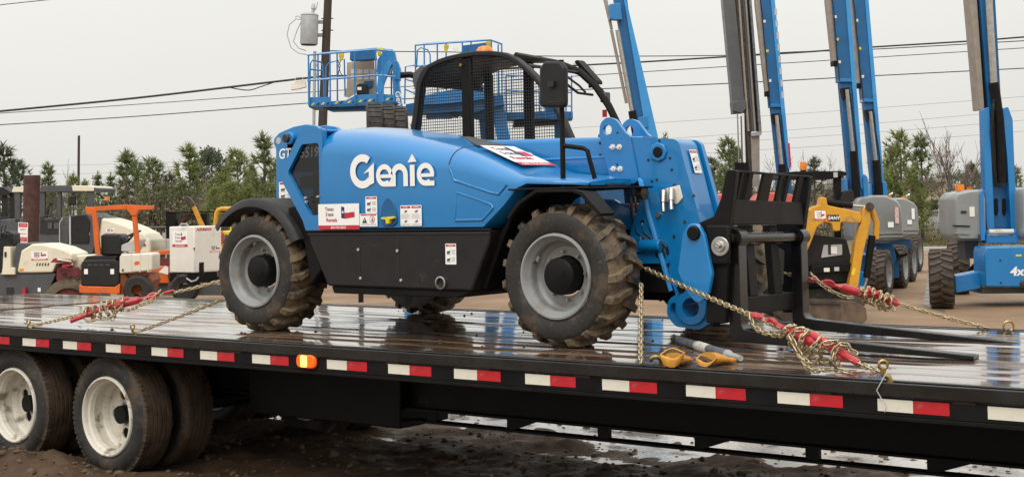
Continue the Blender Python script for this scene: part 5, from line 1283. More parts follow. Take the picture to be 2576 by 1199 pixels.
# R2: dark grey boom
E_ = Elev('boom_lift', 'boom lift with a thick dark grey boom and ribbed hose tray', 'boom lift', 1880, 30, GB); r = E_.root
E_.prism([(1819, -60), (1850, -60), (1853, 0), (1875, 255), (1877, 283), (1846, 285), (1843, 240), (1822, 0)], 0, .35).build('boom_side', GREYB, r, bev=.01)
E_.prism([(1850, -60), (1860, -60), (1863, 0), (1885, 250), (1900, 440), (1885, 440), (1876, 285)], .02, .3).build('boom_edge', DSTEEL, r)
for k in range(5):
    x0_ = 1857+k*5.6
    E_.prism([(x0_, -60), (x0_+4.2, -60), (x0_+30, 330), (x0_+25, 330)], -.03+.012*(k % 2), .1).build('hose_tray_rib', (TAN, DSTEEL, DKGREY, TAN, BLACK)[k], r)
E_.prism([(1884, -60), (1890, -60), (1918, 335), (1912, 340)], -.05, .2).build('tray_edge', STEEL, r)
E_.prism([(1890, 334), (1918, 330), (1916, 340), (1892, 342)], -.07, .1).build('tray_bracket', GALV, r)
E_.prism([(1890, 340), (1912, 340), (1912, 470), (1894, 470)], .0, .15).build('tray_lower', TAN, r)
E_.prism([(1843, 255), (1878, 250), (1880, 272), (1868, 284), (1846, 278)], -.06, .3).build('boom_foot', GREYB, r, bev=.01)
for px, w_ in ((1855, 3.5), (1869, 6.5)): E_.tube([(px, 285), (px+4, 410)], E_.m(w_/2), 8, dd=.02).build('cylinder_rod', (WHITE if w_ > 4 else STEEL), r)
E_.box(1853, 1884, 408, 600, -.05, .2).build('cylinder_barrel', BLACK, r); E_.box(1874, 1890, 290, 600, .1, .3).build('lower_mast', DSTEEL, r)
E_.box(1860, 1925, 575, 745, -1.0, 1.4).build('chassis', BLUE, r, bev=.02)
for x in (-.6, .9):
    for y in (.9, 1.9): add_tyre(r, x, y)
# R3..R5: blue booms leaning away to the upper left
def slim_lift(label, d, q_side, q_lower, q_guide, q_edge, rod, barrel, base, lettering=None):
    E_ = Elev('boom_lift', label, 'boom lift', base, d, GB); r = E_.root
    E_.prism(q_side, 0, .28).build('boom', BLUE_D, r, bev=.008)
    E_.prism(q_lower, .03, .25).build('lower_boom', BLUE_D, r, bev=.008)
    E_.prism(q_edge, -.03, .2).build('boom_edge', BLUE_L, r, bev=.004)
    E_.prism(q_guide, .05, .25).build('hose_guide', TAN, r)
    gx = q_guide[2]; E_.prism([(gx[0]-9, gx[1]-3), (gx[0]+1, gx[1]-4), (gx[0]+2, gx[1]+8), (gx[0]-8, gx[1]+9)], .03, .27).build('guide_foot', BLACK, r)
    E_.tube(rod, E_.m(4.6), 10, dd=-.10).build('cylinder_rod', STEEL, r)
    E_.tube(barrel, E_.m(9.5), 12, dd=-.08).build('cylinder_barrel', BLACK, r)
    b0, b1 = q_lower[2], q_lower[3]
    e0, e1 = q_side[3], q_side[2]
    for k in range(3):
        f_ = .18+.28*k; xx = lerp(q_side[5][0], q_side[3+1][0], f_); yy = lerp(q_side[5][1], q_side[3+1][1], f_)
        E_.box(xx+3, xx+9, yy, yy+7, -.006, .0).build('warning_label', (GENW, YELB, GENW)[k], r)
    E_.tube([(lerp(q_side[5][0], q_side[4][0], k/6)-3+1.5*(k % 2), lerp(q_side[5][1], q_side[4][1], k/6)) for k in range(7)], E_.m(1.4), 5, dd=.02).build('hydraulic_hose', BLACK_M, r)
    for a_, b_ in ((q_lower[0], q_lower[1]),): E_.prism([(a_[0]-2, a_[1]-5), (b_[0]+2, b_[1]-5), (b_[0]+2, b_[1]+3), (a_[0]-2, a_[1]+3)], -.02, .28).build('boom_collar', BLUE, r, bev=.005)
    E_.tube([(rod[0][0]+8, rod[0][1]+10), (rod[1][0]+10, rod[1][1]-10), (barrel[1][0]+9, barrel[1][1])], E_.m(1.6), 5, dd=-.02).build('hydraulic_hose', BLACK_M, r)
    E_.box(b1[0], b0[0], b0[1]-20, b0[1]+30, .0, .5).build('turntable_bracket', BLUE_D, r, bev=.01)
    a = rod[0]; E_.prism([(a[0]-9, a[1]-4), (a[0]+10, a[1]-6), (a[0]+9, a[1]+18), (a[0]-4, a[1]+22)], -.15, .05).build('cylinder_mount', BLACK, r)
    return E_
E_ = slim_lift('blue boom lift with worn white lettering up its boom, behind the fork carriage', 29,
    [(1911, -60), (1942, -60), (1948, 0), (1968, 266), (1940, 268), (1916, 0)], [(1942, 266), (1966, 266), (1992, 470), (1962, 470)],
    [(1903, -60), (1911, -60), (1938, 232), (1929, 232), (1905, 10)], [(1938, -60), (1948, -60), (1990, 425), (1983, 425), (1966, 266)], [(1953, 290), (1966, 415)], [(1967, 413), (1974, 520)], 1990)
r = E_.root
for k in range(8):
    y0_ = 20+k*30; a = E_.p(1951+k*2.3, y0_); MB().box(a.x, a.x+.05, -.036, -.031, a.z-.14, a.z).build('worn_letter', LGREY, r)
E_.prism([(1983, 360), (1988, 360), (1992, 420), (1987, 420)], -.036, -.03).build('red_stripe', REDPR, r)
E_.prism([(1925, 740), (1932, 640), (1945, 590), (1975, 560), (2010, 560), (2010, 740)], -1.0, 1.2).build('chassis', BLUE, r, bev=.02)
for x in (.6,):
    for y in (.9, 1.9): add_tyre(r, x, y)
# the two lifts with grey cowls between the excavator and the path
def cowl(E_, r, q, d0, d1, name='engine_cowl'):
    w_ = E_.xz(q, .12, 4, d0+.14); M_ = MB(); secs = []
    cxm = sum(p[0] for p in w_)/len(w_); czm = sum(p[1] for p in w_)/len(w_)
    for dd, k in ((d0, .90), (d0+.05, .97), (d0+.14, 1.0), (d1-.14, 1.0), (d1, .9)):
        secs.append([(cxm+(x-cxm)*k, dd, czm+(z-czm)*k) for x, z in w_])
    M_.loft(secs); return M_.build(name, GREYC, r, smooth=50)
E4 = slim_lift('nearer of the two blue boom lifts with grey cowls beside the yellow excavator', 25.5,
    [(2092, -60), (2128, -60), (2133, 0), (2146, 202), (2114, 204), (2097, 0)], [(2116, 202), (2144, 202), (2180, 495), (2140, 495)],
    [(2083, -60), (2092, -60), (2108, 155), (2099, 156), (2084, 0)], [(2129, -60), (2139, -60), (2176, 490), (2166, 470), (2146, 202)], [(2130, 225), (2146, 382)], [(2147, 380), (2154, 500)], 2215)
r = E4.root
E4.prism([(2174, 500), (2172, 446), (2178, 438), (2184, 446), (2187, 500)], -.1, .3).build('boom_fork', BLUE, r, bev=.01); E4.prism([(2126, 500), (2127, 448), (2133, 448), (2136, 500)], -.1, .3).build('boom_fork', BLUE, r, bev=.01)
cowl(E4, r, [(2148, 606), (2146, 520), (2152, 497), (2180, 494), (2190, 491), (2225, 491), (2255, 504), (2266, 520), (2272, 600), (2225, 610)], -.35, .7)
for yy in (585, 594): E4.prism([(2210, yy), (2240, yy-2), (2272, yy-1), (2273, yy+2), (2240, yy+2), (2210, yy+4)], -.38, -.30).build('cowl_rib', GREYC, r)
E4.box(2234, 2248, 558, 572, -.372, -.36).build('white_label', WHITE, r); E4.box(2252, 2261, 521, 562, -.372, -.36).build('warning_label', mat('red_white_label', (.55, .15, .15), (.75, .7, .68), 40, .5), r)
E4.box(2228, 2236, 491, 500, .1, .2).build('amber_cap', AMBER, r); E4.tube([(2240, 498), (2238, 490), (2246, 486)], .025, 8, dd=.2).build('exhaust', STEEL, r)
E4.prism([(2190, 728), (2160, 722), (2160, 680), (2195, 690), (2218, 690), (2218, 728)], -.2, .3).build('axle_wing', BLUE, r, bev=.01)
E4.prism([(2190, 690), (2195, 612), (2245, 612), (2255, 650), (2235, 690)], .1, .6).build('turntable', BLUE_D, r, bev=.01)
d = Decal(E4.p(2196, 640)+V((0, .0, 0)), (1, 0, 0), (0, 0, 1), -.098 if False else .0); 
vx = E4.p(2201, 630); d = Decal((vx.x, .098, vx.z), (1, 0, 0), (0, 0, 1), .001); d.text('4', 0, 0, .16, 0, 0, .02, .2); d.build('lettering', [WHITE], r)
E4.prism([(2225, 650), (2230, 626), (2250, 622), (2262, 640), (2280, 636), (2284, 641), (2262, 650)], .2, .4).build('drive_linkage', BLACK, r)
E4.box(2150, 2260, 640, 700, .3, 1.6).build('chassis', BLUE_D, r)
def ground_tyre(E_, root, px, dd, scale=1.0, rz=radians(64)):
    v = E_.p(px, 650, dd); add_tyre(root, v.x, v.y, .47, rz, None, scale)
ground_tyre(E4, r, 2236, -.95, .88); ground_tyre(E4, r, 2278, 1.4, .88)
E5 = slim_lift('farther of the two blue boom lifts with grey cowls beside the yellow excavator', 28.5,
    [(2146, -60), (2176, -60), (2181, 0), (2200, 253), (2174, 254), (2150, 0)], [(2176, 253), (2198, 253), (2230, 495), (2198, 495)],
    [(2138, -60), (2147, -60), (2167, 212), (2159, 212), (2141, 0)], [(2177, -60), (2186, -60), (2226, 475), (2218, 460), (2200, 253)], [(2189, 280), (2203, 405)], [(2203, 403), (2211, 500)], 2275)
r = E5.root
E5.prism([(2222, 505), (2221, 460), (2227, 455), (2232, 462), (2235, 505)], -.1, .3).build('boom_fork', BLUE, r, bev=.01); E5.prism([(2188, 505), (2189, 462), (2194, 462), (2197, 505)], -.1, .3).build('boom_fork', BLUE, r, bev=.01)
cowl(E5, r, [(2232, 598), (2234, 508), (2246, 498), (2270, 497), (2296, 508), (2306, 522), (2310, 590), (2270, 600)], -.3, .7)
for yy in (577, 586): E5.prism([(2262, yy), (2290, yy-2), (2310, yy-1), (2311, yy+2), (2290, yy+2), (2262, yy+3)], -.33, -.25).build('cowl_rib', GREYC, r)
E5.box(2283, 2294, 553, 564, -.322, -.31).build('white_label', WHITE, r); E5.box(2294, 2301, 524, 551, -.322, -.31).build('warning_label', WHITE, r)
E5.box(2271, 2279, 494, 502, .1, .2).build('amber_cap', AMBER, r); E5.tube([(2282, 502), (2280, 493), (2288, 489)], .025, 8, dd=.2).build('exhaust', STEEL, r)
E5.box(2215, 2290, 600, 660, .2, 1.6).build('chassis', BLUE_D, r)
ground_tyre(E5, r, 2300, .4, .86); ground_tyre(E5, r, 2316, 4.2, .9)
# R6: the big one at the right edge, seen end on
E6 = Elev('boom_lift', 'big blue boom lift facing the camera at the right edge with 4x4 lettering', 'boom lift', 2520, 22.5, GB); r = E6.root
E6.prism([(2466, -60), (2507, -60), (2511, 0), (2524, 290), (2492, 290), (2472, 0)], .1, .3).build('boom', BLUE_D, r, bev=.01)
E6.prism([(2444, -60), (2461, -60), (2480, 275), (2468, 276), (2447, 0)], .15, .5).build('hose_guide', TAN, r, bev=.006)
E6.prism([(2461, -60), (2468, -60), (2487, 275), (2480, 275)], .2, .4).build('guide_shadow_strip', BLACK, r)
E6.tube([(2484, -60), (2500, 212)], E6.m(9), 12, dd=.08).build('cylinder_rod', STEEL, r)
E6.tube([(2500, 208), (2513, 300), (2520, 460)], E6.m(12.5), 14, dd=.08).build('cylinder_barrel', BLACK, r)
for q in ([(2476, 275), (2492, 268), (2496, 380), (2502, 575), (2486, 592), (2482, 560), (2478, 400)], [(2526, 272), (2540, 268), (2551, 300), (2558, 560), (2560, 592), (2544, 580), (2536, 400)]):
    E6.prism(q, -.0, .2, .02).build('boom_fork_arm', BLUE, r, bev=.012)
E6.prism([(2490, 470), (2536, 470), (2540, 575), (2495, 575)], .15, .4).build('fork_web', BLUE_D, r, bev=.01)
E6.prism([(2494, 290), (2534, 290), (2536, 470), (2492, 470)], .35, .5).build('fork_inner_plate', DKGREY, r)
for px in (2506, 2526): E6.prism([(px-4, 535), (px-4, 500), (px+5, 498), (px+6, 530), (px+2, 545)], .13, .15, .03).build('web_slot', BLACK, r)
E6.tube([(2487, 583, -.12), (2549, 582, -.12)], E6.m(6.5), 14).build('roller_pin', WRIM, r)
E6.prism([(2480, 612), (2481, 580), (2486, 578), (2486, 592), (2552, 592), (2552, 576), (2562, 578), (2564, 612)], -.1, .6).build('turntable', BLUE, r, bev=.01)
cowl(E6, r, [(2402, 606), (2396, 590), (2395, 500), (2402, 486), (2440, 478), (2468, 476), (2476, 500), (2476, 606)], -.15, .75)
for yy in (566, 585): E6.prism([(2402, yy), (2440, yy+1), (2440, yy+4), (2402, yy+3)], -.17, -.05).build('cowl_rib', (BLACK if yy == 566 else GREYC), r)
cowl(E6, r, [(2562, 604), (2562, 472), (2600, 470), (2650, 480), (2650, 604)], -.3, .9)
E6.prism([(2468, 604), (2466, 490), (2474, 476), (2478, 604)], -.2, .5).build('cowl_edge', BLUE, r)
E6.prism([(2410, 480), (2410, 464), (2426, 463), (2427, 479)], .3, .45, .01).build('amber_beacon', AMBER, r); E6.box(2438, 2448, 470, 479, .6, .7).build('amber_cap', AMBER, r)
E6.prism([(2478, 720), (2476, 635), (2480, 620), (2660, 620), (2660, 722)], -.75, -.2).build('chassis_front', BLUE, r, bev=.02)
E6.prism([(2402, 737), (2401, 693), (2440, 686), (2470, 680), (2470, 724)], -.45, -.15).build('axle_wing', BLUE, r, bev=.015)
E6.prism([(2470, 738), (2470, 722), (2660, 724), (2660, 736)], -.5, .4).build('axle_beam', DKGREY, r)
q = E6.p(2522, 677, 0); d = Decal((q.x, -.752, q.z), (1, 0, 0), (0, 0, 1), .002); d.text('4x4', 0, 0, .19, 0, 0, .03, .15, 1.1)
d.build('lettering', [WHITE], r)
d = Decal((q.x, -.752, q.z), (1, 0, 0), (0, 0, 1), .002); d.rect(-.06, .03, .235, .262, 0, 0); d.build('yellow_mark', [YELB], r)
d = Decal((q.x, -.752, q.z), (1, 0, 0), (0, 0, 1), .002); d.poly([(.22, .25), (.30, .265), (.22, .285)], 0, 0); d.build('yellow_arrow', [YELB], r)
for x_, z_ in ((-.30, .18), (-.30, -.16), (.42, -.16)): MB().cyl((q.x+x_, -.765, q.z+z_), (q.x+x_, -.748, q.z+z_), .016, 6).build('panel_bolt', DSTEEL, r)
E6.tube([(2462, 590, -.2), (2470, 620, -.3), (2474, 650, -.4), (2470, 690, -.4)], .018, 6).build('hydraulic_hose', BLACK_M, r)
E6.tube([(2500, 250, .0), (2494, 330, .02), (2500, 430, .04), (2508, 470, .06)], .022, 6).build('hydraulic_hose', BLACK_M, r)
E6.box(2440, 2452, 520, 545, -.165, -.15).build('warning_label', GENW, r)
E6.box(2418, 2432, 530, 536, -.165, -.15).build('cowl_latch', BLKPR, r)

q = E6.p(2528, 706); M_ = MB(); M_.lathe([(.0001, -.03), (.03, -.03), (.05, 0)], 14, 'y', (q.x, -.76, q.z)); M_.build('tow_eye', RUST, r)
E6.tube([(2430, 690, .2), (2460, 660, .3), (2470, 650, .3)], .04, 8).build('steer_linkage', BLACK, r); E6.box(2428, 2460, 604, 650, .2, .6).build('drive_hub', DKGREY, r)
v = E6.p(2338, 690, -.6); add_tyre(r, v.x, v.y, .47, radians(-106), None, .98); v = E6.p(2384, 640, 2.6); add_tyre(r, v.x, v.y, .47, radians(-106), None, .98)
v = E6.p(2660, 690, -.6); add_tyre(r, v.x, v.y, .47, radians(90), None, .98)

# ---- lifts behind the cab: baskets up in the air
GK = 'boom lift work platforms behind the telehandler'
def rail(E_, M_, q, dd=0.0, r=.022): E_.tube(q, r, 6, M_, dd)
E_ = Elev('work_platform_lift', 'blue lift platform with plywood board and hazard stripes beside the utility pole', 'boom lift', 1010, 31, GK); r = E_.root
zf = E_.p(880, 262)
dp = .85
def railpart(q, dd=0.0, nm='guard_rail', rad=.022):
    E_.tube(q, rad, 6, None, dd).build(nm, BLUE, r)
for dd, off in ((-.35, 0), (.6, 1)):
    o = -3 if off else 0
    railpart([(773+off*24, 139+o), (860+off*10, 132+o), (946, 125+o), (991-off*6, 130+o)], dd); railpart([(773+off*24, 203+o), (860+off*10, 197+o), (944, 189+o), (994-off*6, 193+o)], dd)
    for px, a, b in ((776+off*24, 139, 266), (830+off*18, 134, 264), (892+off*6, 130, 262), (945, 126, 258), (963, 127, 257), (990-off*6, 131, 256)):
        railpart([(px, a+o), (px+1, b+o)], dd, 'guard_rail_post', .02)
railpart([(778, 262, -.35), (781, 160, -.35), (786, 152, -.3), (806, 156, -.2), (812, 165, -.2), (817, 262, -.2)], 0, 'swing_gate', .018); railpart([(782, 175, -.34), (812, 178, -.2)], 0, 'swing_gate_bar', .018)
railpart([(818, 262, .1), (820, 168, .1), (828, 158, .1), (866, 149, .2), (868, 240, .2)], 0, 'inner_gate', .018)
E_.prism([(775, 268), (777, 244), (829, 243), (832, 254), (868, 252), (895, 238), (950, 235), (994, 238), (997, 258), (940, 260), (860, 264)], -.36, -.34).build('toe_board', BLUE, r)
E_.prism([(775, 269), (778, 265), (996, 254), (998, 258), (940, 263), (870, 267)], -.38, .65).build('floor', BLUE_D, r)
for k, px in enumerate([780, 793, 806, 818, 840, 852, 872, 884, 900, 912, 924, 936, 968, 979]):
    yy = lerp(264, 251, (px-780)/190)
    E_.prism([(px, yy+1), (px+5, yy-5), (px+11, yy-5.5), (px+6, yy+.5)], -.372, -.366).build('hazard_stripe', YELB if k % 2 == 0 else BLKPR, r)
E_.prism([(800, 268), (918, 264), (916, 276), (830, 278)], -.1, .4).build('floor_beam', BLUE_D, r)
E_.prism([(878, 150), (879, 126), (940, 121), (944, 147), (912, 150)], -.2, .15, .02).build('control_box', BLUE_D, r, bev=.01)
E_.prism([(871, 156), (940, 152), (943, 245), (905, 245), (900, 230), (876, 245), (864, 242), (866, 222), (871, 222)], .30, .33).build('plywood_board', PLYW, r)
M_ = MB()
for k in range(4):
    for j in range(2):
        a = E_.p(878+k*16, 170+j*15); M_ = MB().box(a.x, a.x+.11, .288, .298, a.z-.10, a.z); M_.build('paper_sheet', GENW, r)
E_.prism([(896, 238), (895, 214), (903, 209), (920, 210), (922, 236)], -.1, .25, .03).build('machine_case', BLACK_M, r, bev=.01); E_.box(898, 908, 218, 226, -.11, -.1).build('case_label', WHITE, r)
E_.prism([(912, 214), (914, 204), (936, 203), (936, 216), (926, 220), (926, 234), (922, 234), (920, 218)], .25, .28).build('cutout_bracket', BLUE_D, r)
for q in ([(849, 131), (862, 129), (862, 140), (859, 150), (852, 149)], [(947, 118), (964, 118), (965, 123), (955, 124), (958, 138), (949, 140)]): E_.prism(q, -.4, -.3, .02).build('yellow_guard', YELB, r, bev=.005)
for px, sx in ((859, 1), (848, -1)): E_.tube([(px, 150), (px-8*sx, 165), (px-4*sx, 180), (px+2, 192)], .010, 5, dd=.1).build('cable_loop', BLKPR, r)
E_.prism([(946, 180), (948, 150), (962, 128), (985, 122), (992, 128), (996, 150), (980, 175), (965, 200), (950, 186)], .0, .3, .04).build('jib_plate', BLUE, r, bev=.01)
E_.prism([(945, 230), (950, 190), (975, 150), (985, 158), (966, 205), (956, 240)], -.1, .1, .02).build('jib_link', BLUE_L, r, bev=.01)
E_.prism([(985, 175), (990, 150), (1000, 153), (1007, 175), (1005, 200), (992, 200)], -.05, .3, .03).build('jib_knuckle', BLUE, r, bev=.01)
E_.prism([(985, 190), (1002, 188), (1008, 250), (1020, 325), (1050, 560), (1020, 560), (1003, 325), (990, 250)], -.02, .25).build('mast', BLUE, r, bev=.01)
q = E_.p(1003, 255); d = Decal((q.x, -.022, q.z), V((.16, 0, -1)), V((1, 0, .16)), .002); d.text('Genie', 0, 0, .16, 0, 0, .02, 0, 1.2); d.build('lettering', [WHITE], r)
E_.tube([(1003, 190), (1032, 188), (1045, 192)], .07, 8, dd=.25).build('boom_tip', BLACK, r)
E_.box(960, 1080, 560, 720, -.5, 1.4).build('chassis', BLUE_D, r)
for x in (-.5, .6): add_tyre(r, x, -.7); add_tyre(r, x, 1.5)
# second and third platforms
E_ = Elev('work_platform_lift', 'tallest blue lift platform half hidden behind the telehandler cab roof', 'boom lift', 1160, 33, GK); r = E_.root
for dd in (-.35, .6):
    o = 22 if dd > 0 else 0
    railpart([(1043+o, 114-o*.15), (1234, 101), (1264-o*.5, 112-o*.2)], dd); railpart([(1043+o, 167), (1150, 160), (1264-o*.5, 165)], dd)
    for px, a in ((1045, 114), (1100, 110), (1163, 105), (1236, 101), (1262, 112)): railpart([(px+o*(1 if px < 1200 else -.4), a), (px+o*(1 if px < 1200 else -.4)+1, 240)], dd, 'guard_rail_post', .02)
railpart([(1048, 170, -.36), (1050, 128, -.36), (1058, 120, -.36), (1076, 126, -.36), (1082, 138, -.36), (1083, 178, -.36)], 0, 'swing_gate', .018)
E_.prism([(1018, 285), (1020, 262), (1040, 258), (1236, 240), (1266, 238), (1268, 262), (1200, 280)], -.36, .6, .01).build('floor', BLUE_D, r)
railpart([(1018, 262, -.4), (1020, 168, -.4), (1045, 164, -.4)], 0, 'side_gate', .02); railpart([(1020, 200, -.4), (1050, 208, -.4)], 0, 'side_gate_bar', .018); railpart([(1019, 225, -.4), (1045, 236, -.4)], 0, 'side_gate_bar', .018)
E_.prism([(1158, 150), (1162, 113), (1232, 104), (1236, 148)], -.15, .15, .02).build('control_box', BLUE_D, r, bev=.01)
E_.prism([(1138, 120), (1146, 112), (1152, 118), (1148, 130)], -.2, -.1).build('cable_clip', WHITE, r)
for q in ([(1116, 112), (1128, 110), (1128, 116), (1122, 130), (1117, 128)], [(1222, 103), (1234, 100), (1236, 118), (1226, 125)]): E_.prism(q, -.4, -.3, .02).build('yellow_guard', YELB, r)
E_.prism([(1062, 240), (1166, 218), (1236, 212), (1240, 246), (1110, 262), (1064, 262)], -.5, .2).build('floor_step', BLUE, r, bev=.01)
E_.prism([(1090, 214), (1092, 170), (1150, 164), (1152, 212)], .1, .4, .02).build('motor_housing', BLUE_D, r, bev=.02); E_.prism([(1176, 210), (1180, 160), (1226, 156), (1230, 206)], .2, .5, .02).build('tool_tray', BLUE_D, r, bev=.02)
for px in (1130, 1146): E_.tube([(px, 262, -.2), (px+6, 285, -.2), (px+20, 296, -.1), (px+30, 280, .0)], .02, 6).build('hydraulic_hose', BLACK_M, r)
E_.prism([(1070, 296), (1074, 280), (1166, 262), (1166, 285), (1130, 296)], -.2, .3).build('floor_beam', BLUE_D, r)
E_.prism([(1232, 250), (1262, 240), (1280, 330), (1320, 560), (1280, 560), (1250, 350)], .0, .35).build('mast', BLUE, r, bev=.01)
E_.prism([(1205, 300), (1228, 290), (1245, 360), (1260, 560), (1225, 560)], .4, .7).build('mast_rear', BLUE_D, r, bev=.01)
E_.prism([(1170, 285), (1240, 250), (1262, 255), (1250, 290), (1200, 300)], .1, .4).build('jib', BLUE_D, r, bev=.01)
E_.box(1130, 1330, 560, 720, -.5, 1.4).build('chassis', BLUE_D, r)
for x in (-.4, 1.0): add_tyre(r, x, -.7); add_tyre(r, x, 1.5)
E_ = Elev('work_platform_lift', 'lower blue lift platform seen through the right half of the cab mesh', 'boom lift', 1360, 34, GK); r = E_.root
for dd in (-.35, .6):
    o = 14 if dd > 0 else 0
    for yy in (190, 228, 262): railpart([(1272+o, yy), (1440-o, yy+5)], dd)
    for px in (1273, 1318, 1372, 1438): railpart([(px+o*(1 if px < 1350 else -1), 190), (px+o*(1 if px < 1350 else -1), 298)], dd, 'guard_rail_post', .02)
E_.prism([(1268, 300), (1270, 282), (1441, 280), (1442, 298)], -.37, .62).build('floor', BLUE_D, r); E_.prism([(1290, 318), (1292, 300), (1400, 300), (1398, 312)], -.2, .4).build('floor_beam', BLACK, r)
E_.prism([(1372, 300), (1372, 235), (1398, 230), (1400, 300)], -.2, .2, .02).build('control_box', BLUE_D, r, bev=.01)
E_.prism([(1395, 300), (1430, 296), (1440, 420), (1450, 560), (1400, 560)], .1, .4).build('mast', BLUE_D, r, bev=.01)
E_.box(1330, 1500, 560, 720, -.5, 1.4).build('chassis', BLUE_D, r)
for x in (-.2, .9): add_tyre(r, x, -.7); add_tyre(r, x, 1.5)

# ---- three big tyres stood on a rack behind the telehandler
E_ = Elev('tyre_rack', 'dark steel rack hidden behind the telehandler holding three spare tyres', 'rack', 975, 24); r = E_.root
E_.box(900, 1060, 392, 398, -.5, .5).build('shelf', BLACK, r)
for px in (905, 1055):
    for dd in (-.45, .42): E_.col(px, 5, 398, 760, dd, dd+.05).build('rack_post', BLACK, r)
BT = lift_tyre(.46, .26, 18)
M_ = MB()
for i in range(26):
    a = 2*pi*i/26; M_.box(.425, .449, .02, .24, -.03, .03, 0, rotm('Y', -a))
BTR = M_.mesh('tread_ribs', RUBBER, 0)
for k, (px, lab) in enumerate(((941, 'leftmost of three big black tyres stood upright above the engine cover'), (972, 'middle one of three big black tyres stood upright above the engine cover'), (1003, 'rightmost of three big black tyres stood upright above the engine cover'))):
    q = at_depth(px, 392, 24.0+.12*k); T = thing('spare_tyre', lab, 'tyre', q+V((0, 0, .46-.03*k)), YAW+radians(96-2*k), 'spare tyres on the rack')
    T.scale = (1, 1, 1)
    put('casing', BT[0], T, (0, -.15, 0)); put('tread_ribs', BTR, T, (0, -.15, 0))

# ---- red cowls behind the carriage
for px0, q, lab, dd in ((1815, [(1786, 620), (1789, 500), (1800, 489), (1830, 486), (1850, 500), (1852, 620)], 'faded red machine hood between the blue boom head and the fork carriage', 27.5), (1955, [(1898, 560), (1903, 500), (1915, 487), (1960, 483), (1998, 489), (2010, 505), (2014, 560)], 'faded red machine hood seen through the upper bars of the fork carriage', 28.0)):
    E_ = Elev('red_machine', lab, 'machine', px0, dd); r = E_.root
    w_ = E_.xz(q, .15, 4); M_ = MB(); cxm = sum(p[0] for p in w_)/len(w_); czm = sum(p[1] for p in w_)/len(w_)
    M_.loft([[(cxm+(x-cxm)*k, dy, czm+(z-czm)*k) for x, z in w_] for dy, k in ((0, .92), (.1, 1), (.8, 1), (.9, .92))]); M_.build('hood', REDMAC, r, smooth=50)
    E_.box((1968 if px0 > 1900 else q[0][0]+2), q[-1][0]-2, 618, 730, .1, .8).build('undercarriage', DKGREY, r)
    E_.box(q[0][0]+14, q[0][0]+20, 520, 600, -.02, .0).build('hood_slot', DKRED, r)

# ---- yellow mini excavator
E_ = Elev('mini_excavator', 'yellow mini excavator with black canopy and its bucket resting on the ground', 'excavator', 2090, 19.5); r = E_.root
E_.prism([(2000, 648), (2012, 560), (2030, 530), (2046, 520), (2062, 516), (2064, 502), (2068, 494), (2080, 498), (2082, 516), (2166, 534), (2170, 548), (2164, 562), (2115, 558), (2114, 581), (2096, 581), (2092, 562), (2074, 558), (2056, 570), (2044, 600), (2024, 648)], -.10, .10, .03).build('boom', EXYEL, r, bev=.012)
E_.tube([(2082, 509), (2144, 517)], E_.m(8), 12, dd=-.02).build('boom_cylinder', BLACK, r); E_.tube([(2143, 517), (2182, 520)], E_.m(3.6), 10, dd=-.02).build('cylinder_rod', STEEL, r)
E_.prism([(2172, 524), (2182, 514), (2190, 524), (2190, 560), (2182, 594), (2170, 640), (2158, 720), (2150, 726), (2134, 722), (2140, 690), (2152, 610), (2160, 580), (2166, 560)], -.09, .09, .03).build('stick', EXYEL, r, bev=.010)
E_.tube([(2192, 526), (2205, 560), (2203, 600)], E_.m(8), 8).build('stick_linkage', EXYEL, r); E_.tube([(2188, 520, -.12), (2188, 520, .12)], E_.m(11), 14).build('stick_pin', DSTEEL, r)
E_.tube([(2194, 592), (2180, 698)], E_.m(9), 12, dd=-.02).build('bucket_cylinder', BLACK, r); E_.tube([(2181, 696), (2172, 730)], E_.m(3.8), 10, dd=-.02).build('bucket_rod', STEEL, r)
E_.prism([(2140, 868 if False else 690), (2146, 674), (2152, 674), (2148, 692)], -.094, -.09).build('yellow_label', YELB, r)
q = E_.p(2078, 548); d = Decal((q.x, -.102, q.z), (1, 0, -.03), (0, 0, 1), .001)
d.poly([(.02, -.045), (.17, -.045), (.155, .045), (.005, .045)], 5, 0); d.poly([(0, -.045), (.02, -.045), (.005, .045), (-.015, .045)], 1, 0); d.text('SANY', .085, .0, .062, 0, 1, .03, .15); d.build('lettering', PM, r)
a = E_.p(2046, 553); rental((a.x, -.1015, a.z), (1, 0, -.03), (0, 0, 1), E_.m(27), E_.m(23), r)
E_.prism([(1960, 450), (1964, 436), (2000, 431), (2120, 430), (2131, 434), (2131, 441), (2112, 444), (2102, 450), (2000, 449)], .3, 1.5, .01).build('canopy', BLACK, r, bev=.01)
E_.box(2098, 2108, 433, 446, .29, .3).build('canopy_disc', LGREY, r)
E_.prism([(2101, 600), (2101, 446), (2118, 440), (2116, 600)], .35, .47).build('canopy_post', BLACK, r, bev=.01); E_.prism([(1962, 600), (1964, 446), (1974, 446), (1972, 600)], .35, .47).build('canopy_post', BLACK, r); E_.prism([(2101, 600), (2101, 446), (2118, 440), (2116, 600)], 1.35, 1.47).build('canopy_post', BLACK, r, bev=.01)
M_ = MB(); q = E_.p(2021, 428, .8); M_.lathe([(.045, -.0), (.05, .04), (.042, .12), (.0001, .13)], 16, 'z', tuple(q)); M_.build('beacon', AMBER, r); MB().lathe([(.03, -.06), (.045, 0), (.0001, .002)], 14, 'z', tuple(q)).build('beacon_base', BLKPR, r)
E_.prism([(2114, 504), (2124, 482), (2138, 476), (2148, 482), (2150, 505), (2130, 515)], .2, .35, .03).build('mirror', BLACK_M, r, bev=.01)
E_.prism([(1960, 720), (1960, 590), (2056, 590), (2130, 600), (2140, 640), (2140, 712)], .15, 1.6, .04).build('body', BLACK_M, r, bev=.03)
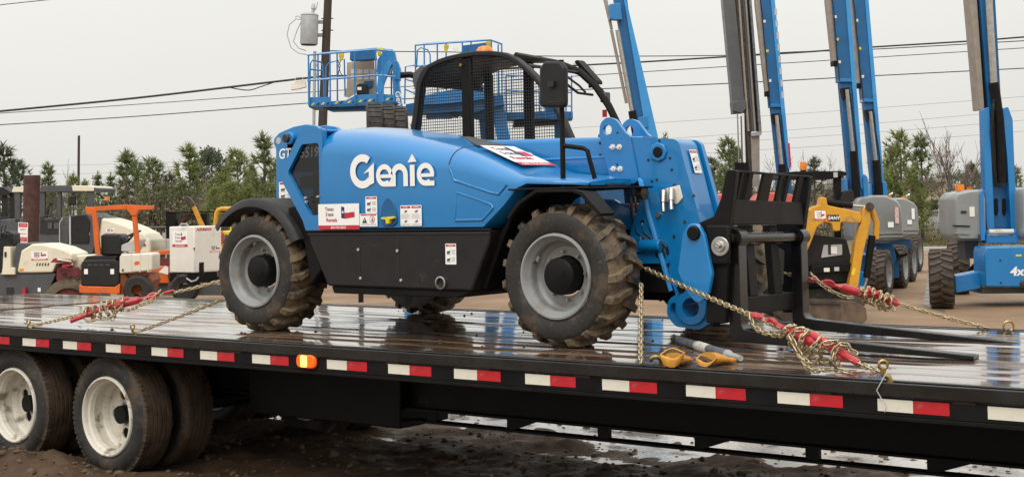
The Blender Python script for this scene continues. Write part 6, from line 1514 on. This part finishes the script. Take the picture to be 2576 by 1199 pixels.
E_.prism([(2065, 648), (2072, 616), (2118, 614), (2118, 640)], .13, .15, .01).build('control_panel', LGREY, r); E_.box(2083, 2090, 614, 640, .125, .13).build('control_gap', BLKPR, r); E_.box(2090, 2105, 620, 638, .122, .13).build('white_label', WHITE, r)
E_.prism([(2040, 690), (2042, 668), (2140, 660), (2142, 682)], .0, .2).build('dozer_frame', BLACK, r, bev=.01); E_.box(2072, 2086, 673, 683, -.01, .0).build('lamp', GENW, r); E_.box(2098, 2110, 671, 681, -.01, .0).build('lamp', LGREY, r)
M_ = MB()
for k in range(2):
    pass
for dd in (.3, 1.5):
    w_ = rpoly([(E_.p(1962, 700).x, .02), (E_.p(2150, 700).x, .02), (E_.p(2156, 700).x, .30), (E_.p(2140, 700).x, .48), (E_.p(1970, 700).x, .48), (E_.p(1955, 700).x, .30)], .15, 4)
    MB().prism(w_, dd, dd+.3).build('track', RUBBER, r, bev=.02)
BUCK = mat('muddy_steel_bucket', (.060, .042, .030), (.145, .095, .058), 4, .45, .7, contrast=(.4, .65))
E_.prism([(2036, 812), (2034, 760), (2044, 755), (2120, 755), (2148, 758), (2176, 772), (2180, 800), (2170, 812)], -.22, .24, .03).build('bucket', BUCK, r, bev=.01)
E_.prism([(2112, 815), (2112, 766), (2118, 766), (2136, 815)], -.235, -.22).build('bucket_side_plate', BUCK, r, bev=.005)
E_.prism([(2034, 762), (2036, 754), (2114, 757), (2114, 764)], -.25, -.21).build('bucket_lip', DSTEEL, r)
E_.prism([(2130, 760), (2136, 716), (2156, 716), (2176, 740), (2174, 770)], -.08, .08, .02).build('bucket_hitch', BUCK, r, bev=.01)
# ------------------------------------------------------------------ trees, poles, wires, fences, far building
LEAFD = [mat('pine_needles', (.14, .18, .072), (.21, .245, .10), 3, .55, .8), mat('pine_needles_pale', (.19, .235, .07), (.28, .31, .11), 3, .55, .8), mat('pine_needles_dark', (.09, .115, .07), (.135, .16, .095), 3, .6, .8)]  # needle colours paled to stand in for distance haze
for q_ in LEAFD:      # needles let some light through
    n_ = q_.node_tree; pb = n_.nodes['Principled BSDF']; ou = n_.nodes['Material Output']; tr_ = n_.nodes.new('ShaderNodeBsdfTranslucent'); ms = n_.nodes.new('ShaderNodeMixShader'); ms.inputs[0].default_value = .42
    n_.links.new(pb.inputs['Base Color'].links[0].from_socket, tr_.inputs['Color']); n_.links.new(pb.outputs[0], ms.inputs[1]); n_.links.new(tr_.outputs[0], ms.inputs[2]); n_.links.new(ms.outputs[0], ou.inputs['Surface'])
BARK = mat('pine_bark', (.060, .045, .034), (.11, .085, .065), 9, .8, .95, bump=.4, bscale=30)
TWIG = mat('bare_twigs', (.13, .105, .09), (.20, .165, .14), 5, .8, .95)
RLEAF = mat('dead_leaves', (.25, .085, .03), (.36, .17, .06), 8, .7, .9)
BRUSH = mat('brown_brush', (.13, .10, .072), (.20, .155, .11), 4, .8, .95)
OLIVE = mat('olive_leaves', (.075, .088, .030), (.12, .125, .05), 4, .7, .9)
def pine_parts(h, w, seed, start=.16, dens=1.0):
    rr = random.Random(seed); tr = MB(); cr = MB()
    bend = [rr.uniform(-.05, .05)*h*.4 for _ in range(2)]
    def axis(k): return V((bend[0]*k*k, bend[1]*k*k, h*k))
    tr.tube([axis(k/8) for k in range(9)], [lerp(.018*h, .004*h, k/8) for k in range(9)], 7)
    def tuft(p, d, L, n=9):
        d = d.normalized()
        for _ in range(n):
            q = (d*.75+V((rr.gauss(0, .5), rr.gauss(0, .5), rr.gauss(.15, .5)))).normalized()
            s = q.cross(V((rr.gauss(0, 1), rr.gauss(0, 1), rr.gauss(0, 1)))).normalized()*L*.085
            l = L*rr.uniform(.7, 1.15)
            cr.raw([tuple(p-s), tuple(p+s), tuple(p+q*l+s*.25)], [(0, 1, 2)])
    nw = int(h*2.7*dens)
    for i in range(nw):
        k = start+(1-start)*(i+rr.uniform(-.3, .3))/nw
        if k > .97: k = .97
        k = max(k, start*.9)
        prof = (1-k)**.75*(.55+.45*min(1, (k-start*.7)/.22))
        base = axis(k)
        nb = rr.choice([3, 4, 5])
        a0 = rr.uniform(0, 6.28)
        for j in range(nb):
            an = a0+2*pi*j/nb+rr.uniform(-.35, .35); L = w*prof*rr.uniform(.55, 1.15)+.10
            up = lerp(.22, 1.25, k)+rr.uniform(-.2, .2)
            d = V((cos(an), sin(an), up)).normalized()
            mid = base+d*L*.55; tip = base+d*L+V((0, 0, L*.22))
            tr.tube([base, mid, tip], [.0045*h*(1-k*.7), .003*h*(1-k*.7), .0015*h], 4, cap=False)
            nt = max(3, int(L*5.6))
            for t in range(nt):
                u = .42+.58*(t+1)/nt
                p = base.lerp(mid, u/.55) if u < .55 else mid.lerp(tip, (u-.55)/.45)
                side = V((rr.gauss(0, .5), rr.gauss(0, .5), rr.gauss(.2, .3)))
                p2 = p+side*L*.22
                tuft(p2, d+side*.8, rr.uniform(.26, .42)*(h/5.0)**.4, 11)
    tuft(axis(1), V((0, 0, 1)), .34, 12); tuft(axis(.96), V((0, 0, 1)), .3, 12)
    return tr.mesh('trunk', BARK, 60), cr
PINES = []
for s, (h, w_, st, dn) in enumerate([(5.0, 1.25, .10, 1.0), (5.0, 1.0, .18, .9), (5.0, 1.6, .12, 1.1), (5.0, .85, .22, .8), (5.0, 1.35, .3, 1.0)]):
    t, c = pine_parts(h, w_, 100+s, st, dn); PINES.append((t, c))
PCR = [[c.mesh('crown', LEAFD[m_], 0, recalc=False) for m_ in range(3)] for t, c in PINES]
def pine(px, ptop, pbase, d, kind, shade, label, group, sq=1.0):
    g0 = at_depth(px, 600, d); x, y = g0.x, g0.y
    top = at_depth(px, ptop, d).z; zb = 0.0
    s = (top-zb)/5.15
    o = thing('pine_tree', label, 'tree', (x, y, zb), R0.uniform(0, 6.28), group); o.scale = (s*sq*1.2, s*sq*1.2, s)
    put('trunk', PINES[kind][0], o); put('crown', PCR[kind][shade], o)
GL, GR = 'young pines behind the machines on the left', 'young pines behind the boom lifts on the right'
for px, pt, d, kind, sh, lab, sq in [
    (14, 358, 58, 0, 2, 'dark pine at the left edge of the yard, tallest on that side', 1.0), (48, 402, 60, 2, 2, 'broad dark pine just left of the brown steel post', .9),
    (122, 410, 62, 1, 0, 'small pine standing just right of the brown steel post', .9), (186, 436, 56, 0, 1, 'pale pine at the foot of the thin distant pole', .8),
    (215, 452, 64, 1, 1, 'thin pine between the distant pole and the orange roll bar', .8), (248, 432, 60, 3, 0, 'slim small pine above the orange roll bar', .9), (278, 434, 60, 3, 0, 'slim pine next to the dense brown thicket', .9),
    (318, 377, 58, 1, 0, 'tall pine at the left end of the brown thicket', 1.1), (349, 399, 60, 0, 0, 'shorter pine leaning on the tall pine at the thicket', 1.1), (389, 396, 56, 2, 0, 'bushy pine in the middle of the brown thicket', 1.0),
    (425, 432, 60, 0, 2, 'dull pine low in the middle of the brown thicket', 1.0), (481, 362, 60, 1, 1, 'tall pale pine above the orange digging arm', 1.15), (560, 432, 54, 2, 1, 'broad bright green pine left of the telehandler rear fender', 1.0),
    (602, 374, 54, 2, 1, 'large bright green pine behind the telehandler rear fender', .95), (632, 420, 56, 0, 1, 'bright pine crowding the large one by the rear fender', .9), (668, 335, 50, 1, 0, 'tallest slender pine just left of the telehandler tower', .95), (694, 400, 56, 0, 0, 'pine half hidden by the telehandler tower', .9),
    (540, 470, 52, 2, 1, 'low bright pine bush right of the orange digging arm', 1.0), (582, 450, 50, 0, 1, 'young bright pine in front of the broad bright one', 1.0), (618, 470, 50, 2, 1, 'low bright pine just left of the rear fender top', 1.0), (650, 450, 52, 0, 1, 'bright pine below the tallest slender pine', 1.0), (455, 455, 56, 2, 0, 'low pine in the thicket right of the reddish bare tree', .9), (232, 478, 54, 2, 1, 'low pale pine seen through the canopy cab', 1.0), (130, 475, 54, 2, 1, 'low pine seen under the canopy roof', 1.0),
    (1040, 312, 70, 3, 1, 'small pine tip showing between engine cover and cab', .7)]:
    pine(px, pt, 600, d, kind, sh, lab, GL, sq)
for px, pt, d, kind, sh, lab, sq in [
    (1682, 336, 75, 3, 0, 'pine tip peeking over the blue boom head', .8), (1798, 395, 58, 2, 2, 'dense pine right beside the blue boom head', .9), (1842, 346, 56, 2, 0, 'bushy pine left of the dark grey boom', .9), (1862, 370, 58, 0, 0, 'pine partly behind the dark grey boom', .9),
    (2052, 395, 62, 1, 2, 'dull pine behind the excavator beacon', 1.1), (2118, 430, 62, 1, 2, 'dull pine between the two leaning blue booms', .9), (2245, 365, 56, 0, 0, 'pine hard against the farther leaning boom', .9), (2272, 328, 54, 2, 1, 'large green pine above the second grey cowl', .85), (2322, 336, 54, 1, 0, 'slender pine on a clear dark trunk beside the bare tree', .95),
    (2300, 420, 52, 2, 1, 'low green pine between the large pine and the slender one', .9), (2248, 440, 54, 2, 0, 'low pine above the first grey cowl', .9), (1830, 420, 54, 2, 0, 'low dense pine under the bushy one by the grey boom', 1.0), (2450, 405, 66, 0, 2, 'dark pine just left of the boom lift at the right edge', .9), (2478, 430, 70, 2, 2, 'dark pine behind the boom lift at the right edge', .9), (2562, 415, 60, 0, 0, 'pine cut by the right edge of the photo', .9)]:
    pine(px, pt, 600, d, kind, sh, lab, GR, sq)
# round dark crown behind the left thicket
def broadleaf(px, ptop, d, label, m_, seed, wid=1.0, name='broad_tree'):
    rr = random.Random(seed); g0 = at_depth(px, 600, d); top = at_depth(px, ptop, d).z
    o = thing(name, label, 'tree', (g0.x, g0.y, 0)); tr = MB(); tr.tube([(0, 0, 0), (.1, 0, top*.45), (0, .1, top*.8)], [.10, .07, .02], 7)
    for k in range(7):
        a = 2*pi*k/7; tr.tube([(0.05, 0, top*(.4+.05*k)), (cos(a)*wid*.7, sin(a)*wid*.7, top*(.62+.04*k))], [.035, .012], 5)
    tr.build('trunk', BARK, o)
    cr = MB()
    for i in range(150):
        a, e = rr.uniform(0, 6.28), rr.uniform(-.7, 1.5); R_ = rr.uniform(.45, 1)**.5
        c = V((cos(a)*cos(e)*wid*R_, sin(a)*cos(e)*wid*R_, top*.72+sin(e)*top*.26*R_))
        for _ in range(16):
            p = c+V((rr.gauss(0, .16), rr.gauss(0, .16), rr.gauss(0, .13))); s = rr.uniform(.05, .09)
            u, v = V((rr.gauss(0, 1), rr.gauss(0, 1), rr.gauss(0, 1))).normalized()*s, V((rr.gauss(0, 1), rr.gauss(0, 1), rr.gauss(0, 1))).normalized()*s
            cr.raw([tuple(p-u), tuple(p+v), tuple(p+u), tuple(p-v)], [(0, 1, 2, 3)])
    cr.build('crown', m_, o, smooth=0, recalc=False)
broadleaf(531, 374, 66, 'round dark grey-green tree above the thicket, left of the rear fender', LEAFD[2], 4, 1.0)
broadleaf(2425, 432, 95, 'rounded dull green tree far behind the right grey cowl', LEAFD[2], 6, 2.6)
# bare trees
def bare(px, ptop, d, label, seed, spread=.45, group=None, m_=None, leaves=0, tm=None):
    rr = random.Random(seed); g0 = at_depth(px, 600, d); H = at_depth(px, ptop, d).z
    o = thing('bare_tree', label, 'tree', (g0.x, g0.y, 0), 0, group); tr = MB(); tips = []
    def grow(p, d_, L, r, lv):
        q = p+d_*L*.5+V((rr.gauss(0, .02), rr.gauss(0, .02), 0))*L; e = p+d_*L
        r = max(r, .0075); tr.tube([p, q, e], [r, r*.8, r*.62], 5 if lv < 2 else 3, cap=False)
        if lv >= 5: tips.append(e); return
        n = rr.choice([2, 3]) if lv > 0 else 4
        grow(e, (d_+V((rr.gauss(0, .12), rr.gauss(0, .12), .05))).normalized(), L*.80, r*.62, lv+1)
        for _ in range(n):
            k = rr.uniform(.35, .95); a = rr.uniform(0, 6.28)
            dd = (d_*.8+V((cos(a)*spread*1.3, sin(a)*spread*1.3, .28))).normalized()
            grow(p.lerp(e, k), dd, L*rr.uniform(.55, .8), r*.5, lv+1)
    grow(V((0, 0, 0)), V((rr.uniform(-.03, .03), 0, 1)), H*.27, H*.016, 0)
    tr.build('trunk', tm or TWIG, o, smooth=60)
    if leaves:
        lf = MB()
        for e in rr.sample(tips, min(len(tips), leaves)):
            for _ in range(2):
                p = e+V((rr.gauss(0, .05), rr.gauss(0, .05), rr.gauss(-.03, .05))); u = V((rr.gauss(0, 1), rr.gauss(0, 1), rr.gauss(0, 1))).normalized()*.055; v = V((rr.gauss(0, 1), rr.gauss(0, 1), rr.gauss(0, 1))).normalized()*.045
                lf.raw([tuple(p-u), tuple(p+v), tuple(p+u), tuple(p-v)], [(0, 1, 2, 3)])
        lf.build('leaves', m_ or RLEAF, o, smooth=0, recalc=False)
GBT = 'bare trees around the yard'
bare(2396, 262, 52, 'tall bare tree with a few brown leaves right of the leaning booms', 11, .40, GBT, None, 34)
bare(178, 396, 58, 'thin bare tree by the distant pole with a few red leaves', 12, .35, GBT, None, 10)
bare(2030, 372, 60, 'wide bare tree behind the excavator canopy', 13, .62, GBT); bare(2085, 372, 62, 'pale bare tree between the leaning blue booms', 14, .62, GBT); bare(1925, 345, 60, 'bare tree between grey boom and blue boom', 15, .5, GBT); bare(2205, 380, 62, 'bare tree behind the farther leaning boom', 16, .5, GBT); bare(1985, 390, 64, 'bare tree low behind the fork carriage bars', 26, .6, GBT)
for i, (px, pt, lab) in enumerate([(300, 420, 'brown bare tree at the left end of the thicket'), (372, 408, 'brown bare tree left of the bushy pine in the thicket'), (447, 402, 'reddish bare tree in the middle of the thicket'), (505, 405, 'brown bare tree below the round dark tree'), (352, 440, 'low brown bare tree in the thicket above the long cream hood')]):
    bare(px, pt, 57+i, lab, 30+i, .5, GBT, None, (14 if i in (0, 2) else 0), BRUSH)
# brown thicket behind the left machines
rr = random.Random(77); M_ = MB(); M2 = MB()
for i in range(4200):
    px = rr.uniform(255, 705) if i < 2600 else rr.uniform(705, 1770); d = rr.uniform(54, 66); g0 = at_depth(px, 600, d)
    h = rr.uniform(.7, 3.0)*((1.0 if px > 330 else .7) if px < 705 else .8); a = rr.uniform(0, 6.28); l = rr.uniform(.05, .35)
    b = V((g0.x, g0.y, 0)); e = b+V((cos(a)*l*h, sin(a)*l*h, h))
    M_.tube([b, b.lerp(e, .5)+V((rr.gauss(0, .06), rr.gauss(0, .06), 0)), e], [.016, .011, .004], 3, cap=False)
    for _ in range(14):
        k = rr.uniform(.25, 1.05); p = b.lerp(e, k)+V((rr.gauss(0, .17), rr.gauss(0, .17), rr.gauss(0, .10)))
        u, v = V((rr.gauss(0, 1), rr.gauss(0, 1), rr.gauss(0, 1))).normalized()*.05, V((rr.gauss(0, 1), rr.gauss(0, 1), rr.gauss(0, 1))).normalized()*.07
        (M_ if rr.random() < .6 else M2).raw([tuple(p-u), tuple(p+v), tuple(p+u), tuple(p-v)], [(0, 1, 2, 3)])
tag(M_.build('brown_thicket', BRUSH, smooth=0, recalc=False), kind='stuff'); tag(M2.build('thicket_leaves', OLIVE, smooth=0, recalc=False), kind='stuff')
M_ = MB(); M2 = MB()
for i in range(700):
    px = rr.uniform(1770, 2460); d = rr.uniform(58, 70); g0 = at_depth(px, 600, d)
    h = rr.uniform(.3, 1.9)*(1.0 if px < 2240 else .35); a = rr.uniform(0, 6.28); l = rr.uniform(.05, .35); b = V((g0.x, g0.y, 0)); e = b+V((cos(a)*l*h, sin(a)*l*h, h))
    M_.tube([b, e], [.016, .004], 3, cap=False)
    for _ in range(10):
        k = rr.uniform(.1, 1.05); p = b.lerp(e, k)+V((rr.gauss(0, .17), rr.gauss(0, .17), rr.gauss(0, .10)))
        u, v = V((rr.gauss(0, 1), rr.gauss(0, 1), rr.gauss(0, 1))).normalized()*.05, V((rr.gauss(0, 1), rr.gauss(0, 1), rr.gauss(0, 1))).normalized()*.07
        (M_ if rr.random() < .55 else M2).raw([tuple(p-u), tuple(p+v), tuple(p+u), tuple(p-v)], [(0, 1, 2, 3)])
tag(M_.build('brown_thicket', BRUSH, smooth=0, recalc=False), kind='stuff'); tag(M2.build('thicket_leaves', OLIVE, smooth=0, recalc=False), kind='stuff')
# grass verge and wet path on the right
def ground_poly(q, z): return [tuple(V((a.x, a.y, z))) for a in [at_depth(px, 600, d) for px, d in q]]
M_ = MB(); q = ground_poly([(1500, 47), (2300, 46), (2900, 44), (2900, 110), (1500, 110)], .005); M_.raw(q, [tuple(range(len(q)))]); tag(M_.build('grass_verge', GRASSM, smooth=0), kind='structure')
M_ = MB(); rr = random.Random(3)
for i in range(5000):
    px = rr.uniform(2180, 2600); d = rr.uniform(46, 68); g0 = at_depth(px, 600, d); h = rr.uniform(.04, .16); a = rr.uniform(0, 6.28); w_ = rr.uniform(.02, .05)
    M_.raw([(g0.x-w_*cos(a), g0.y-w_*sin(a), 0), (g0.x+w_*cos(a), g0.y+w_*sin(a), 0), (g0.x+rr.gauss(0, .05), g0.y+rr.gauss(0, .05), h)], [(0, 1, 2)])
tag(M_.build('grass', GRASSM, smooth=0, recalc=False), kind='stuff')
M_ = MB(); q = ground_poly([(2316, 22.5), (2372, 21), (2372, 45), (2342, 45), (2330, 30)], .004); M_.raw(q, [tuple(range(len(q)))]); tag(M_.build('wet_path', mat('wet_path_grit', (.20, .175, .15), (.11, .08, .055), 1.6, .3, .6, contrast=(.4, .6)), smooth=0), kind='structure')
M_ = MB(); q0 = ground_poly([(2180, 45.9), (2340, 45.7), (2500, 45.4), (2700, 45)], 0); M_.loft([[(p[0], p[1], 0), (p[0], p[1], .12), (p[0]-.1, p[1]+.15, .12), (p[0]-.1, p[1]+.15, 0)] for p in q0]); tag(M_.build('kerb', LGREY), kind='structure')
# chain-link fence on the right, rail fence on the left
E_ = Elev('chain_link_fence', 'low chain-link fence with a pale wall panel beyond the grass verge', 'fence', 2330, 66, None); r = E_.root
E_.tube([(2180, 533), (2600, 526)], .035, 6).build('top_rail', GALV, r); E_.tube([(2180, 586), (2600, 579)], .02, 6).build('bottom_rail', GALV, r)
pm = None
for i in range(9):
    px = 2190+50*i; E_.tube([(px, 590), (px, 531)], .03, 6).build('fence_post', GALV, r)
M_ = MB()
a, b = E_.p(2180, 586), E_.p(2600, 579); n = 130
for i in range(n):
    for sg in (1, -1):
        x0_ = a.x+(b.x-a.x)*i/n; z0_ = .06; x1_ = x0_+sg*.9
        M_.bar((x0_, 0, z0_), (x1_, 0, z0_+.95), .008, .008)
tag(M_.build('chain_link', GALV, r, smooth=0), kind='stuff')
E_ = Elev('concrete_wall', 'low pale concrete wall behind the chain-link fence', 'wall', 2330, 70, None)
WALLM = mat('pale_wall', (.44, .42, .38), (.36, .34, .30), 2, .7, .9)
for i in range(5): E_.box(2150+62*i, 2210+62*i, 545, 596, 0, .25).build('wall_panel', WALLM, E_.root, bev=.01)
E_ = Elev('rail_fence', 'grey rail fence with dark posts below the thicket on the left', 'fence', 430, 50, None); r = E_.root
E_.tube([(260, 573), (560, 571)], .05, 6).build('top_rail', DSTEEL, r); E_.tube([(260, 604), (560, 602)], .03, 6).build('lower_rail', LGREY, r)
for px in range(262, 560, 13): E_.tube([(px, 660), (px, 575)], .045 if px % 2 else .03, 6).build('fence_post', (DSTEEL if px % 2 else GALV), r)
E_ = Elev('screen_wall', 'pale low wall glimpsed through the rail fence on the left', 'wall', 430, 53, None)
for i in range(6): E_.box(250+52*i, 300+52*i, 584, 640, 0, .2).build('wall_panel', WALLM, E_.root)
# far tan warehouse
E_ = Elev('warehouse', 'long tan warehouse with pale roof far behind the lifts on the right', 'building', 2250, 92, None); r = E_.root
WARE = mat('tan_siding', (.40, .31, .215), (.35, .27, .185), 1.0, .7, .85); GROOF = mat('pale_metal_roof', (.42, .41, .39), (.36, .35, .33), 1, .5, .7)
E_.prism([(1950, 620), (1950, 478), (2130, 474), (2130, 458), (2380, 456), (2380, 620)], 0, 14).build('wall', WARE, r)
E_.prism([(1946, 479), (1950, 468), (2130, 464), (2130, 475)], -.3, 14).build('roof', GROOF, r); E_.prism([(2126, 459), (2130, 450), (2384, 447), (2384, 457)], -.3, 14).build('roof', GROOF, r)
for px in (2000, 2052, 2262, 2300, 2340):
    f = E_.prism([(px, 545), (px, 500), (px+22, 500), (px+22, 545)], -.08, .0).build('window', GALV, r); E_.prism([(px+2, 543), (px+2, 502), (px+20, 502), (px+20, 543)], -.095, -.085).build('pane', GLASS, f)
E_ = Elev('white_building', 'pale building glimpsed through the trees left of the thicket', 'building', 200, 95, None)
E_.prism([(230, 640), (230, 520), (330, 516), (420, 520), (420, 640)], 0, 10).build('wall', WALLM, E_.root); E_.prism([(226, 521), (330, 508), (424, 521), (424, 524), (226, 524)], -.3, 10.3).build('roof', GROOF, E_.root)

# ---- utility pole with transformer
E_ = Elev('utility_pole', 'dark leaning utility pole with a grey transformer drum near its top', 'utility pole', 800, 46, None); r = E_.root
b, t = E_.p(797, 652), E_.p(829, -90); dirp = (t-b); b2 = b-dirp*(b.z/dirp.z)
M_ = MB(); M_.tube([b2, t], [.165, .125], 14); M_.build('pole_shaft', POLEW, r)
E_.tube([(784, 700), (792, 130)], .05, 8, dd=-.16).build('conduit', GALV, r)
c0, c1 = E_.p(777, 112, -.3), E_.p(779, 38, -.3); rad = E_.m(22)
M_ = MB(); h = c1-c0; M_.tube([c0, c0.lerp(c1, .04), c0.lerp(c1, .96), c1], [rad*.96, rad, rad, rad*.96], 24); M_.tube([c1, c1+h*.06], [rad*1.04, rad*.7], 24); M_.build('transformer_drum', GALV, r)
M_ = MB(); M_.tube([c0.lerp(c1, .02)+V((0, 0, -.01)), c0+V((0, 0, -.03))], [rad*.9, rad*.86], 20); M_.build('drum_base', RUST, r)
for fr in (.35, .8):
    a = c0.lerp(c1, fr); M_ = MB(); M_.box(a.x+rad*.7, a.x+rad+.14, -.24, -.1, a.z-.05, a.z+.05); M_.build('drum_bracket', GALV, r)
M_ = MB(); q = c1+V((.1, 0, .06)); M_.tube([q, q+V((.01, 0, .12)), q+V((.02, 0, .14)), q+V((.02, 0, .26)), q+V((.03, 0, .32))], [.05, .05, .08, .06, .03], 10); M_.build('bushing', LGREY, r)
for pts in ([(757, 50), (745, 48), (728, 62), (722, 88), (732, 120), (750, 134), (772, 138)], [(757, 56), (746, 80), (738, 105), (752, 122), (770, 128)], [(799, 6), (796, 20), (790, 30)], [(757, 47), (750, 40), (742, 44)]):
    E_.tube(pts, .018, 6, dd=-.3).build('drop_lead', LGREY, r)
for px, py in ((806, 45), (806, 75)): E_.box(px, px+30, py-2, py+1, -.17, -.13).build('bolt', DSTEEL, r)
E_.tube([(792, 150), (800, 175), (795, 195)], .02, 5, dd=-.2).build('drop_lead', LGREY, r)
# ---- overhead wires
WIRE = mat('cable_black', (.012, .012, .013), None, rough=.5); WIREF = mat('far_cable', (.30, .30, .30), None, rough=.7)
GW = 'overhead wires'
def wire(pts, d, rad, label, m_=WIRE, name='overhead_wire'):
    q = [at_depth(px, py, d) for px, py in pts]
    o = MB().tube([p-q[0] for p in q], rad, 5, cap=False).build(name, m_, smooth=80); o.location = q[0]; tag(o, label, 'wire', GW); return o
def spline(pts, n=8):
    out = []
    for i in range(len(pts)-1):
        p0, p1, p2, p3 = pts[max(i-1, 0)], pts[i], pts[i+1], pts[min(i+2, len(pts)-1)]
        for k in range(n):
            t = k/n; out.append(tuple(.5*((2*p1[j])+(-p0[j]+p2[j])*t+(2*p0[j]-5*p1[j]+4*p2[j]-p3[j])*t*t+(-p0[j]+3*p1[j]-3*p2[j]+p3[j])*t**3) for j in (0, 1)))
    out.append(pts[-1]); return out
wire(spline([(-80, 288), (0, 280), (340, 247), (690, 206), (812, 192)]), 46, .036, 'thickest black cable rising from the left edge to the utility pole')
wire(spline([(-80, 290), (0, 285), (340, 263), (690, 238), (812, 230)]), 46, .012, 'thin wire just below the thickest cable on the left')
wire(spline([(-80, 319), (0, 314), (340, 293), (690, 266), (812, 257)]), 46, .016, 'lowest wire reaching the utility pole from the left')
wire(spline([(-60, 22), (0, 13), (120, 0), (240, -14)]), 46, .014, 'short wire crossing the top left corner of the sky')
wire(spline([(580, 221), (625, 227), (660, 217), (690, 207)]), 46, .018, 'slack loop of cable under the thickest cable left of the pole')
wire(spline([(820, 128), (1000, 130), (1160, 132), (1300, 140), (1500, 142), (1834, 139.5), (2000, 131), (2193, 124.5), (2576, 103), (2700, 96)]), 46, .016, 'wavy twisted wire just under the thick cable on the right')
wire(spline([(812, 192), (1010, 186), (1416, 166.6), (1620, 156), (1837, 142.5), (2016, 132), (2193, 119), (2453, 103), (2576, 93.6), (2700, 86)]), 46, .028, 'thick black cable crossing the booms on the right')
wire(spline([(812, 230), (1160, 210), (1480, 190), (1839, 167), (2016, 156.5), (2193, 145), (2576, 121), (2700, 113)]), 46, .013, 'thin wire in the middle of the bundle across the right booms')
wire(spline([(812, 257), (1160, 243), (1416, 228), (1845, 209.5), (2198, 191), (2576, 172), (2700, 166)]), 46, .017, 'lowest dark wire crossing the booms on the right')
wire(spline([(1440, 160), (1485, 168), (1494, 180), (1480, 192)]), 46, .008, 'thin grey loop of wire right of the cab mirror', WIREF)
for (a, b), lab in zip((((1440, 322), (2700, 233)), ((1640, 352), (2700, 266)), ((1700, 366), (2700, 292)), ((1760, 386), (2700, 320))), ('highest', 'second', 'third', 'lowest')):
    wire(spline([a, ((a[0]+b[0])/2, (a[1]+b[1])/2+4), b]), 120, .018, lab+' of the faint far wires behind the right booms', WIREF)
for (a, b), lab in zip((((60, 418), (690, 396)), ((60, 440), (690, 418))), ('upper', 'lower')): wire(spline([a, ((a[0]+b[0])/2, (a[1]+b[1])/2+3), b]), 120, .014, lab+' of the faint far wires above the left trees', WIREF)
E_ = Elev('splice_box', 'pale cable splice box hanging on the wires left of the utility pole', 'splice box', 747, 45.8, None); r = E_.root
E_.prism([(729, 226), (730, 208), (742, 202), (765, 199), (768, 218), (750, 223)], -.08, .10, .03).build('housing', GENW, r, bev=.015)
E_.tube([(742, 203), (744, 196), (760, 194), (762, 200)], .015, 6).build('hanger', LGREY, r)
E_ = Elev('distant_pole', 'bare brown pole rising above the left trees in the distance', 'pole', 197, 66, None)
M_ = MB(); M_.tube([E_.p(196, 640), E_.p(198.5, 341)], [E_.m(3.4), E_.m(3.0)], 10); M_.build('pole_shaft', POLEW, E_.root)
